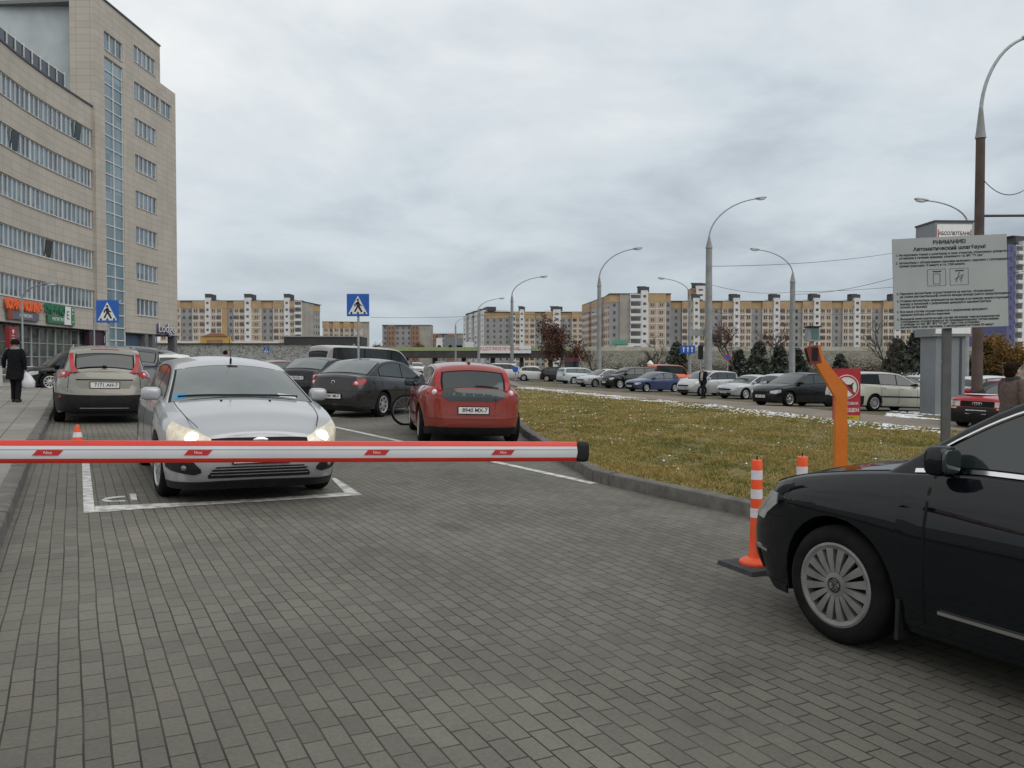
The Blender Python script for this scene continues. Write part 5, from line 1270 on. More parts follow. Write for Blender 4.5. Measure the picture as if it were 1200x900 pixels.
block('apartment_block', 'pinkish side of the tallest apartment block with dark slots', pxA(682, 395), pxA(714, 336), -1, 10, 3.0, [('r', 10), ('k', 3), ('r', 12), ('k', 3), ('r', 6)], attic=True)
block('apartment_block', 'tallest tan apartment block with a bare concrete wall on its left', pxA(714, 335), pxA(786, 335), -1, 10, 3.05, [('g', 12), ('p', 12), ('b', 13), ('s', 8), ('o', 21), ('g', 6)])
SEC = []
for i in range(9): SEC += [('g', 13), ('o', 13), ('s', 7), ('o', 14)]
block('apartment_block', 'long tan panel apartment block stretching behind the lamp posts on the right', pxA(786, 346), pxA(786+47*9, 346), -1, 10, 2.83, SEC)
block('apartment_block', 'white tower with dark red corner strips rising behind the long block', pxA(811, 470), pxA(830, 470), -1, 15, 3.0, [('k', 4), ('s', 11), ('k', 4)], attic=False)
tw = block('apartment_tower', 'white high-rise with violet-blue panels at the right edge', pxA(1178, 250), pxA(1235, 258), -1, 13, 2.95, [('v', 9), ('b', 8), ('s', 12), ('b', 8), ('s', 20)], attic=False)

# ------------------------------------------------------------------ overpass, embankment walls, low buildings
CONCD = pm('overpass_concrete', (.055, .055, .052), .9, var=.3, scale=.6); RAILG = pm('green_rail', (.27, .33, .16), .6, var=.2)
op = thing('overpass', 'long road overpass with a pale green railing crossing the middle distance', 'bridge', (-12, 170, 0))
mb = MB(); mb.box((-12, 3, 3.2), (96, 10, 1.5)); mb.build('deck', CONCD, op, smooth=0)
mb = MB(); mb.box((-12, -2.05, 4.25), (96, .1, .75)); mb.build('railing', RAILG, op, smooth=0)
for x in range(-52, 33, 6):
    mb = MB(); mb.box((x, 0, .9), (.9, .9, 4.0)); mb.build('pillar', CONCD, op, smooth=0)
mb = MB(); mb.prism([(26, -2), (52, -2), (52, 8), (26, 8)], -1, -.9); mb.add([(24, -2.2, 3.9), (26, -2.2, 3.9), (50, -6, -1), (24, -2.2, 2.2), (24, 8, 3.9), (36, 8, 3.9), (50, 8, -1), (24, 8, 2.2)], [(0, 1, 2, 3), (4, 7, 6, 5), (0, 4, 5, 1), (1, 5, 6, 2)]); mb.build('abutment', CONCD, op, smooth=0)
bn = thing('banner', 'long white banner with red lettering hung on the overpass railing', 'banner', at(592, 409.5, 167.5))
mb = MB(); mb.box((0, 0, 0), (10.6, .08, 1.55)); mb.build('cloth', PLATE, bn, smooth=0)
text('ВОДОГРЯЗЕЛЕЧЕНИЕ', .95, REDP, bn, (-1.2, -.05, .1), (PI/2, 0, 0), sx=.82, bold=.01); text('скоро открытие', .5, INK, bn, (3.9, -.05, .0), (PI/2, 0, 0), sx=.8)
tk = thing('truck', 'white articulated lorry with a grey trailer driving over the overpass', 'truck', at(526, 408.5, 172)-Vector((0, 0, .1)))
mb = MB(); mb.box((1.0, 0, 1.3), (3.9, 2.4, 2.0)); mb.build('trailer', pm('trailer_grey', (.2, .21, .22)), tk, smooth=0)
mb = MB(); mb.box((-1.9, 0, 1.25), (1.4, 2.3, 2.1), taper=.86); cabn = mb.build('cab', P_WHITE, tk, smooth=0)
mb = MB(); mb.box((-2.45, 0, 1.7), (.3, 2.0, .7)); mb.build('windscreen', GLASS, cabn, smooth=0)
for x in (-1.9, .4, 1.8, 2.5):
    mb = MB(); mb.tube([(x, -1.2, .4), (x, 1.2, .4)], .42, 14); mb.build('wheel', RUBBER, tk)
t2 = thing('truck', 'small white lorry following behind the articulated lorry', 'truck', at(547, 410, 172)-Vector((0, 0, .1)))
mb = MB(); mb.box((.5, 0, 1.0), (1.9, 2, 1.5)); mb.build('trailer', P_WHITE, t2, smooth=0); mb = MB(); mb.box((-.9, 0, .85), (.8, 1.9, 1.3), taper=.8); mb.build('cab', P_WHITE, t2, smooth=0)
for x in (-.8, .9): mb = MB(); mb.tube([(x, -1, .3), (x, 1, .3)], .33, 12); mb.build('wheel', RUBBER, t2)
def gabion(nm='snowy_stone_wall', lo=(.5, .5, .48, 1), hi=(.12, .13, .11, 1)):
    m, nt, b = newmat(nm); L = nt.links.new
    tc = nd(nt, 'ShaderNodeTexCoord'); v = nd(nt, 'ShaderNodeTexVoronoi'); v.inputs['Scale'].default_value = 3.2; L(tc.outputs['Object'], v.inputs['Vector'])
    n = nd(nt, 'ShaderNodeTexNoise'); n.inputs['Scale'].default_value = 1.1; n.inputs['Detail'].default_value = 6; L(tc.outputs['Object'], n.inputs['Vector'])
    ad = nd(nt, 'ShaderNodeMath', operation='MULTIPLY'); L(v.outputs['Distance'], ad.inputs[0]); L(n.outputs['Fac'], ad.inputs[1])
    cr = nd(nt, 'ShaderNodeValToRGB'); e = cr.color_ramp.elements; e[0].position = .08; e[0].color = lo; e[1].position = .42; e[1].color = hi; L(ad.outputs[0], cr.inputs['Fac']); L(cr.outputs['Color'], b.inputs['Base Color']); b.inputs['Roughness'].default_value = .9; return m
GAB = gabion(lo=(.42, .42, .4, 1), hi=(.17, .175, .155, 1)); BANK = gabion('snowy_bank', (.18, .172, .14, 1), (.07, .066, .045, 1))
gw = thing('retaining_wall', 'long mottled white stone wall behind the cars on the left', 'wall', (-48, 130, 0))
mb = MB(); mb.box((-8, 0, 1.8), (62, 1.6, 5.2)); mb.build('stones', GAB, gw, smooth=0); mb = MB(); mb.box((-8, -.1, 4.45), (62, 2, .14)); mb.build('coping', CONCD, gw, smooth=0)
# snow-dusted embankment on the right with a parapet
em = []
mb = MB(); vs = []; n = 60
for i in range(n+1):
    x = 11+i*1.9; a = random.uniform(-.3, .3)
    for dy, z in ((0, -1), (2.5, 1.0+a*.5), (6.5, 3.3+a*.3), (8, 3.7), (20, 3.75)): vs.append((x, 146+dy+a, z))
mb.add(vs, [(i*5+k, (i+1)*5+k, (i+1)*5+k+1, i*5+k+1) for i in range(n) for k in range(4)])
tag(mb.build('embankment', BANK, smooth=60), kind='structure')
pr = thing('parapet', 'pale parapet running along the top of the snowy embankment', 'wall', (65, 154.5, 3.7))
mb = MB(); mb.box((0, 0, .35), (108, .3, .75)); mb.build('parapet_wall', pm('parapet_pale', (.42, .4, .33), .8, var=.2, scale=.5), pr, smooth=0)
yb_ = thing('low_building', 'low yellow building with a red-roofed gateway behind the mottled wall', 'building', (-56, 165, 0))
mb = MB(); mb.box((-3, 0, 2.6), (25, 5, 5.6)); mb.build('wall', pm('yellow_plaster', (.5, .33, .1), .85, var=.12), yb_, smooth=0)
mb = MB(); mb.box((-3, -2.6, 5.5), (25.4, .3, .35)); mb.build('cornice', A_CRM, yb_, smooth=0)
mb = MB(); mb.box((-2.5, -3, 3.4), (5.6, 1.2, 6.4)); gt = mb.build('gateway', pm('yellow_plaster', (.5, .33, .1)), yb_, smooth=0)
mb = MB(); mb.box((-2.5, -3.65, 5.0), (3.0, .12, 2.0)); mb.build('gate_opening', A_BRK, gt, smooth=0)
mb = MB(); mb.add([(-5.0, -3.8, 6.6), (0, -3.8, 6.6), (0, -2.2, 6.6), (-5.0, -2.2, 6.6), (-3.6, -3, 7.25), (-1.4, -3, 7.25)], [(0, 1, 5, 4), (2, 3, 4, 5), (0, 4, 3), (1, 2, 5), (0, 3, 2, 1)]); mb.build('roof', pm('roof_red_brown', (.17, .06, .035), .8), gt, smooth=0)
wh = thing('warehouse', 'long dark flat-roofed warehouse behind the grey van', 'building', (-42, 190, 0))
mb = MB(); mb.box((-1, 0, 3.2), (17.5, 8, 8.2)); mb.build('wall', pm('warehouse_dark', (.05, .048, .05), .8, var=.2, scale=.4), wh, smooth=0); mb = MB(); mb.box((-1, -.05, 7.4), (17.7, 8.3, .25)); mb.build('roof', A_GRY, wh, smooth=0)
ks_ = thing('kiosk', 'small green-roofed white kiosk on top of the embankment', 'kiosk', (21.5, 157, 3.75))
mb = MB(); mb.box((0, 0, .7), (3.2, 2, 1.4)); mb.build('wall', A_WHT, ks_, smooth=0); mb = MB(); mb.box((-1, -.1, 1.6), (3.2, 2.4, .8), taper=.7); mb.build('roof', pm('kiosk_green', (.04, .2, .13)), ks_, smooth=0)

# ------------------------------------------------------------------ trees and shrubs
BARK = pm('bark', (.06, .048, .038), .95, var=.35, scale=10)
LF_BROWN = leafmat('leaves_brown', [(.035, .018, .014), (.11, .052, .038), (.19, .1, .07)], scale=.8)
LF_ORANGE = leafmat('leaves_orange', [(.05, .03, .01), (.18, .1, .025), (.3, .17, .04)], scale=.8)
LF_CONIF = leafmat('needles_dark', [(.022, .03, .02), (.06, .07, .05), (.17, .175, .155)], scale=1.2)
LF_SHRUB = leafmat('shrub_twigs', [(.04, .03, .02), (.1, .078, .05), (.16, .12, .08)], scale=1.0)
def leaves(name, P, size, mat, parent, flat=.3, el=1.6):
    n = len(P); a = RNG.uniform(0, 2*PI, n); b = RNG.normal(0, .7, n); s = size*RNG.uniform(.6, 1.5, n)
    u = np.stack([np.cos(a)*np.cos(b), np.sin(a)*np.cos(b), np.sin(b)], 1); r = RNG.normal(size=(n, 3)); v = np.cross(u, r); v /= np.linalg.norm(v, axis=1)[:, None]+1e-9
    V = np.stack([P-u*s[:, None]*el*.5, P+v*s[:, None]*.5, P+u*s[:, None]*el*.5, P-v*s[:, None]*.5], 1).reshape(-1, 3)
    o = fast_mesh(name, V, np.arange(n*4).reshape(-1, 4), mat); o.parent = parent; return o
def tree(label, px, base, Y, H, spread, nleaf, lm, lsize, seed, name='tree', cat='tree', twigs=6, bare=False, group=None):
    rnd = random.Random(seed); x = (px-600)/F*Y; t = thing(name, label, cat, (x, Y, base), 0, group)
    tr = MB(); br = MB(); tips = []
    def grow(p, d, ln, r, lev):
        pts = [p]; q = p; dd = d
        for k in range(4):
            dd = (dd+Vector((rnd.gauss(0, .12), rnd.gauss(0, .12), rnd.gauss(.05, .08)))).normalized(); q = q+dd*ln/4; pts.append(q)
            if lev >= 1: tips.append(q)
        (tr if lev == 0 else br).tube(pts, [r*(1-.14*i) for i in range(5)], 7 if lev == 0 else 5 if lev == 1 else 4, cap=lev == 0)
        if lev < 3:
            for k in range([7, 5, twigs][lev]):
                f = rnd.uniform(.35, 1.0); b = pts[min(4, int(f*4.99))]; a = rnd.uniform(0, 2*PI); up = rnd.uniform(.35, .95) if lev == 0 else rnd.uniform(-.1, .8)
                nd_ = Vector((math.cos(a)*spread, math.sin(a)*spread, up)).normalized() if lev == 0 else (dd+Vector((rnd.gauss(0, .6), rnd.gauss(0, .6), rnd.gauss(.15, .4)))).normalized()
                grow(b, nd_, ln*rnd.uniform(.45, .72), r*.5, lev+1)
    grow(Vector((0, 0, -.1)), Vector((0, 0, 1)), H*.55, H*.022, 0)
    tr.build('trunk', BARK, t, smooth=60); br.build('branches', BARK, t, smooth=60)
    T = np.array([tuple(q) for q in tips])
    if nleaf:
        P = T[RNG.integers(0, len(T), nleaf)]+RNG.normal(0, .05*H, (nleaf, 3)); P = P[P[:, 2] > .12*H]
        leaves('crown', P, lsize, lm, t)
    return t
def conifer(label, px, base, Y, H, R, seed, snowy=.1, n=4200, group=None):
    rnd = np.random.default_rng(seed); x = (px-600)/F*Y; t = thing('conifer', label, 'tree', (x, Y, base), 0, group)
    mb = MB(); mb.tube([(0, 0, -.1), (0, 0, H*.5), (0, 0, H*.97)], [H*.02, H*.013, .01], 7); mb.build('trunk', BARK, t)
    nb = 90; P = []; S = []
    for i in range(nb):
        z = H*(.05+.93*(i/nb)); a = rnd.uniform(0, 2*PI); ln = R*(1-z/H)**.75*rnd.uniform(.7, 1.2)+.12; k = int(n/nb)
        u = rnd.random(k)**.7; dr = -.25*u*ln
        q = np.stack([np.cos(a)*u*ln, np.sin(a)*u*ln, z+dr], 1)+rnd.normal(0, .045*R, (k, 3)); P.append(q)
    P = np.concatenate(P); P = P[np.sin(P[:, 0]*5+P[:, 2]*3)+np.sin(P[:, 1]*6-P[:, 2]*4) > -1.25]; o = leaves('crown', P, .15*R, LF_CONIF, t, el=2.4)
    s = P[rnd.random(len(P)) < snowy]+np.array([0, 0, .03*R]); leaves('snow_on_branches', s, .1*R, SNOW, t, el=1.2)
    return t
def shrub(label, px, base, Y, H, Wd, seed, lm=LF_SHRUB, n=1800, snowy=.06, group=None, name='shrub'):
    rnd = np.random.default_rng(seed); x = (px-600)/F*Y; t = thing(name, label, 'shrub', (x, Y, base), 0, group)
    mb = MB()
    for k in range(14):
        a = rnd.uniform(0, 2*PI); e = rnd.uniform(.2, .5)*Wd; mb.tube([(0, 0, -.05), (math.cos(a)*e*.5, math.sin(a)*e*.25, H*.5), (math.cos(a)*e, math.sin(a)*e*.5, H*rnd.uniform(.75, 1.05))], [.03, .02, .008], 5)
    mb.build('stems', BARK, t)
    c = np.stack([rnd.uniform(-.5, .5, 14)*Wd, rnd.uniform(-.25, .25, 14)*Wd, rnd.uniform(.25, .85, 14)*H], 1)
    P = c[rnd.integers(0, 14, n)]+rnd.normal(0, 1, (n, 3))*np.array([.11*Wd, .1*Wd, .16*H]); P = P[(P[:, 2] > 0) & (P[:, 2] < H*1.15)]
    leaves('foliage', P, .09, lm, t)
    s = P[rnd.random(len(P)) < snowy]+np.array([0, 0, .05]); leaves('snow_on_branches', s, .08, SNOW, t)
    return t
gb = -.3-SLOPE*18
tree('brown-leaved tree in front of the overpass', 655, gb+.2, 86, 6.3, 1.0, 6500, LF_BROWN, .12, 3)
tree('small bare tree between the red shelter and the silver sedan roof', 697, gb+.2, 92, 4.6, .9, 60, LF_BROWN, .08, 5)
tree('slim bare tree over the blue hatchback', 768, gb, 100, 6.2, .9, 160, LF_BROWN, .08, 8)
tree('reddish bare tree behind the silver sedan and the two lamp posts', 862, gb, 96, 8.2, .9, 1500, LF_BROWN, .09, 12)
tree('bare tree standing left of the information board', 1034, gb, 84, 6.2, .8, 120, LF_BROWN, .08, 15)
tree('reddish thin tree between the lamp post and the orange post', 905, gb, 104, 7.5, .8, 900, LF_BROWN, .09, 18)
tree('yellow-brown willow-like tree behind the woman in brown', 1183, gb, 62, 4.6, 1.0, 5200, LF_ORANGE, .1, 21)
tree('orange autumn tree standing above the overpass railing', 487, 1.0, 205, 6.2, 1.0, 1600, LF_ORANGE, .2, 25)
tree('orange autumn tree beside the tan block over the grey van', 438, 1.0, 215, 5.6, 1.0, 1300, LF_ORANGE, .2, 28)
for i, (px, Y, H, R, lab) in enumerate([
    (793, 96, 4.0, 1.45, 'dark conifer left of the blue lane sign'), (866, 98, 3.3, 1.3, 'snow-dusted conifer behind the silver sedan roof'), (889, 94, 4.0, 1.5, 'tall snow-dusted conifer between two lamp posts'),
    (914, 99, 3.6, 1.4, 'snow-dusted conifer just left of the thick lamp post'), (934, 101, 3.5, 1.3, 'snow-dusted conifer just left of the orange post head'), (984, 112, 3.0, 1.3, 'small green conifer right of the orange post'),
    (1052, 86, 4.1, 1.5, 'dark conifer partly behind the left edge of the information board'), (1074, 80, 4.6, 1.7, 'biggest dark conifer just left of the bank pylon'), (1152, 64, 3.3, 1.3, 'dark conifer between the bank pylon and the yellow-brown tree')]):
    conifer(lab, px, gb, Y, H*1.12, R*1.3, 100+i, snowy=.06 if px > 1000 else .2)
for i, (px, Y, H, W_, lab) in enumerate([
    (735, 140, 2.6, 5.0, 'brown bush on the snowy embankment above the dark red hatchback'), (760, 138, 2.8, 4.0, 'brown bush on the embankment beside the small lantern'), (845, 120, 2.2, 4.0, 'low brown bush behind the man in the dark suit'),
    (1008, 104, 2.6, 4.4, 'wide brown bush right of the orange post'), (1032, 102, 2.0, 4.0, 'brown bush left of the bare tree by the board')]):
    shrub(lab, px, gb, Y, H, W_, 200+i)
for i, (px, Y, H, lab) in enumerate([(712, 118, 2.2, 'grey-brown brush between the bare tree and the lamp post'), (748, 112, 2.0, 'thin brown brush above the blue hatchback roof'), (785, 116, 2.4, 'brown brush left of the dark conifer'),
    (822, 110, 2.2, 'brown brush around the tall grey lamp post'), (876, 112, 2.6, 'brown brush between the first two snow-dusted conifers'), (901, 116, 2.6, 'brown brush between two tall snow-dusted conifers'), (955, 112, 2.6, 'brown brush beside the orange post head'), (972, 118, 2.2, 'brown brush left of the small green conifer')]):
    shrub(lab, px, gb, Y, H, 4.6, 260+i, snowy=.12, n=1500)
for i in range(7):
    shrub('snow-covered low shrub in the row behind the cream estate car', 985+i*17, gb, 62+random.uniform(-2, 2), 1.25, 1.9, 300+i, snowy=.5, n=900, group='snow-covered shrubs behind the parked cars')
# ------------------------------------------------------------------ lamp posts, wires
POLE = pm('lamp_pole_concrete', (.27, .28, .28), .8, var=.2, scale=2); POLED = pm('lamp_pole_rusty', (.085, .06, .05), .8, var=.3, scale=3); LAMPG = pm('lamp_glass', (.75, .77, .78), .2, var=.05)
def lamp(label, px, Y, ytop, side, reach_px, r0, pole=POLE, collar=None, base=None, rise_px=None, group=None):
    """lamp whose head hangs reach_px to the side at picture row ytop; all sizes follow from the distance"""
    x = (px-600)/F*Y; zb = base if base is not None else gz(x, Y); t = thing('street_lamp', label, 'street lamp', (x, Y, zb), 0, group)
    zt = at(px, ytop, Y).z-zb; rw = reach_px/F*Y; zc = at(px, collar, Y).z-zb
    mb = MB(); mb.tube([(0, 0, 0), (0, 0, zc)], [r0, r0*.78], 14); mb.build('pole', pole, t)
    mb = MB(); mb.tube([(0, 0, zc-.05), (0, 0, zc+.1), (0, 0, zc+.8)], [r0*.95, r0*.8, .05], 12); mb.build('collar', POLE, t)
    hgt = zt-zc; pts = [(0, 0, zc+.6)]
    for k in range(0, 13):
        f = k/12; a = f*PI/2
        pts.append((side*rw*.92*(.55*(1-math.cos(a))+.45*f**1.6), 0, zc+.7+(hgt-.75)*(.75*math.sin(a)+.25*f)))
    mb = MB(); mb.tube(pts, [.06]+[.055-.018*k/12 for k in range(13)], 8); mb.build('arm', STEEL, t)
    hx = side*rw; e = Vector(pts[-1])
    rot = Matrix.Rotation(-side*.12, 3, 'Y')
    mb = MB(); mb.ellip((e.x+side*.28, 0, e.z+.05), (.42, .14, .085), .8, rot=rot); hd = mb.build('lamp_head', STEEL, t)
    mb = MB(); mb.ellip((e.x+side*.34, 0, e.z+.0), (.3, .13, .1), .9, rot=rot); mb.build('lamp_glass', LAMPG, hd)
    return t, x, zb, zc
big = lamp('tall brown lamp post at the right edge behind the information board', 1145, 23, 42, 1, 56, .15, POLED, 160)
l830 = lamp('tall grey lamp post right behind the man in the dark suit', 830, 57, 232, 1, 60, .27, POLE, 290)
l702 = lamp('grey lamp post standing right of the brown-leaved tree', 702, 67, 291, 1, 44, .2, POLE, 335)
l600 = lamp('grey lamp post rising above the roof of the red hatchback', 600, 88, 324, 1, 37, .2, POLE, 353)
l561 = lamp('grey lamp post second left of the red hatchback roof', 561, 118, 349.5, 1, 27, .2, POLE, 368)
l534 = lamp('farthest grey lamp post in the row, above the overpass lorry', 534, 165, 372, 1, 16, .2, POLE, 384)
l1131 = lamp('lamp arm reaching left above the white bank sign head', 1131, 46, 234, -1, 52, .2, POLE, 275)
l928 = lamp('thick grey lamp post left of the orange post', 928, 68, 292, -1, 44, .26, POLE, 330)
l808 = lamp('lamp post carrying the blue lane sign', 808, 90, 326, -1, 33, .2, POLE, 352)
lamp('slim street lamp in front of the orange shop lettering', 27, 45, 332, 1, 30, .07, STEEL, 365)
lamp('slim street lamp just behind the left crossing sign', 111, 52, 354, 1, 22, .06, STEEL, 378)
lamp('slim lamp by the far corner of the stone building', 184, 88, 370, 1, 26, .08, STEEL, 392)
WIRE = pm('wire_black', (.03, .03, .032), .6, var=.1)
def wire(label, pts, r=.018, sag=.3):
    P = []
    for a, b in zip(pts, pts[1:]):
        a, b = Vector(a), Vector(b)
        for k in range(12): f = k/12; P.append(a.lerp(b, f)-Vector((0, 0, sag*4*f*(1-f))))
    P.append(Vector(pts[-1])); mb = MB(); mb.tube(P, r, 5); o = mb.build('overhead_wire', WIRE, None); tag(o, label, 'wire', 'overhead wires on the right')
wire('overhead wire from the tall grey lamp post to the information board', [at(834, 312, 57), at(1050, 296, 80), at(1320, 268, 90)])
wire('overhead wire sagging between the tall grey lamp post and the thick lamp post', [at(834, 334, 57), at(928, 342, 68), at(1200, 318, 50)], .014)
wire('thin overhead wire passing right of the thick lamp post at roof height', [at(930, 345, 68), at(1060, 322, 55), at(1260, 300, 40)], .016)
wire('lowest overhead wire crossing the long block behind the thick lamp post', [at(834, 365, 57), at(928, 366, 68), at(1060, 362, 66)], .012)
wire('thin wire drooping right from the tall brown lamp post', [at(1148, 205, 23), at(1200, 223, 22), at(1300, 250, 21)], .012)
wire('long wire along the skyline left of the overpass lamps', [at(434, 372, 150), at(600, 368, 160), at(700, 366, 170)], .03)
br_ = tag(MB().tube([at(1148, 253, 23), at(1320, 252, 23)], .035, 8).build('bracket_arm', WIRE), 'dark horizontal bracket arm on the tall brown lamp post', 'bracket')
# ------------------------------------------------------------------ signs
SBLUE = pm('sign_blue', (.012, .1, .42), .4, var=.06); SRED = pm('sign_red', (.42, .02, .035), .45, var=.12); SGREY = pm('board_grey', (.37, .395, .39), .6, var=.08, scale=2); SPOST = pm('post_dark_grey', (.09, .09, .09), .6, var=.2)
def crossing(label, px, py, Y, size, base_y=None):
    p = at(px, py, Y); t = thing('crossing_sign', label, 'road sign', (p.x, p.y, gz(p.x, p.y))); z = p.z-gz(p.x, p.y); s = size/2
    mb = MB(); mb.tube([(0, .05, 0), (0, .05, z+s*.9)], .038, 10); mb.build('post', STEEL, t)
    mb = MB(); mb.box((0, 0, z), (size, .025, size)); pl = mb.build('sign_plate', SBLUE, t, smooth=0)
    X, Z = (1, 0, 0), (0, 0, 1); o = (0, -.0135, z)
    mb = MB(); mb.slab([(-s*.86, -s*.8), (s*.86, -s*.8), (0, s*.84)], o, X, Z, .002); mb.build('white_triangle', PLATE, pl, smooth=0)
    o2 = (0, -.017, z); q = lambda L_: [(a*s, b*s) for a, b in L_]
    for poly in ([(-.16, .02), (.16, .08), (.12, .32), (-.06, .34)], [(-.14, .04), (.12, .04), (.42, -.6), (.28, -.66), (.0, -.2), (-.2, -.62), (-.36, -.58), (-.1, -.1)], [(-.06, .3), (-.34, .06), (-.3, -.14), (-.2, -.1), (-.2, .04), (-.02, .14)], [(.1, .28), (.22, .06), (.38, .0), (.34, -.1), (.14, -.02), (.04, .16)]):
        mb = MB(); mb.slab(q(poly), o2, X, Z, .002); mb.build('walker_mark', INK, pl, smooth=0)
    mb = MB(); mb.disc((0, -.019, z+.47*s), .1*s, (0, 1, 0), 16, .004); mb.build('walker_mark', INK, pl)
    for k in (-.68, -.1, .5):
        mb = MB(); mb.slab(q([(k, -.79), (k+.2, -.79), (k+.16, -.6), (k+.04, -.6)]), (0, -.0172, z), X, Z, .001); mb.build('stripe_mark', INK, pl, smooth=0)
    return t
crossing('blue pedestrian crossing sign in front of the stone building', 126, 365, 26, .71)
crossing('blue pedestrian crossing sign above the roof of the dark grey sedan', 419.5, 357.5, 27.2, .74)
crossing('tiny blue crossing sign in front of the mottled wall', 312, 410.5, 118, .8)
# information board
bp = at(1113, 331, 9.0); ib = thing('information_board', 'grey information board with black Russian text on a dark post', 'sign', (bp.x, bp.y, gz(bp.x, bp.y)+.09), -.10)
zc = bp.z-ib.location.z; BW, BH_ = 1.19, 1.0
mb = MB(); mb.box((0, .06, (zc+.4)/2), (.085, .06, zc+.4)); mb.build('post', SPOST, ib, smooth=0)
bo = bpy.data.objects.new('board_tilt', None)
mb = MB(); mb.box((0, 0, 0), (BW, .02, BH_)); bd = mb.build('board', SGREY, ib, smooth=0); bd.location = (0, 0, zc); bd.rotation_euler = (0, -.035, 0)
R_ = (PI/2, 0, 0)
def bt(s, x, z, size, al='LEFT', bold=0.0, sx=1.0): text(s, size, INK, bd, (x, -.0115, z), R_, 'lettering', al, .0006, sx, bold)
bt('ВНИМАНИЕ!', 0, .44, .057, 'CENTER', .002); bt('Автоматический шлагбаум!', 0, .375, .056, 'CENTER', .0018, 1.0)
LN = [(.318, '1. Не парковать ближе к шлагбауму в зоне открытия, обязательно дождитесь'), (.284, '    остановки в течении времени, указанного т.е. №1 “77 сек”'), (.232, '2. Автомобили с обозначением парковки въезжают, парковка с соблюдением'), (.198, '    правил (парковка 15 минут) и т.е. 1228 нажать'),
      (-.105, '3. Парковка автомобиля осуществляется на местах, обозначенных'), (-.139, '    на схеме (автомобильной) отметка въезда-выезда (место предупреждения)'), (-.185, '4. Стоянка автомобиля запрещается на въезде и на выезде препятствующей'), (-.219, '    выезду и проезжей с разрешения дежурного администратора'), (-.253, '    (только на въезде)'),
      (-.303, '5. Все иные случаи осуществляются с разрешения дежурного'), (-.337, '    администратора работы парковки'), (-.383, '6. Въездной неавтоматический случай легковым электротранспортом'), (-.413, '    сотрудником осуществляется по предварительному согласованию'), (-.443, '    в течении, по тел. №1 №2 “77 арт”, при этом остановка'), (-.473, '    автомобиля в зоне парковки, с нахождением не более 30 минут')]
for z, s_ in LN: bt(s_, -.565, z, .034, 'LEFT', .0008, .915)
def frame_mark(mb, x0, x1, z0, z1, w=.004):
    for a, b, c, d in ((x0, x1, z0, z0), (x0, x1, z1, z1)): mb.box(((a+b)/2, -.0115, c), (x1-x0, .002, w))
    for x in (x0, x1): mb.box((x, -.0115, (z0+z1)/2), (w, .002, z1-z0-w))
for x0 in (-.235, .0):
    mb = MB(); frame_mark(mb, x0, x0+.19, -.03, .15, .0025); mb.box((x0+.1, -.0115, .125), (.09, .002, .012))
    if x0 < -.1: frame_mark(mb, x0+.06, x0+.13, -.01, .1)
    else:
        for dx in (0, .05):
            mb.tube([(x0+.1+dx*.6, -.0115, .11-dx*.9), (x0+.06+dx, -.0115, .0)], .003, 4); mb.tube([(x0+.13+dx*.3, -.0115, .08), (x0+.05+dx, -.0115, .03)], .003, 4)
    mb.build('diagram', INK, bd, smooth=0)
# red no-dogs sign behind the orange post
p = at(992, 462, 11); nds = thing('no_dogs_sign', 'red sign with a crossed-out dog half hidden by the orange post', 'sign', (p.x, p.y, gz(p.x, p.y)+.09)); z = p.z-nds.location.z
mb = MB(); mb.tube([(-.04, .03, 0), (-.04, .03, z+.3)], .02, 8); mb.build('post', SPOST, nds)
mb = MB(); mb.box((0, 0, z), (.37, .012, .69)); pl = mb.build('sign_plate', SRED, nds, smooth=0)
mb = MB(); mb.box((0, -.0075, z-.315), (.35, .003, .06)); mb.build('yellow_strip', pm('sign_yellow', (.55, .4, .02), .5), pl, smooth=0)
text('ТЕЛЕФОН', .035, INK, pl, (0, -.0095, z-.315), R_, sx=1.1)
mb = MB(); mb.disc((0, -.0085, z+.1), .163, (0, 1, 0), 40, .005); mb.build('white_disc', PLATE, pl)
mb = MB(); mb.lathe([(.135, -.003), (.152, -.003), (.152, .002), (.135, .002)], 40, (0, -.0125, z+.1), 'y'); mb.slab([(-.11, .085), (-.085, .11), (.11, -.085), (.085, -.11)], (0, -.013, z+.1), (1, 0, 0), (0, 0, 1), .002); mb.build('red_ring', SRED, pl, smooth=0)
dog = [(-.1, .03), (-.085, .055), (-.06, .06), (-.05, .035), (.04, .03), (.075, .06), (.085, .055), (.065, .02), (.07, -.03), (.075, -.08), (.05, -.08), (.045, -.035), (.02, -.02), (-.03, -.02), (-.035, -.08), (-.06, -.08), (-.062, -.01), (-.075, .02)]
mb = MB(); mb.slab(dog, (.01, -.0115, z+.1), (1, 0, 0), (0, 0, 1), .0015); mb.build('dog_mark', INK, pl, smooth=0)
text('ВЫГУЛ СОБАК', .046, PLATE, pl, (0, -.0075, z-.125), R_, sx=.95, bold=.001); text('ЗАПРЕЩЕН', .066, PLATE, pl, (0, -.0075, z-.215), R_, sx=.9, bold=.002)
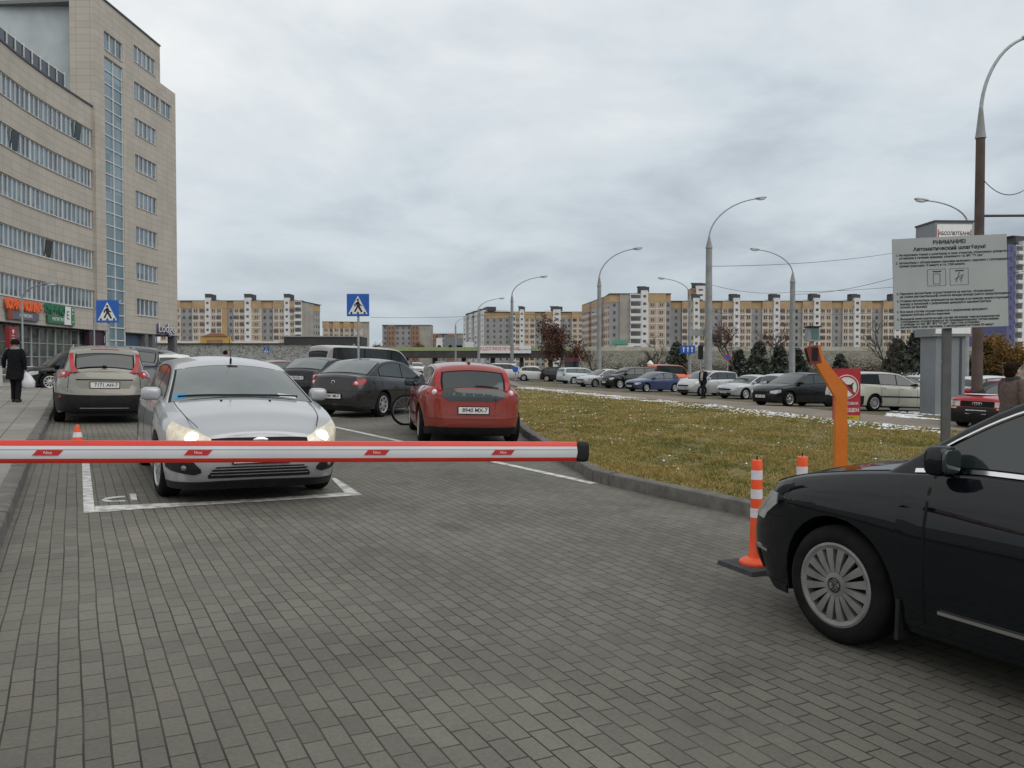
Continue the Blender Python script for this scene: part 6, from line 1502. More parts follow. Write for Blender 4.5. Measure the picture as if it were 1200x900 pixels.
# bank pylon
p = at(1103.5, 482, 29); bk = thing('bank_pylon', 'tall grey bank pylon with a white sign head behind the information board', 'pylon', (p.x, p.y, gz(p.x, p.y)), .04)
PYL = pm('pylon_grey', (.2, .22, .24), .5, var=.1, scale=1.2); PYLD = pm('pylon_dark', (.05, .055, .06), .5)
hb = at(1110, 391, 29).z-p.z; ht = at(1110, 260, 29).z-p.z
mb = MB(); mb.box((0, 0, hb/2), (1.05, 1.0, hb)); mb.build('column', PYL, bk, smooth=0)
mb = MB(); mb.box((.36, -.51, hb/2+.1), (.07, .03, hb-.3)); mb.build('slot', PYLD, bk, smooth=0)
mb = MB(); mb.ellip((-.25, -.51, hb*.68), (.1, .02, .16)); mb.build('leaf_emblem', PLATE, bk)
mb = MB(); mb.box((.0, 0, (hb+ht)/2), (1.36, 1.25, ht-hb)); hd = mb.build('sign_head', PYL, bk, smooth=0)
mb = MB(); mb.box((.0, -.635, ht-.38), (1.24, .02, .6)); mb.build('white_panel', WHITE, hd, smooth=0)
mb = MB(); mb.box((.0, -.635, hb+.2), (1.24, .02, .22)); mb.build('white_panel', WHITE, hd, smooth=0)
mb = MB(); mb.box((.0, 0, ht+.03), (1.42, 1.3, .06)); mb.build('cap', PYLD, hd, smooth=0)
text('АБСОЛЮТБАНК', .17, INK, hd, (.0, -.648, ht-.4), R_, sx=.84, bold=.004)
for x_ in (-.58, .58): mb = MB(); mb.box((x_, -.648, ht-.4), (.03, .01, .3)); mb.build('red_bar', REDP, hd, smooth=0)
# small signs among the lamp posts
def small_sign(name, label, px, py, Y, w, h_, mat, cat, post=True, round_=False):
    p = at(px, py, Y); g_ = gz(p.x, p.y); t = thing(name, label, cat, (p.x, p.y, g_)); z = p.z-g_
    if post: mb = MB(); mb.tube([(0, .05, 0), (0, .05, z)], .04, 8); mb.build('post', STEEL, t)
    mb = MB()
    if round_: mb.disc((0, 0, z), w/2, (0, 1, 0), 20, .03)
    else: mb.box((0, 0, z), (w, .04, h_))
    pl = mb.build('sign_plate', mat, t, smooth=30); return t, pl, z
t, pl, z = small_sign('lane_sign', 'blue lane sign with white arrows mounted on a lamp post', 806, 409.5, 89.5, 1.6, .85, SBLUE, 'road sign', False)
for x_ in (-.45, 0, .45):
    mb = MB(); mb.slab([(-.05, -.28), (.05, -.28), (.05, .1), (.14, .1), (0, .32), (-.14, .1), (-.05, .1)], (x_, -.025, z), (1, 0, 0), (0, 0, 1), .01); mb.build('arrow_mark', PLATE, pl, smooth=0)
small_sign('gantry_box', 'grey box bracketed to the left side of the tall lamp post behind the man', 817, 390, 57.2, 1.1, .42, pm('box_grey', (.28, .3, .3)), 'box', False)
t, pl, z = small_sign('round_sign', 'small round blue and red parking sign beside the conifers', 853, 419, 80, .62, .62, SBLUE, 'road sign', True, True)
mb = MB(); mb.lathe([(.24, -.03), (.31, -.03), (.31, .03), (.24, .03)], 20, (0, -.01, z), 'y'); mb.build('red_ring', REDP, pl)
t, pl, z = small_sign('round_sign', 'small blue and white round sign right of the red hatchback roof', 604, 433, 76, .55, .55, SBLUE, 'road sign', True, True)
tl = thing('traffic_light', 'dark traffic light seen from behind beside the tall lamp post', 'traffic light', (at(821, 413, 62).x, 62, gz(14, 62))); z = at(821, 413, 62).z-tl.location.z
mb = MB(); mb.tube([(0, 0, 0), (0, 0, z)], .05, 8); mb.build('post', STEEL, tl); mb = MB(); mb.box((0, 0, z), (.34, .25, 1.05)); mb.build('housing', BLACK, tl, smooth=0)
sh = thing('bus_shelter', 'bus shelter with a dark red top beside the brown-leaved tree', 'shelter', (at(670, 440, 80).x, 80, gz(7, 80)))
for x_ in (-.75, .75): mb = MB(); mb.box((x_, 0, 1.25), (.07, .07, 2.5)); mb.build('post', STEEL, sh, smooth=0)
mb = MB(); mb.box((0, 0, 1.2), (1.4, .03, 1.7)); mb.build('glass_panel', GLASS, sh, smooth=0); mb = MB(); mb.box((0, 0, 2.2), (1.55, 1.2, .38)); mb.build('roof', P_DRED, sh, smooth=0)
ln = thing('lantern', 'short grey lantern post in front of the embankment bushes', 'lantern', (at(762, 436, 84).x, 84, gz(14, 84)))
mb = MB(); mb.tube([(0, 0, 0), (0, 0, 1.7)], .1, 10); mb.build('post', STEEL, ln); mb = MB(); mb.lathe([(.0, 2.35), (.1, 2.3), (.32, 2.05), (.34, 1.95), (.24, 1.9), (.24, 1.65), (.0, 1.6)], 14); mb.build('lamp_shade', PLATE, ln)

# ------------------------------------------------------------------ barrier
ARMW = pm('arm_white', (.62, .63, .65), .4, var=.08, scale=3); ARMR = pm('arm_red', (.62, .035, .02), .4, var=.1, scale=4)
E1 = at(683.5, 529, 4.0); E0 = at(0, 529.3, 3.32); dA = (E0-E1).normalized(); E2 = E1+dA*3.55
gx = gz(E2.x, E2.y); bar = thing('barrier', 'automatic parking barrier with a white and red arm lowered across the lane', 'barrier', (E2.x, E2.y, gx))
Xa = -dA; Ya = Vector((0, 0, 1)).cross(Xa).normalized(); Za = Xa.cross(Ya)     # Xa along the arm to the right, Ya away from us
MA = Matrix((Xa, Ya, Za)).transposed().to_4x4()
armo = bpy.data.objects.new('arm', None); COL.objects.link(armo); armo.parent = bar; armo.location = (0, 0, E2.z-gx); armo.rotation_euler = MA.to_euler()
LA = (E1-E2).length; hh = .046
def armsec(z0, z1, y):
    return [(-y, z0), (-y, z1)]
prof = lambda z: .031*math.sqrt(max(0, 1-(z/hh)**2*.72))
def armband(z0, z1, n=6):
    mb = MB(); zs__ = frange(z0, z1, n); loop = [(-prof(z), z) for z in zs__]+[(prof(z), z) for z in reversed(zs__)]; k = len(loop)
    vs = [(0.0, a, b) for a, b in loop]+[(LA-.03, a, b) for a, b in loop]
    mb.add(vs, [(i, (i+1) % k, k+(i+1) % k, k+i) for i in range(k)]+[tuple(range(k-1, -1, -1)), tuple(range(k, 2*k))]); return mb
armband(-.0262, .0262).build('profile', ARMW, armo, smooth=30)
armband(.0265, hh).build('rubber_edge', ARMR, armo, smooth=30); armband(-hh, -.0265).build('rubber_edge', ARMR, armo, smooth=30)
mb = MB(); mb.box((LA/2, -prof(.012)-.001, .0125), (LA-.04, .002, .0016)); mb.build('groove', pm('groove_grey', (.35, .36, .38)), armo, smooth=0)
mb = MB(); mb.ellip((LA-.012, 0, 0), (.035, .036, .05), .45); mb.build('end_cap', BLACK, armo)
for px in (59, 233, 441, 588):
    # sticker where the arm passes this picture column
    r_ = ray(px, 529); best = min(frange(0, LA, 900), key=lambda s: abs(((E2+Xa*s).x/(E2+Xa*s).y)-(r_.x/r_.y)))
    yq = -prof(.006)-.0016; w2, h2 = .048, .0112
    st = MB(); st.slab([(-w2-.009, -h2), (w2-.009, -h2), (w2+.009, h2), (-w2+.009, h2)], (best, yq, -.001), (1, 0, 0), (0, 0, 1), .0012); so_ = st.build('sticker', REDP, armo, smooth=0)
    text('Nice', .017, PLATE, so_, (best, yq-.0015, -.001), R_, ext=.0003)
mb = MB(); mb.box((-.12, .16, .52), (.3, .26, 1.04)); cabn = mb.build('cabinet', pm('cabinet_grey', (.12, .125, .13), .5), bar, smooth=0)
mb = MB(); mb.box((-.12, .16, 1.06), (.32, .28, .06), taper=.9); mb.build('lid', BLACK, cabn, smooth=0)
mb = MB(); q = Vector((-.05, 0, E2.z-gx)); mb.tube([q, q+Vector((0, .14, 0))], .05, 12); mb.build('pivot', STEEL, cabn)

# ------------------------------------------------------------------ intercom post, delineators, cone
IOR_ = pm('intercom_orange', (.6, .16, .015), .42, var=.12, scale=4)
p = at(984, 540, 7.6); ic = thing('intercom_post', 'orange bent intercom post standing on the lawn edge', 'post', (p.x, p.y, gz(p.x, p.y)+.09), -.18)
s_ = 7.6/F; zq = lambda py: at(984, py, 7.6).z-ic.location.z
prof_ = [(0, 0), (0, zq(466)), (-22*s_, zq(428)), (-30*s_, zq(405)), (-18*s_, zq(404)), (-14*s_, zq(420)), (12.5*s_, zq(455)), (14*s_, 0)]
def bent(mb, poly, y0, y1): mb.slab([(a-6*s_, b) for a, b in poly], (0, y1, 0), (1, 0, 0), (0, 0, 1), y1-y0)
mb = MB(); bent(mb, prof_, -.055, .055); mb.build('body', IOR_, ic, smooth=0)
mb = MB(); mb.box((-31*s_, 0, zq(416)), (.1, .115, .17), Matrix.Rotation(-.25, 3, 'Y')); hdp = mb.build('head', pm('intercom_dark_red', (.2, .03, .02), .5), ic, smooth=0)
mb = MB(); mb.box((-31*s_-.04, -.0, zq(416)), (.04, .085, .13), Matrix.Rotation(-.25, 3, 'Y')); mb.box((-30*s_, -.058, zq(415)), (.055, .012, .12)); mb.build('speaker_panel', BLACK, hdp, smooth=0)
mb = MB(); mb.box((7*s_-6*s_, 0, .01), (.2, .2, .02)); mb.build('base_plate', BLACK, ic, smooth=0)
cb_ = thing('camera_box', 'small grey camera box just above the head of the orange post', 'camera', at(951.5, 404.5, 7.75))
mb = MB(); mb.box((0, 0, .015), (.03, .03, .05)); mb.build('foot', STEEL, cb_, smooth=0); mb = MB(); mb.box((0, 0, .1), (.115, .1, .13), taper=.9); bx_ = mb.build('housing', pm('camera_grey', (.25, .26, .27), .5), cb_, smooth=0)
mb = MB(); mb.box((.012, -.052, .1), (.06, .006, .085)); mb.build('lens_window', pm('teal_lens', (.08, .18, .16), .2), bx_, smooth=0); mb = MB(); mb.box((0, -.01, .172), (.13, .125, .012)); mb.build('hood', BLACK, bx_, smooth=0)
DOR = pm('delineator_orange', (.85, .09, .02), .45, var=.12, scale=6); DWH = pm('reflective_white', (.66, .64, .66), .35, var=.12, scale=12)
def delineator(label, x, y):
    t = thing('delineator_post', label, 'bollard', (x, y, gz(x, y)), .4, 'orange flexible posts by the black sedan')
    mb = MB(); mb.add([(-.2, -.2, 0), (.2, -.2, 0), (.2, .2, 0), (-.2, .2, 0), (-.19, -.19, .035), (.19, -.19, .035), (.19, .19, .035), (-.19, .19, .035)], [(3, 2, 1, 0), (4, 5, 6, 7), (0, 1, 5, 4), (1, 2, 6, 5), (2, 3, 7, 6), (3, 0, 4, 7)]); mb.build('rubber_base', pm('base_rubber', (.035, .037, .04), .8, var=.3, scale=15, bump=.3), t, smooth=0)
    mb = MB(); mb.lathe([(.12, .035), (.122, .05), (.115, .062), (.06, .085), (.052, .11), (.044, .3), (.04, .6), (.0395, .775), (.036, .79), (.0, .792)], 28); mb.build('post', DOR, t)
    for z0, z1 in ((.375, .443), (.512, .58), (.65, .718)):
        f = lambda z: .044-.004*(z-.3)/.3 if z < .6 else .04-.0005*(z-.6)/.175
        mb = MB(); mb.lathe([(f(z0)+.0012, z0), (f(z1)+.0012, z1)], 28); mb.build('reflective_band', DWH, t)
    mb = MB(); mb.tube([(0, 0, .785), (.004, 0, .82)], .005, 6); mb.build('pin', BLACK, t)
    return t
delineator('orange and white flexible post with its full black base in view', *G(886, 666))
delineator('orange and white flexible post of which only the top shows over the black hood', 2.21, 6.22)
p = Vector((*G(91, 524), 0)); cn = thing('traffic_cone', 'small orange traffic cone behind the barrier arm', 'traffic cone', (p.x, p.y, gz(p.x, p.y)))
mb = MB(); mb.box((0, 0, .012), (.24, .24, .024)); mb.build('base', DOR, cn, smooth=0); mb = MB(); mb.lathe([(.095, .024), (.028, .335), (.02, .34), (0, .34)], 24); mb.build('cone', DOR, cn)
mb = MB(); mb.lathe([(.0685, .155), (.0525, .23)], 24); mb.build('reflective_band', DWH, cn)
# bicycle between the sedan and the red hatchback
bx, by = at(480, 470, 18.2).x, 18.2
bc = thing('bicycle', 'black bicycle leaning between the dark grey sedan and the red hatchback', 'bicycle', (bx, by, gz(bx, by)), 0.35)
for x_ in (-.08, .95):
    w = bpy.data.objects.new('wheel', None); COL.objects.link(w); w.parent = bc; w.location = (x_, 0, .34)
    mb = MB(); P = [(.325*math.cos(a), 0, .325*math.sin(a)) for a in frange(0, 2*PI, 33)]; mb.tube(P, .03, 7, cap=False); mb.build('tyre', RUBBER, w)
    mb = MB(); P = [(.295*math.cos(a), 0, .295*math.sin(a)) for a in frange(0, 2*PI, 33)]; mb.tube(P, .01, 5, cap=False)
    for k in range(14): a = 2*PI*k/14; mb.tube([(0, .02*(-1)**k, 0), (.295*math.cos(a), 0, .295*math.sin(a))], .002, 3)
    mb.build('rim', STEEL, w)
mb = MB()
for a, b in (((-.08, 0, .34), (.1, 0, .85)), ((.1, 0, .8), (.62, 0, .74)), ((.12, 0, .68), (.47, 0, .3)), ((.47, 0, .3), (.66, 0, .8)), ((.95, 0, .34), (.66, 0, .8)), ((.95, 0, .34), (.47, 0, .3))): mb.tube([a, b], .017, 7)
mb.build('frame', TRIM, bc)
mb = MB(); mb.tube([(.1, 0, .82), (.06, 0, .98)], .02, 7); mb.tube([(.06, -.28, 1.02), (.03, 0, .99), (.06, .28, 1.02)], .014, 7); mb.build('handlebar', TRIM, bc)
mb = MB(); mb.ellip((.68, 0, .88), (.13, .06, .035), .8); mb.build('saddle', BLACK, bc)
mb = MB(); mb.ellip((.0, 0, .93), (.05, .045, .06)); mb.build('front_light', LENS, bc)
# ------------------------------------------------------------------ people
SKIN = pm('skin', (.46, .27, .2), .55, var=.08, scale=20); HAIRD = pm('hair_dark', (.02, .012, .009), .9, var=.5, scale=40, bump=.6, spec=.08)
CBLACK = pm('coat_black', (.01, .01, .012), .9, var=.4, scale=18, bump=.5, spec=.1); TBLACK = pm('trousers_black', (.011, .011, .013), .9, var=.3, scale=14, spec=.1); SHOE = pm('shoe_black', (.01, .01, .01), .4, var=.2)
COATM = pm('coat_brown_mauve', (.125, .092, .084), .95, var=.2, scale=22, bump=.5, spec=.1); SHIRT = pm('shirt_pale', (.42, .38, .35), .8, var=.1); SUITM = pm('suit_dark', (.013, .014, .018), .9, var=.3, scale=12, spec=.1)
def skin_body(J, E, R, mat, parent):
    names = list(J); me = bpy.data.meshes.new('body'); me.from_pydata([J[n] for n in names], [(names.index(a), names.index(b)) for a, b in E], []); o = bpy.data.objects.new('tmp', me); COL.objects.link(o)
    md = o.modifiers.new('s', 'SKIN'); md.use_smooth_shade = True; sb = o.modifiers.new('d', 'SUBSURF'); sb.levels = sb.render_levels = 2
    for i, n in enumerate(names): me.skin_vertices[0].data[i].radius = R[n] if isinstance(R[n], tuple) else (R[n], R[n]); me.skin_vertices[0].data[i].use_root = (n == 'pelvis')
    dg = bpy.context.evaluated_depsgraph_get(); m2 = bpy.data.meshes.new_from_object(o.evaluated_get(dg)); bpy.data.objects.remove(o); m2.name = 'body'
    m2.materials.clear(); m2.materials.append(mat); return m2
def smooth_pts(P, k=2):
    for _ in range(k):
        Q = [P[0]]
        for a, b in zip(P, P[1:]): Q += [a*.75+b*.25, a*.25+b*.75]
        P = Q+[P[-1]]
    return P
def limb(mb, pts, rs, n=12):
    P = smooth_pts([Vector(p) for p in pts]); m = len(P); L_ = lin([(i/(len(rs)-1), r) for i, r in enumerate(rs)])
    mb.tube(P, [L_(i/(m-1)) for i in range(m)], n)
def loft(mb, secs, n=24, wob=0.0, rnd=None):
    vs = []
    for z, cx, cy, rx, ry in secs:
        for j in range(n):
            a = 2*PI*j/n; f = 1+(wob*math.sin(5*a+z*3) if wob else 0); vs.append((cx+rx*f*math.cos(a), cy+ry*f*math.sin(a), z))
    k = len(secs); mb.add(vs, [(i*n+j, i*n+(j+1) % n, (i+1)*n+(j+1) % n, (i+1)*n+j) for i in range(k-1) for j in range(n)]+[tuple(range(n-1, -1, -1)), tuple((k-1)*n+j for j in range(n))])
def person(label, x, y, z, rz, H, arms, feet, coat, legs, coatm, legm, hairf, knees=None):
    """faces +y locally, left hand side is -x; joints scaled from a 1.70 m figure"""
    t = thing('person', label, 'person', (x, y, z), rz); s = H/1.70; t.scale = (s, s, s)
    (eL, hL), (eR, hR) = arms; (aL, aR) = feet
    kn = knees or [((aL[0])*.8-.01, (aL[1])*.5+.05, .49), ((aR[0])*.8+.01, (aR[1])*.5+.05, .49)]
    J = dict(pelvis=(0, 0, .95), spine=(0, .0, 1.12), chest=(0, 0, 1.3), neck=(0, .005, 1.45), chin=(0, .03, 1.515), crown=(0, .025, 1.62),
             sL=(-.165, 0, 1.39), eL=eL, wL=hL, sR=(.165, 0, 1.39), eR=eR, wR=hR, hpL=(-.085, 0, .9), kL=kn[0], aL=(aL[0], aL[1], aL[2]+.085), tL=(aL[0]-.01, aL[1]+.13, aL[2]+.035), hpR=(.085, 0, .9), kR=kn[1], aR=(aR[0], aR[1], aR[2]+.085), tR=(aR[0]+.01, aR[1]+.13, aR[2]+.035))
    E = [('pelvis', 'spine'), ('spine', 'chest'), ('chest', 'neck'), ('neck', 'chin'), ('chin', 'crown'), ('chest', 'sL'), ('sL', 'eL'), ('eL', 'wL'), ('chest', 'sR'), ('sR', 'eR'), ('eR', 'wR'), ('pelvis', 'hpL'), ('hpL', 'kL'), ('kL', 'aL'), ('aL', 'tL'), ('pelvis', 'hpR'), ('hpR', 'kR'), ('kR', 'aR'), ('aR', 'tR')]
    R = dict(pelvis=(.13, .1), spine=(.12, .09), chest=(.14, .1), neck=.052, chin=(.066, .075), crown=(.074, .088), sL=.055, eL=.042, wL=.028, sR=.055, eR=.042, wR=.028, hpL=.085, kL=.055, aL=.038, tL=.03, hpR=.085, kR=.055, aR=.038, tR=.03)
    m2 = skin_body(J, E, R, SKIN, t)
    # face and hands grown into the same mesh
    mb = MB(); mb.ellip((0, .125, 1.565), (.015, .024, .028)); mb.ellip((0, .108, 1.525), (.026, .012, .009))
    for sx in (-1, 1): mb.ellip((sx*.032, .103, 1.59), (.014, .01, .008)); mb.ellip((sx*.082, .015, 1.57), (.012, .024, .034))
    for e, w in ((eL, hL), (eR, hR)):
        e, w = Vector(e), Vector(w); d = (w-e).normalized(); sd = d.cross(Vector((0, 1, 0))).normalized(); nn = sd.cross(d)
        pc = w+d*.045; mb.ellip(pc, (.03, .03, .045), rot=d.to_track_quat('Z', 'Y').to_matrix())
        for k, (o_, ln) in enumerate(((-.024, .06), (-.008, .072), (.008, .068), (.024, .052))):
            b = w+d*.075+nn*o_; mb.tube([b, b+d*ln*.55+sd*.004, b+d*ln+sd*.022], [.0085, .008, .006], 6)
        b = w+d*.03+nn*.03; mb.tube([b, b+d*.03+nn*.018, b+d*.055+nn*.02+sd*.01], [.01, .009, .007], 6)
    bm = bmesh.new(); bm.from_mesh(m2); o_ = len(bm.verts); vs = [bm.verts.new(v) for v in mb.v]
    for f in mb.f:
        try: bm.faces.new([vs[i] for i in f])
        except ValueError: pass
    bmesh.ops.remove_doubles(bm, verts=vs, dist=1e-5); bmesh.ops.recalc_face_normals(bm, faces=bm.faces)
    for f in bm.faces: f.smooth = True
    bm.to_mesh(m2); bm.free(); b_ = bpy.data.objects.new('body', m2); COL.objects.link(b_); b_.parent = t
    mb = MB(); loft(mb, coat, wob=.018); limb(mb, [(-.13, 0, 1.41), (-.175, 0, 1.385), eL, Vector(hL)+(Vector(eL)-Vector(hL))*.05], [.07, .074, .06, .045]); limb(mb, [(.13, 0, 1.41), (.175, 0, 1.385), eR, Vector(hR)+(Vector(eR)-Vector(hR))*.05], [.07, .074, .06, .045]); mb.build('coat', coatm, t, smooth=70)
    mb = MB()
    for k, a, hx in ((kn[0], aL, -.085), (kn[1], aR, .085)): limb(mb, [(hx, 0, .95), (hx*1.02, .0, .86), k, (a[0], a[1]-.01, a[2]+.07)], [.1, .105, .075, legs])
    mb.build('trousers', legm, t, smooth=70)
    for a, sg in ((aL, -1), (aR, 1)): mb = MB(); mb.ellip((a[0], a[1]+.045, a[2]+.045), (.05, .135, .05), .75); mb.ellip((a[0], a[1]-.01, a[2]+.09), (.046, .055, .06)); mb.build('shoe', SHOE, t)
    hairf(t); return t
def knit_hat(t):
    mb = MB(); mb.lathe([(.108, 1.575), (.115, 1.60), (.113, 1.65), (.095, 1.695), (.06, 1.72), (.0, 1.73)], 22, (0, .015, 0)); mb.build('hat', CBLACK, t); mb = MB(); mb.lathe([(.1, 1.43), (.115, 1.45), (.11, 1.49), (.09, 1.51)], 20); mb.build('scarf', pm('scarf_grey', (.2, .2, .21), .9, var=.2), t)
def full_hair(t):
    mb = MB(); mb.ellip((0, -.035, 1.625), (.1, .105, .095)); mb.ellip((0, -.06, 1.55), (.095, .065, .085)); mb.ellip((-.05, .01, 1.665), (.05, .08, .045)); mb.ellip((.05, .01, 1.665), (.05, .08, .045)); mb.build('hair', HAIRD, t)
    mb = MB(); mb.lathe([(.085, 1.40), (.11, 1.43), (.1, 1.485), (.075, 1.5)], 20); mb.build('scarf', pm('scarf_dark', (.04, .035, .035), .9, var=.2), t)
def short_hair(t):
    mb = MB(); mb.ellip((0, -.022, 1.61), (.087, .098, .085)); mb.build('hair', pm('hair_thin', (.07, .05, .035), .7), t)
def coat_secs(hem, flare, top=1.46): return [(hem, 0, 0, .2+flare, .17+flare), (hem+.12, 0, 0, .2+flare*.8, .165+flare*.7), (.95, 0, 0, .2, .155), (1.1, 0, 0, .185, .14), (1.25, 0, .0, .2, .145), (1.36, 0, 0, .2, .125), (1.42, 0, 0, .14, .1), (top, 0, 0, .085, .08)]
wx, wy_ = G(18.5, 471.2, .112)
wz = gz(wx, wy_)+.112
wl = person('person in a black padded coat and knit hat walking away on the left pavement', wx, wy_, wz, .12, 1.6,
       (((-.31, .02, 1.16), (-.33, .09, .94)), ((.25, -.03, 1.12), (.24, .02, .87))), ((-.09, .1, 0), (.1, -.1, 0)), coat_secs(.62, .035), .062, CBLACK, TBLACK, knit_hat)
bg = thing('bag', 'white plastic bag hanging from the right hand of the walking person in black', 'bag', (0, 0, 0))
q = wl.matrix_basis @ Vector((.25, .03, .80)); bg.location = (q.x, q.y, q.z)
mb = MB(); loft(mb, [(-.40, .06, 0, .12, .06), (-.37, .06, 0, .17, .1), (-.22, .06, 0, .17, .1), (-.08, .04, 0, .1, .06), (.0, .0, 0, .03, .025), (.02, 0, 0, .02, .02)], 18, .06); mb.build('sack', pm('bag_plastic', (.6, .6, .62), .4, var=.15, scale=9, bump=.4), bg, smooth=70)
mb = MB(); mb.tube([(-.03, 0, -.01), (-.02, 0, .05), (.02, 0, .05), (.03, 0, -.01)], .006, 5); mb.build('handle', pm('bag_plastic', (.6, .6, .62)), bg)
wx, wy_ = at(1187, 440, 11.0).x, 11.0
person('person with dark hair in a brown-mauve coat walking right behind the black sedan', wx, wy_, gz(wx, wy_)+.10, -PI/2+.25, 1.52,
       (((-.24, .06, 1.13), (-.2, .2, .93)), ((.24, -.04, 1.12), (.2, .05, .86))), ((-.09, .16, 0), (.1, -.14, 0)), coat_secs(.45, .07), .055, COATM, TBLACK, full_hair)
wx, wy_ = G(824, 467.6)
mn = person('person in a dark open suit and pale shirt striding along the path', wx, wy_, gz(wx, wy_)+.03, PI-.75, 1.76,
       (((-.26, .1, 1.15), (-.1, .26, 1.12)), ((.25, -.08, 1.13), (.24, -.02, .9))), ((-.1, .3, 0), (.1, -.34, .0)), coat_secs(.82, .01), .06, SUITM, SUITM, short_hair)
mb = MB(); mb.add([(-.06, .135, 1.43), (.06, .135, 1.43), (.075, .165, 1.25), (.06, .175, .98), (-.06, .175, .98), (-.075, .165, 1.25)], [(0, 1, 2, 5), (5, 2, 3, 4)]); mb.add([(-.06, .10, 1.43), (.06, .10, 1.43), (.075, .12, 1.25), (.06, .13, .98), (-.06, .13, .98), (-.075, .12, 1.25)], [(0, 1, 2, 5), (5, 2, 3, 4)]); mb.build('shirt', SHIRT, mn)
wx, wy_ = at(264, 410, 33).x, 33
person('person of whom only the dark head shows above the roof of the silver hatchback', wx, wy_, gz(wx, wy_), .3, 1.72,
       (((-.24, .02, 1.13), (-.24, .08, .9)), ((.24, -.02, 1.13), (.24, .04, .9))), ((-.1, .12, 0), (.1, -.12, 0)), coat_secs(.78, .02), .06, CBLACK, TBLACK, lambda t: (lambda m: (m.ellip((0, -.012, 1.61), (.095, .105, .09)), m.build('hair', HAIRD, t)))(MB()))
# ------------------------------------------------------------------ camera, light, sky
cam = bpy.data.cameras.new('camera'); cam.sensor_width = 36; cam.lens = 36*F/1200; cam.clip_end = 6000; cam.clip_start = .05
co = bpy.data.objects.new('camera', cam); COL.objects.link(co); co.location = (0, 0, CAMZ); co.rotation_euler = (PI/2-PITCH, 0, 0); scene.camera = co
SUN_EL, SUN_AZ = math.radians(42), math.radians(125)     # azimuth from +Y towards +X
w = bpy.data.worlds.new('World'); scene.world = w; w.use_nodes = True
nt = w.node_tree; nt.nodes.clear(); L = nt.links.new
out = nd(nt, 'ShaderNodeOutputWorld'); b1 = nd(nt, 'ShaderNodeBackground'); b2 = nd(nt, 'ShaderNodeBackground'); mix = nd(nt, 'ShaderNodeMixShader')
sky = nd(nt, 'ShaderNodeTexSky'); sky.sky_type = 'NISHITA'; sky.sun_disc = False; sky.sun_elevation = SUN_EL; sky.sun_rotation = SUN_AZ; sky.air_density = 1.5; sky.dust_density = 3
L(sky.outputs[0], b1.inputs['Color']); b1.inputs['Strength'].default_value = .1
tc = nd(nt, 'ShaderNodeTexCoord'); sp = nd(nt, 'ShaderNodeSeparateXYZ'); L(tc.outputs['Generated'], sp.inputs[0])
mz = nd(nt, 'ShaderNodeMath', operation='MAXIMUM'); mz.inputs[1].default_value = 0.0; L(sp.outputs['Z'], mz.inputs[0])
az = nd(nt, 'ShaderNodeMath', operation='ADD'); az.inputs[1].default_value = .24; L(mz.outputs[0], az.inputs[0])
dx = nd(nt, 'ShaderNodeMath', operation='DIVIDE'); L(sp.outputs['X'], dx.inputs[0]); L(az.outputs[0], dx.inputs[1])
dy = nd(nt, 'ShaderNodeMath', operation='DIVIDE'); L(sp.outputs['Y'], dy.inputs[0]); L(az.outputs[0], dy.inputs[1])
cb = nd(nt, 'ShaderNodeCombineXYZ'); L(dx.outputs[0], cb.inputs[0]); L(dy.outputs[0], cb.inputs[1])
n1 = nd(nt, 'ShaderNodeTexNoise'); n1.inputs['Scale'].default_value = 1.5; n1.inputs['Detail'].default_value = 7; n1.inputs['Roughness'].default_value = .56; n1.inputs['Distortion'].default_value = .25
L(cb.outputs[0], n1.inputs['Vector'])
n2 = nd(nt, 'ShaderNodeTexNoise'); n2.inputs['Scale'].default_value = .22; n2.inputs['Detail'].default_value = 3; L(cb.outputs[0], n2.inputs['Vector'])
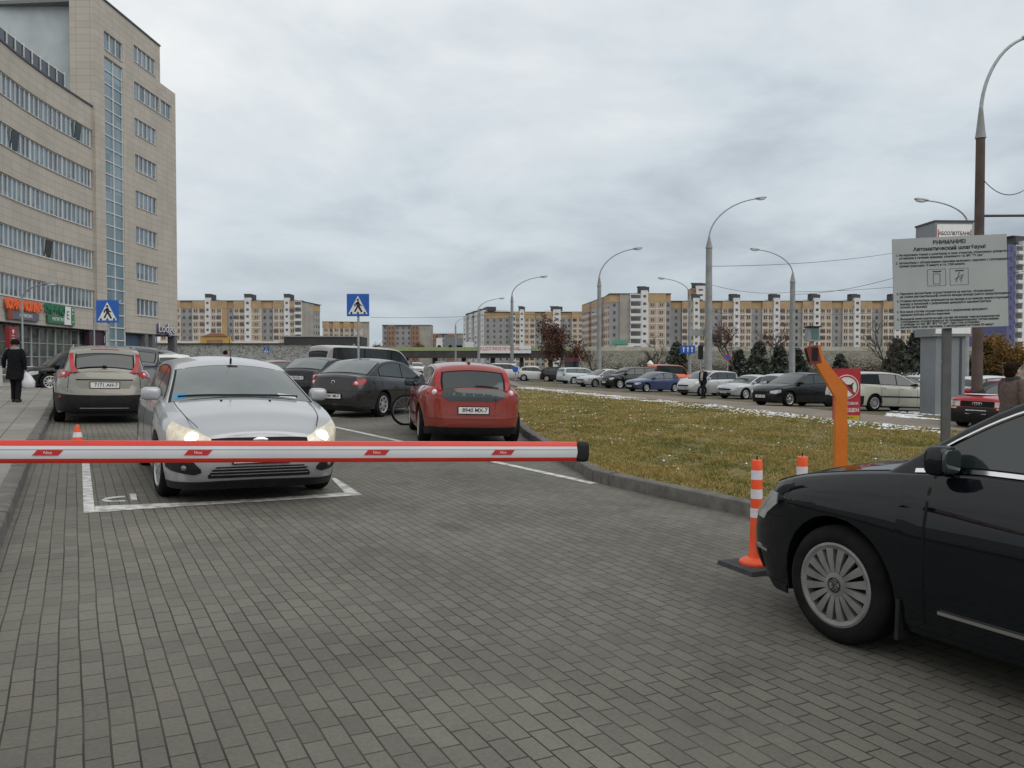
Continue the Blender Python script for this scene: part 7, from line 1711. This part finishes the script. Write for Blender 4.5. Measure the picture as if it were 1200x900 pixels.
# cloud cover gets brighter overhead and to the upper left, greyer low down
el = nd(nt, 'ShaderNodeMapRange'); el.inputs['From Min'].default_value = 0; el.inputs['From Max'].default_value = .42; el.inputs['To Min'].default_value = .43; el.inputs['To Max'].default_value = .86; L(sp.outputs['Z'], el.inputs['Value'])
xr = nd(nt, 'ShaderNodeMath', operation='MULTIPLY_ADD'); xr.inputs[1].default_value = -.2; L(sp.outputs['X'], xr.inputs[0]); L(el.outputs[0], xr.inputs[2])
a1 = nd(nt, 'ShaderNodeMapRange'); a1.inputs['From Min'].default_value = .3; a1.inputs['From Max'].default_value = .7; a1.inputs['To Min'].default_value = -.23; a1.inputs['To Max'].default_value = .2; L(n1.outputs['Fac'], a1.inputs['Value'])
a2 = nd(nt, 'ShaderNodeMapRange'); a2.inputs['From Min'].default_value = .3; a2.inputs['From Max'].default_value = .7; a2.inputs['To Min'].default_value = -.09; a2.inputs['To Max'].default_value = .09; L(n2.outputs['Fac'], a2.inputs['Value'])
am = nd(nt, 'ShaderNodeMapRange'); am.inputs['From Max'].default_value = .3; am.inputs['To Min'].default_value = .3; am.inputs['To Max'].default_value = 1.0; L(sp.outputs['Z'], am.inputs['Value'])
s1 = nd(nt, 'ShaderNodeMath', operation='MULTIPLY_ADD'); L(a1.outputs[0], s1.inputs[0]); L(am.outputs[0], s1.inputs[1]); L(xr.outputs[0], s1.inputs[2])
s2 = nd(nt, 'ShaderNodeMath', operation='ADD'); L(s1.outputs[0], s2.inputs[0]); L(a2.outputs[0], s2.inputs[1])
cr = nd(nt, 'ShaderNodeValToRGB'); e = cr.color_ramp.elements
e[0].position = 0; e[0].color = (.2, .225, .26, 1); e[1].position = 1; e[1].color = (1.0, 1.0, .99, 1)
q = e.new(.35); q.color = (.37, .43, .495, 1); q = e.new(.6); q.color = (.64, .71, .765, 1)
L(s2.outputs[0], cr.inputs['Fac']); L(cr.outputs['Color'], b2.inputs['Color']); b2.inputs['Strength'].default_value = 1.0
mix.inputs['Fac'].default_value = .94; L(b1.outputs[0], mix.inputs[1]); L(b2.outputs[0], mix.inputs[2]); L(mix.outputs[0], out.inputs['Surface'])
sl = bpy.data.lights.new('sun', 'SUN'); sl.energy = 1.1; sl.angle = math.radians(60); sl.color = (1.0, .96, .9)
so = bpy.data.objects.new('sun', sl); COL.objects.link(so)
dv = Vector((math.sin(SUN_AZ)*math.cos(SUN_EL), math.cos(SUN_AZ)*math.cos(SUN_EL), math.sin(SUN_EL)))
so.rotation_euler = dv.to_track_quat('Z', 'Y').to_euler(); so.location = dv*50
vs = scene.view_settings; scene.display_settings.display_device = 'sRGB'
vs.view_transform = 'Standard'; vs.look = 'None'; vs.gamma = 1; vs.use_curve_mapping = False; vs.exposure = 0.0
scene.cycles.use_denoising = True; scene.cycles.max_bounces = 6; scene.cycles.transparent_max_bounces = 8; scene.cycles.sample_clamp_indirect = 4
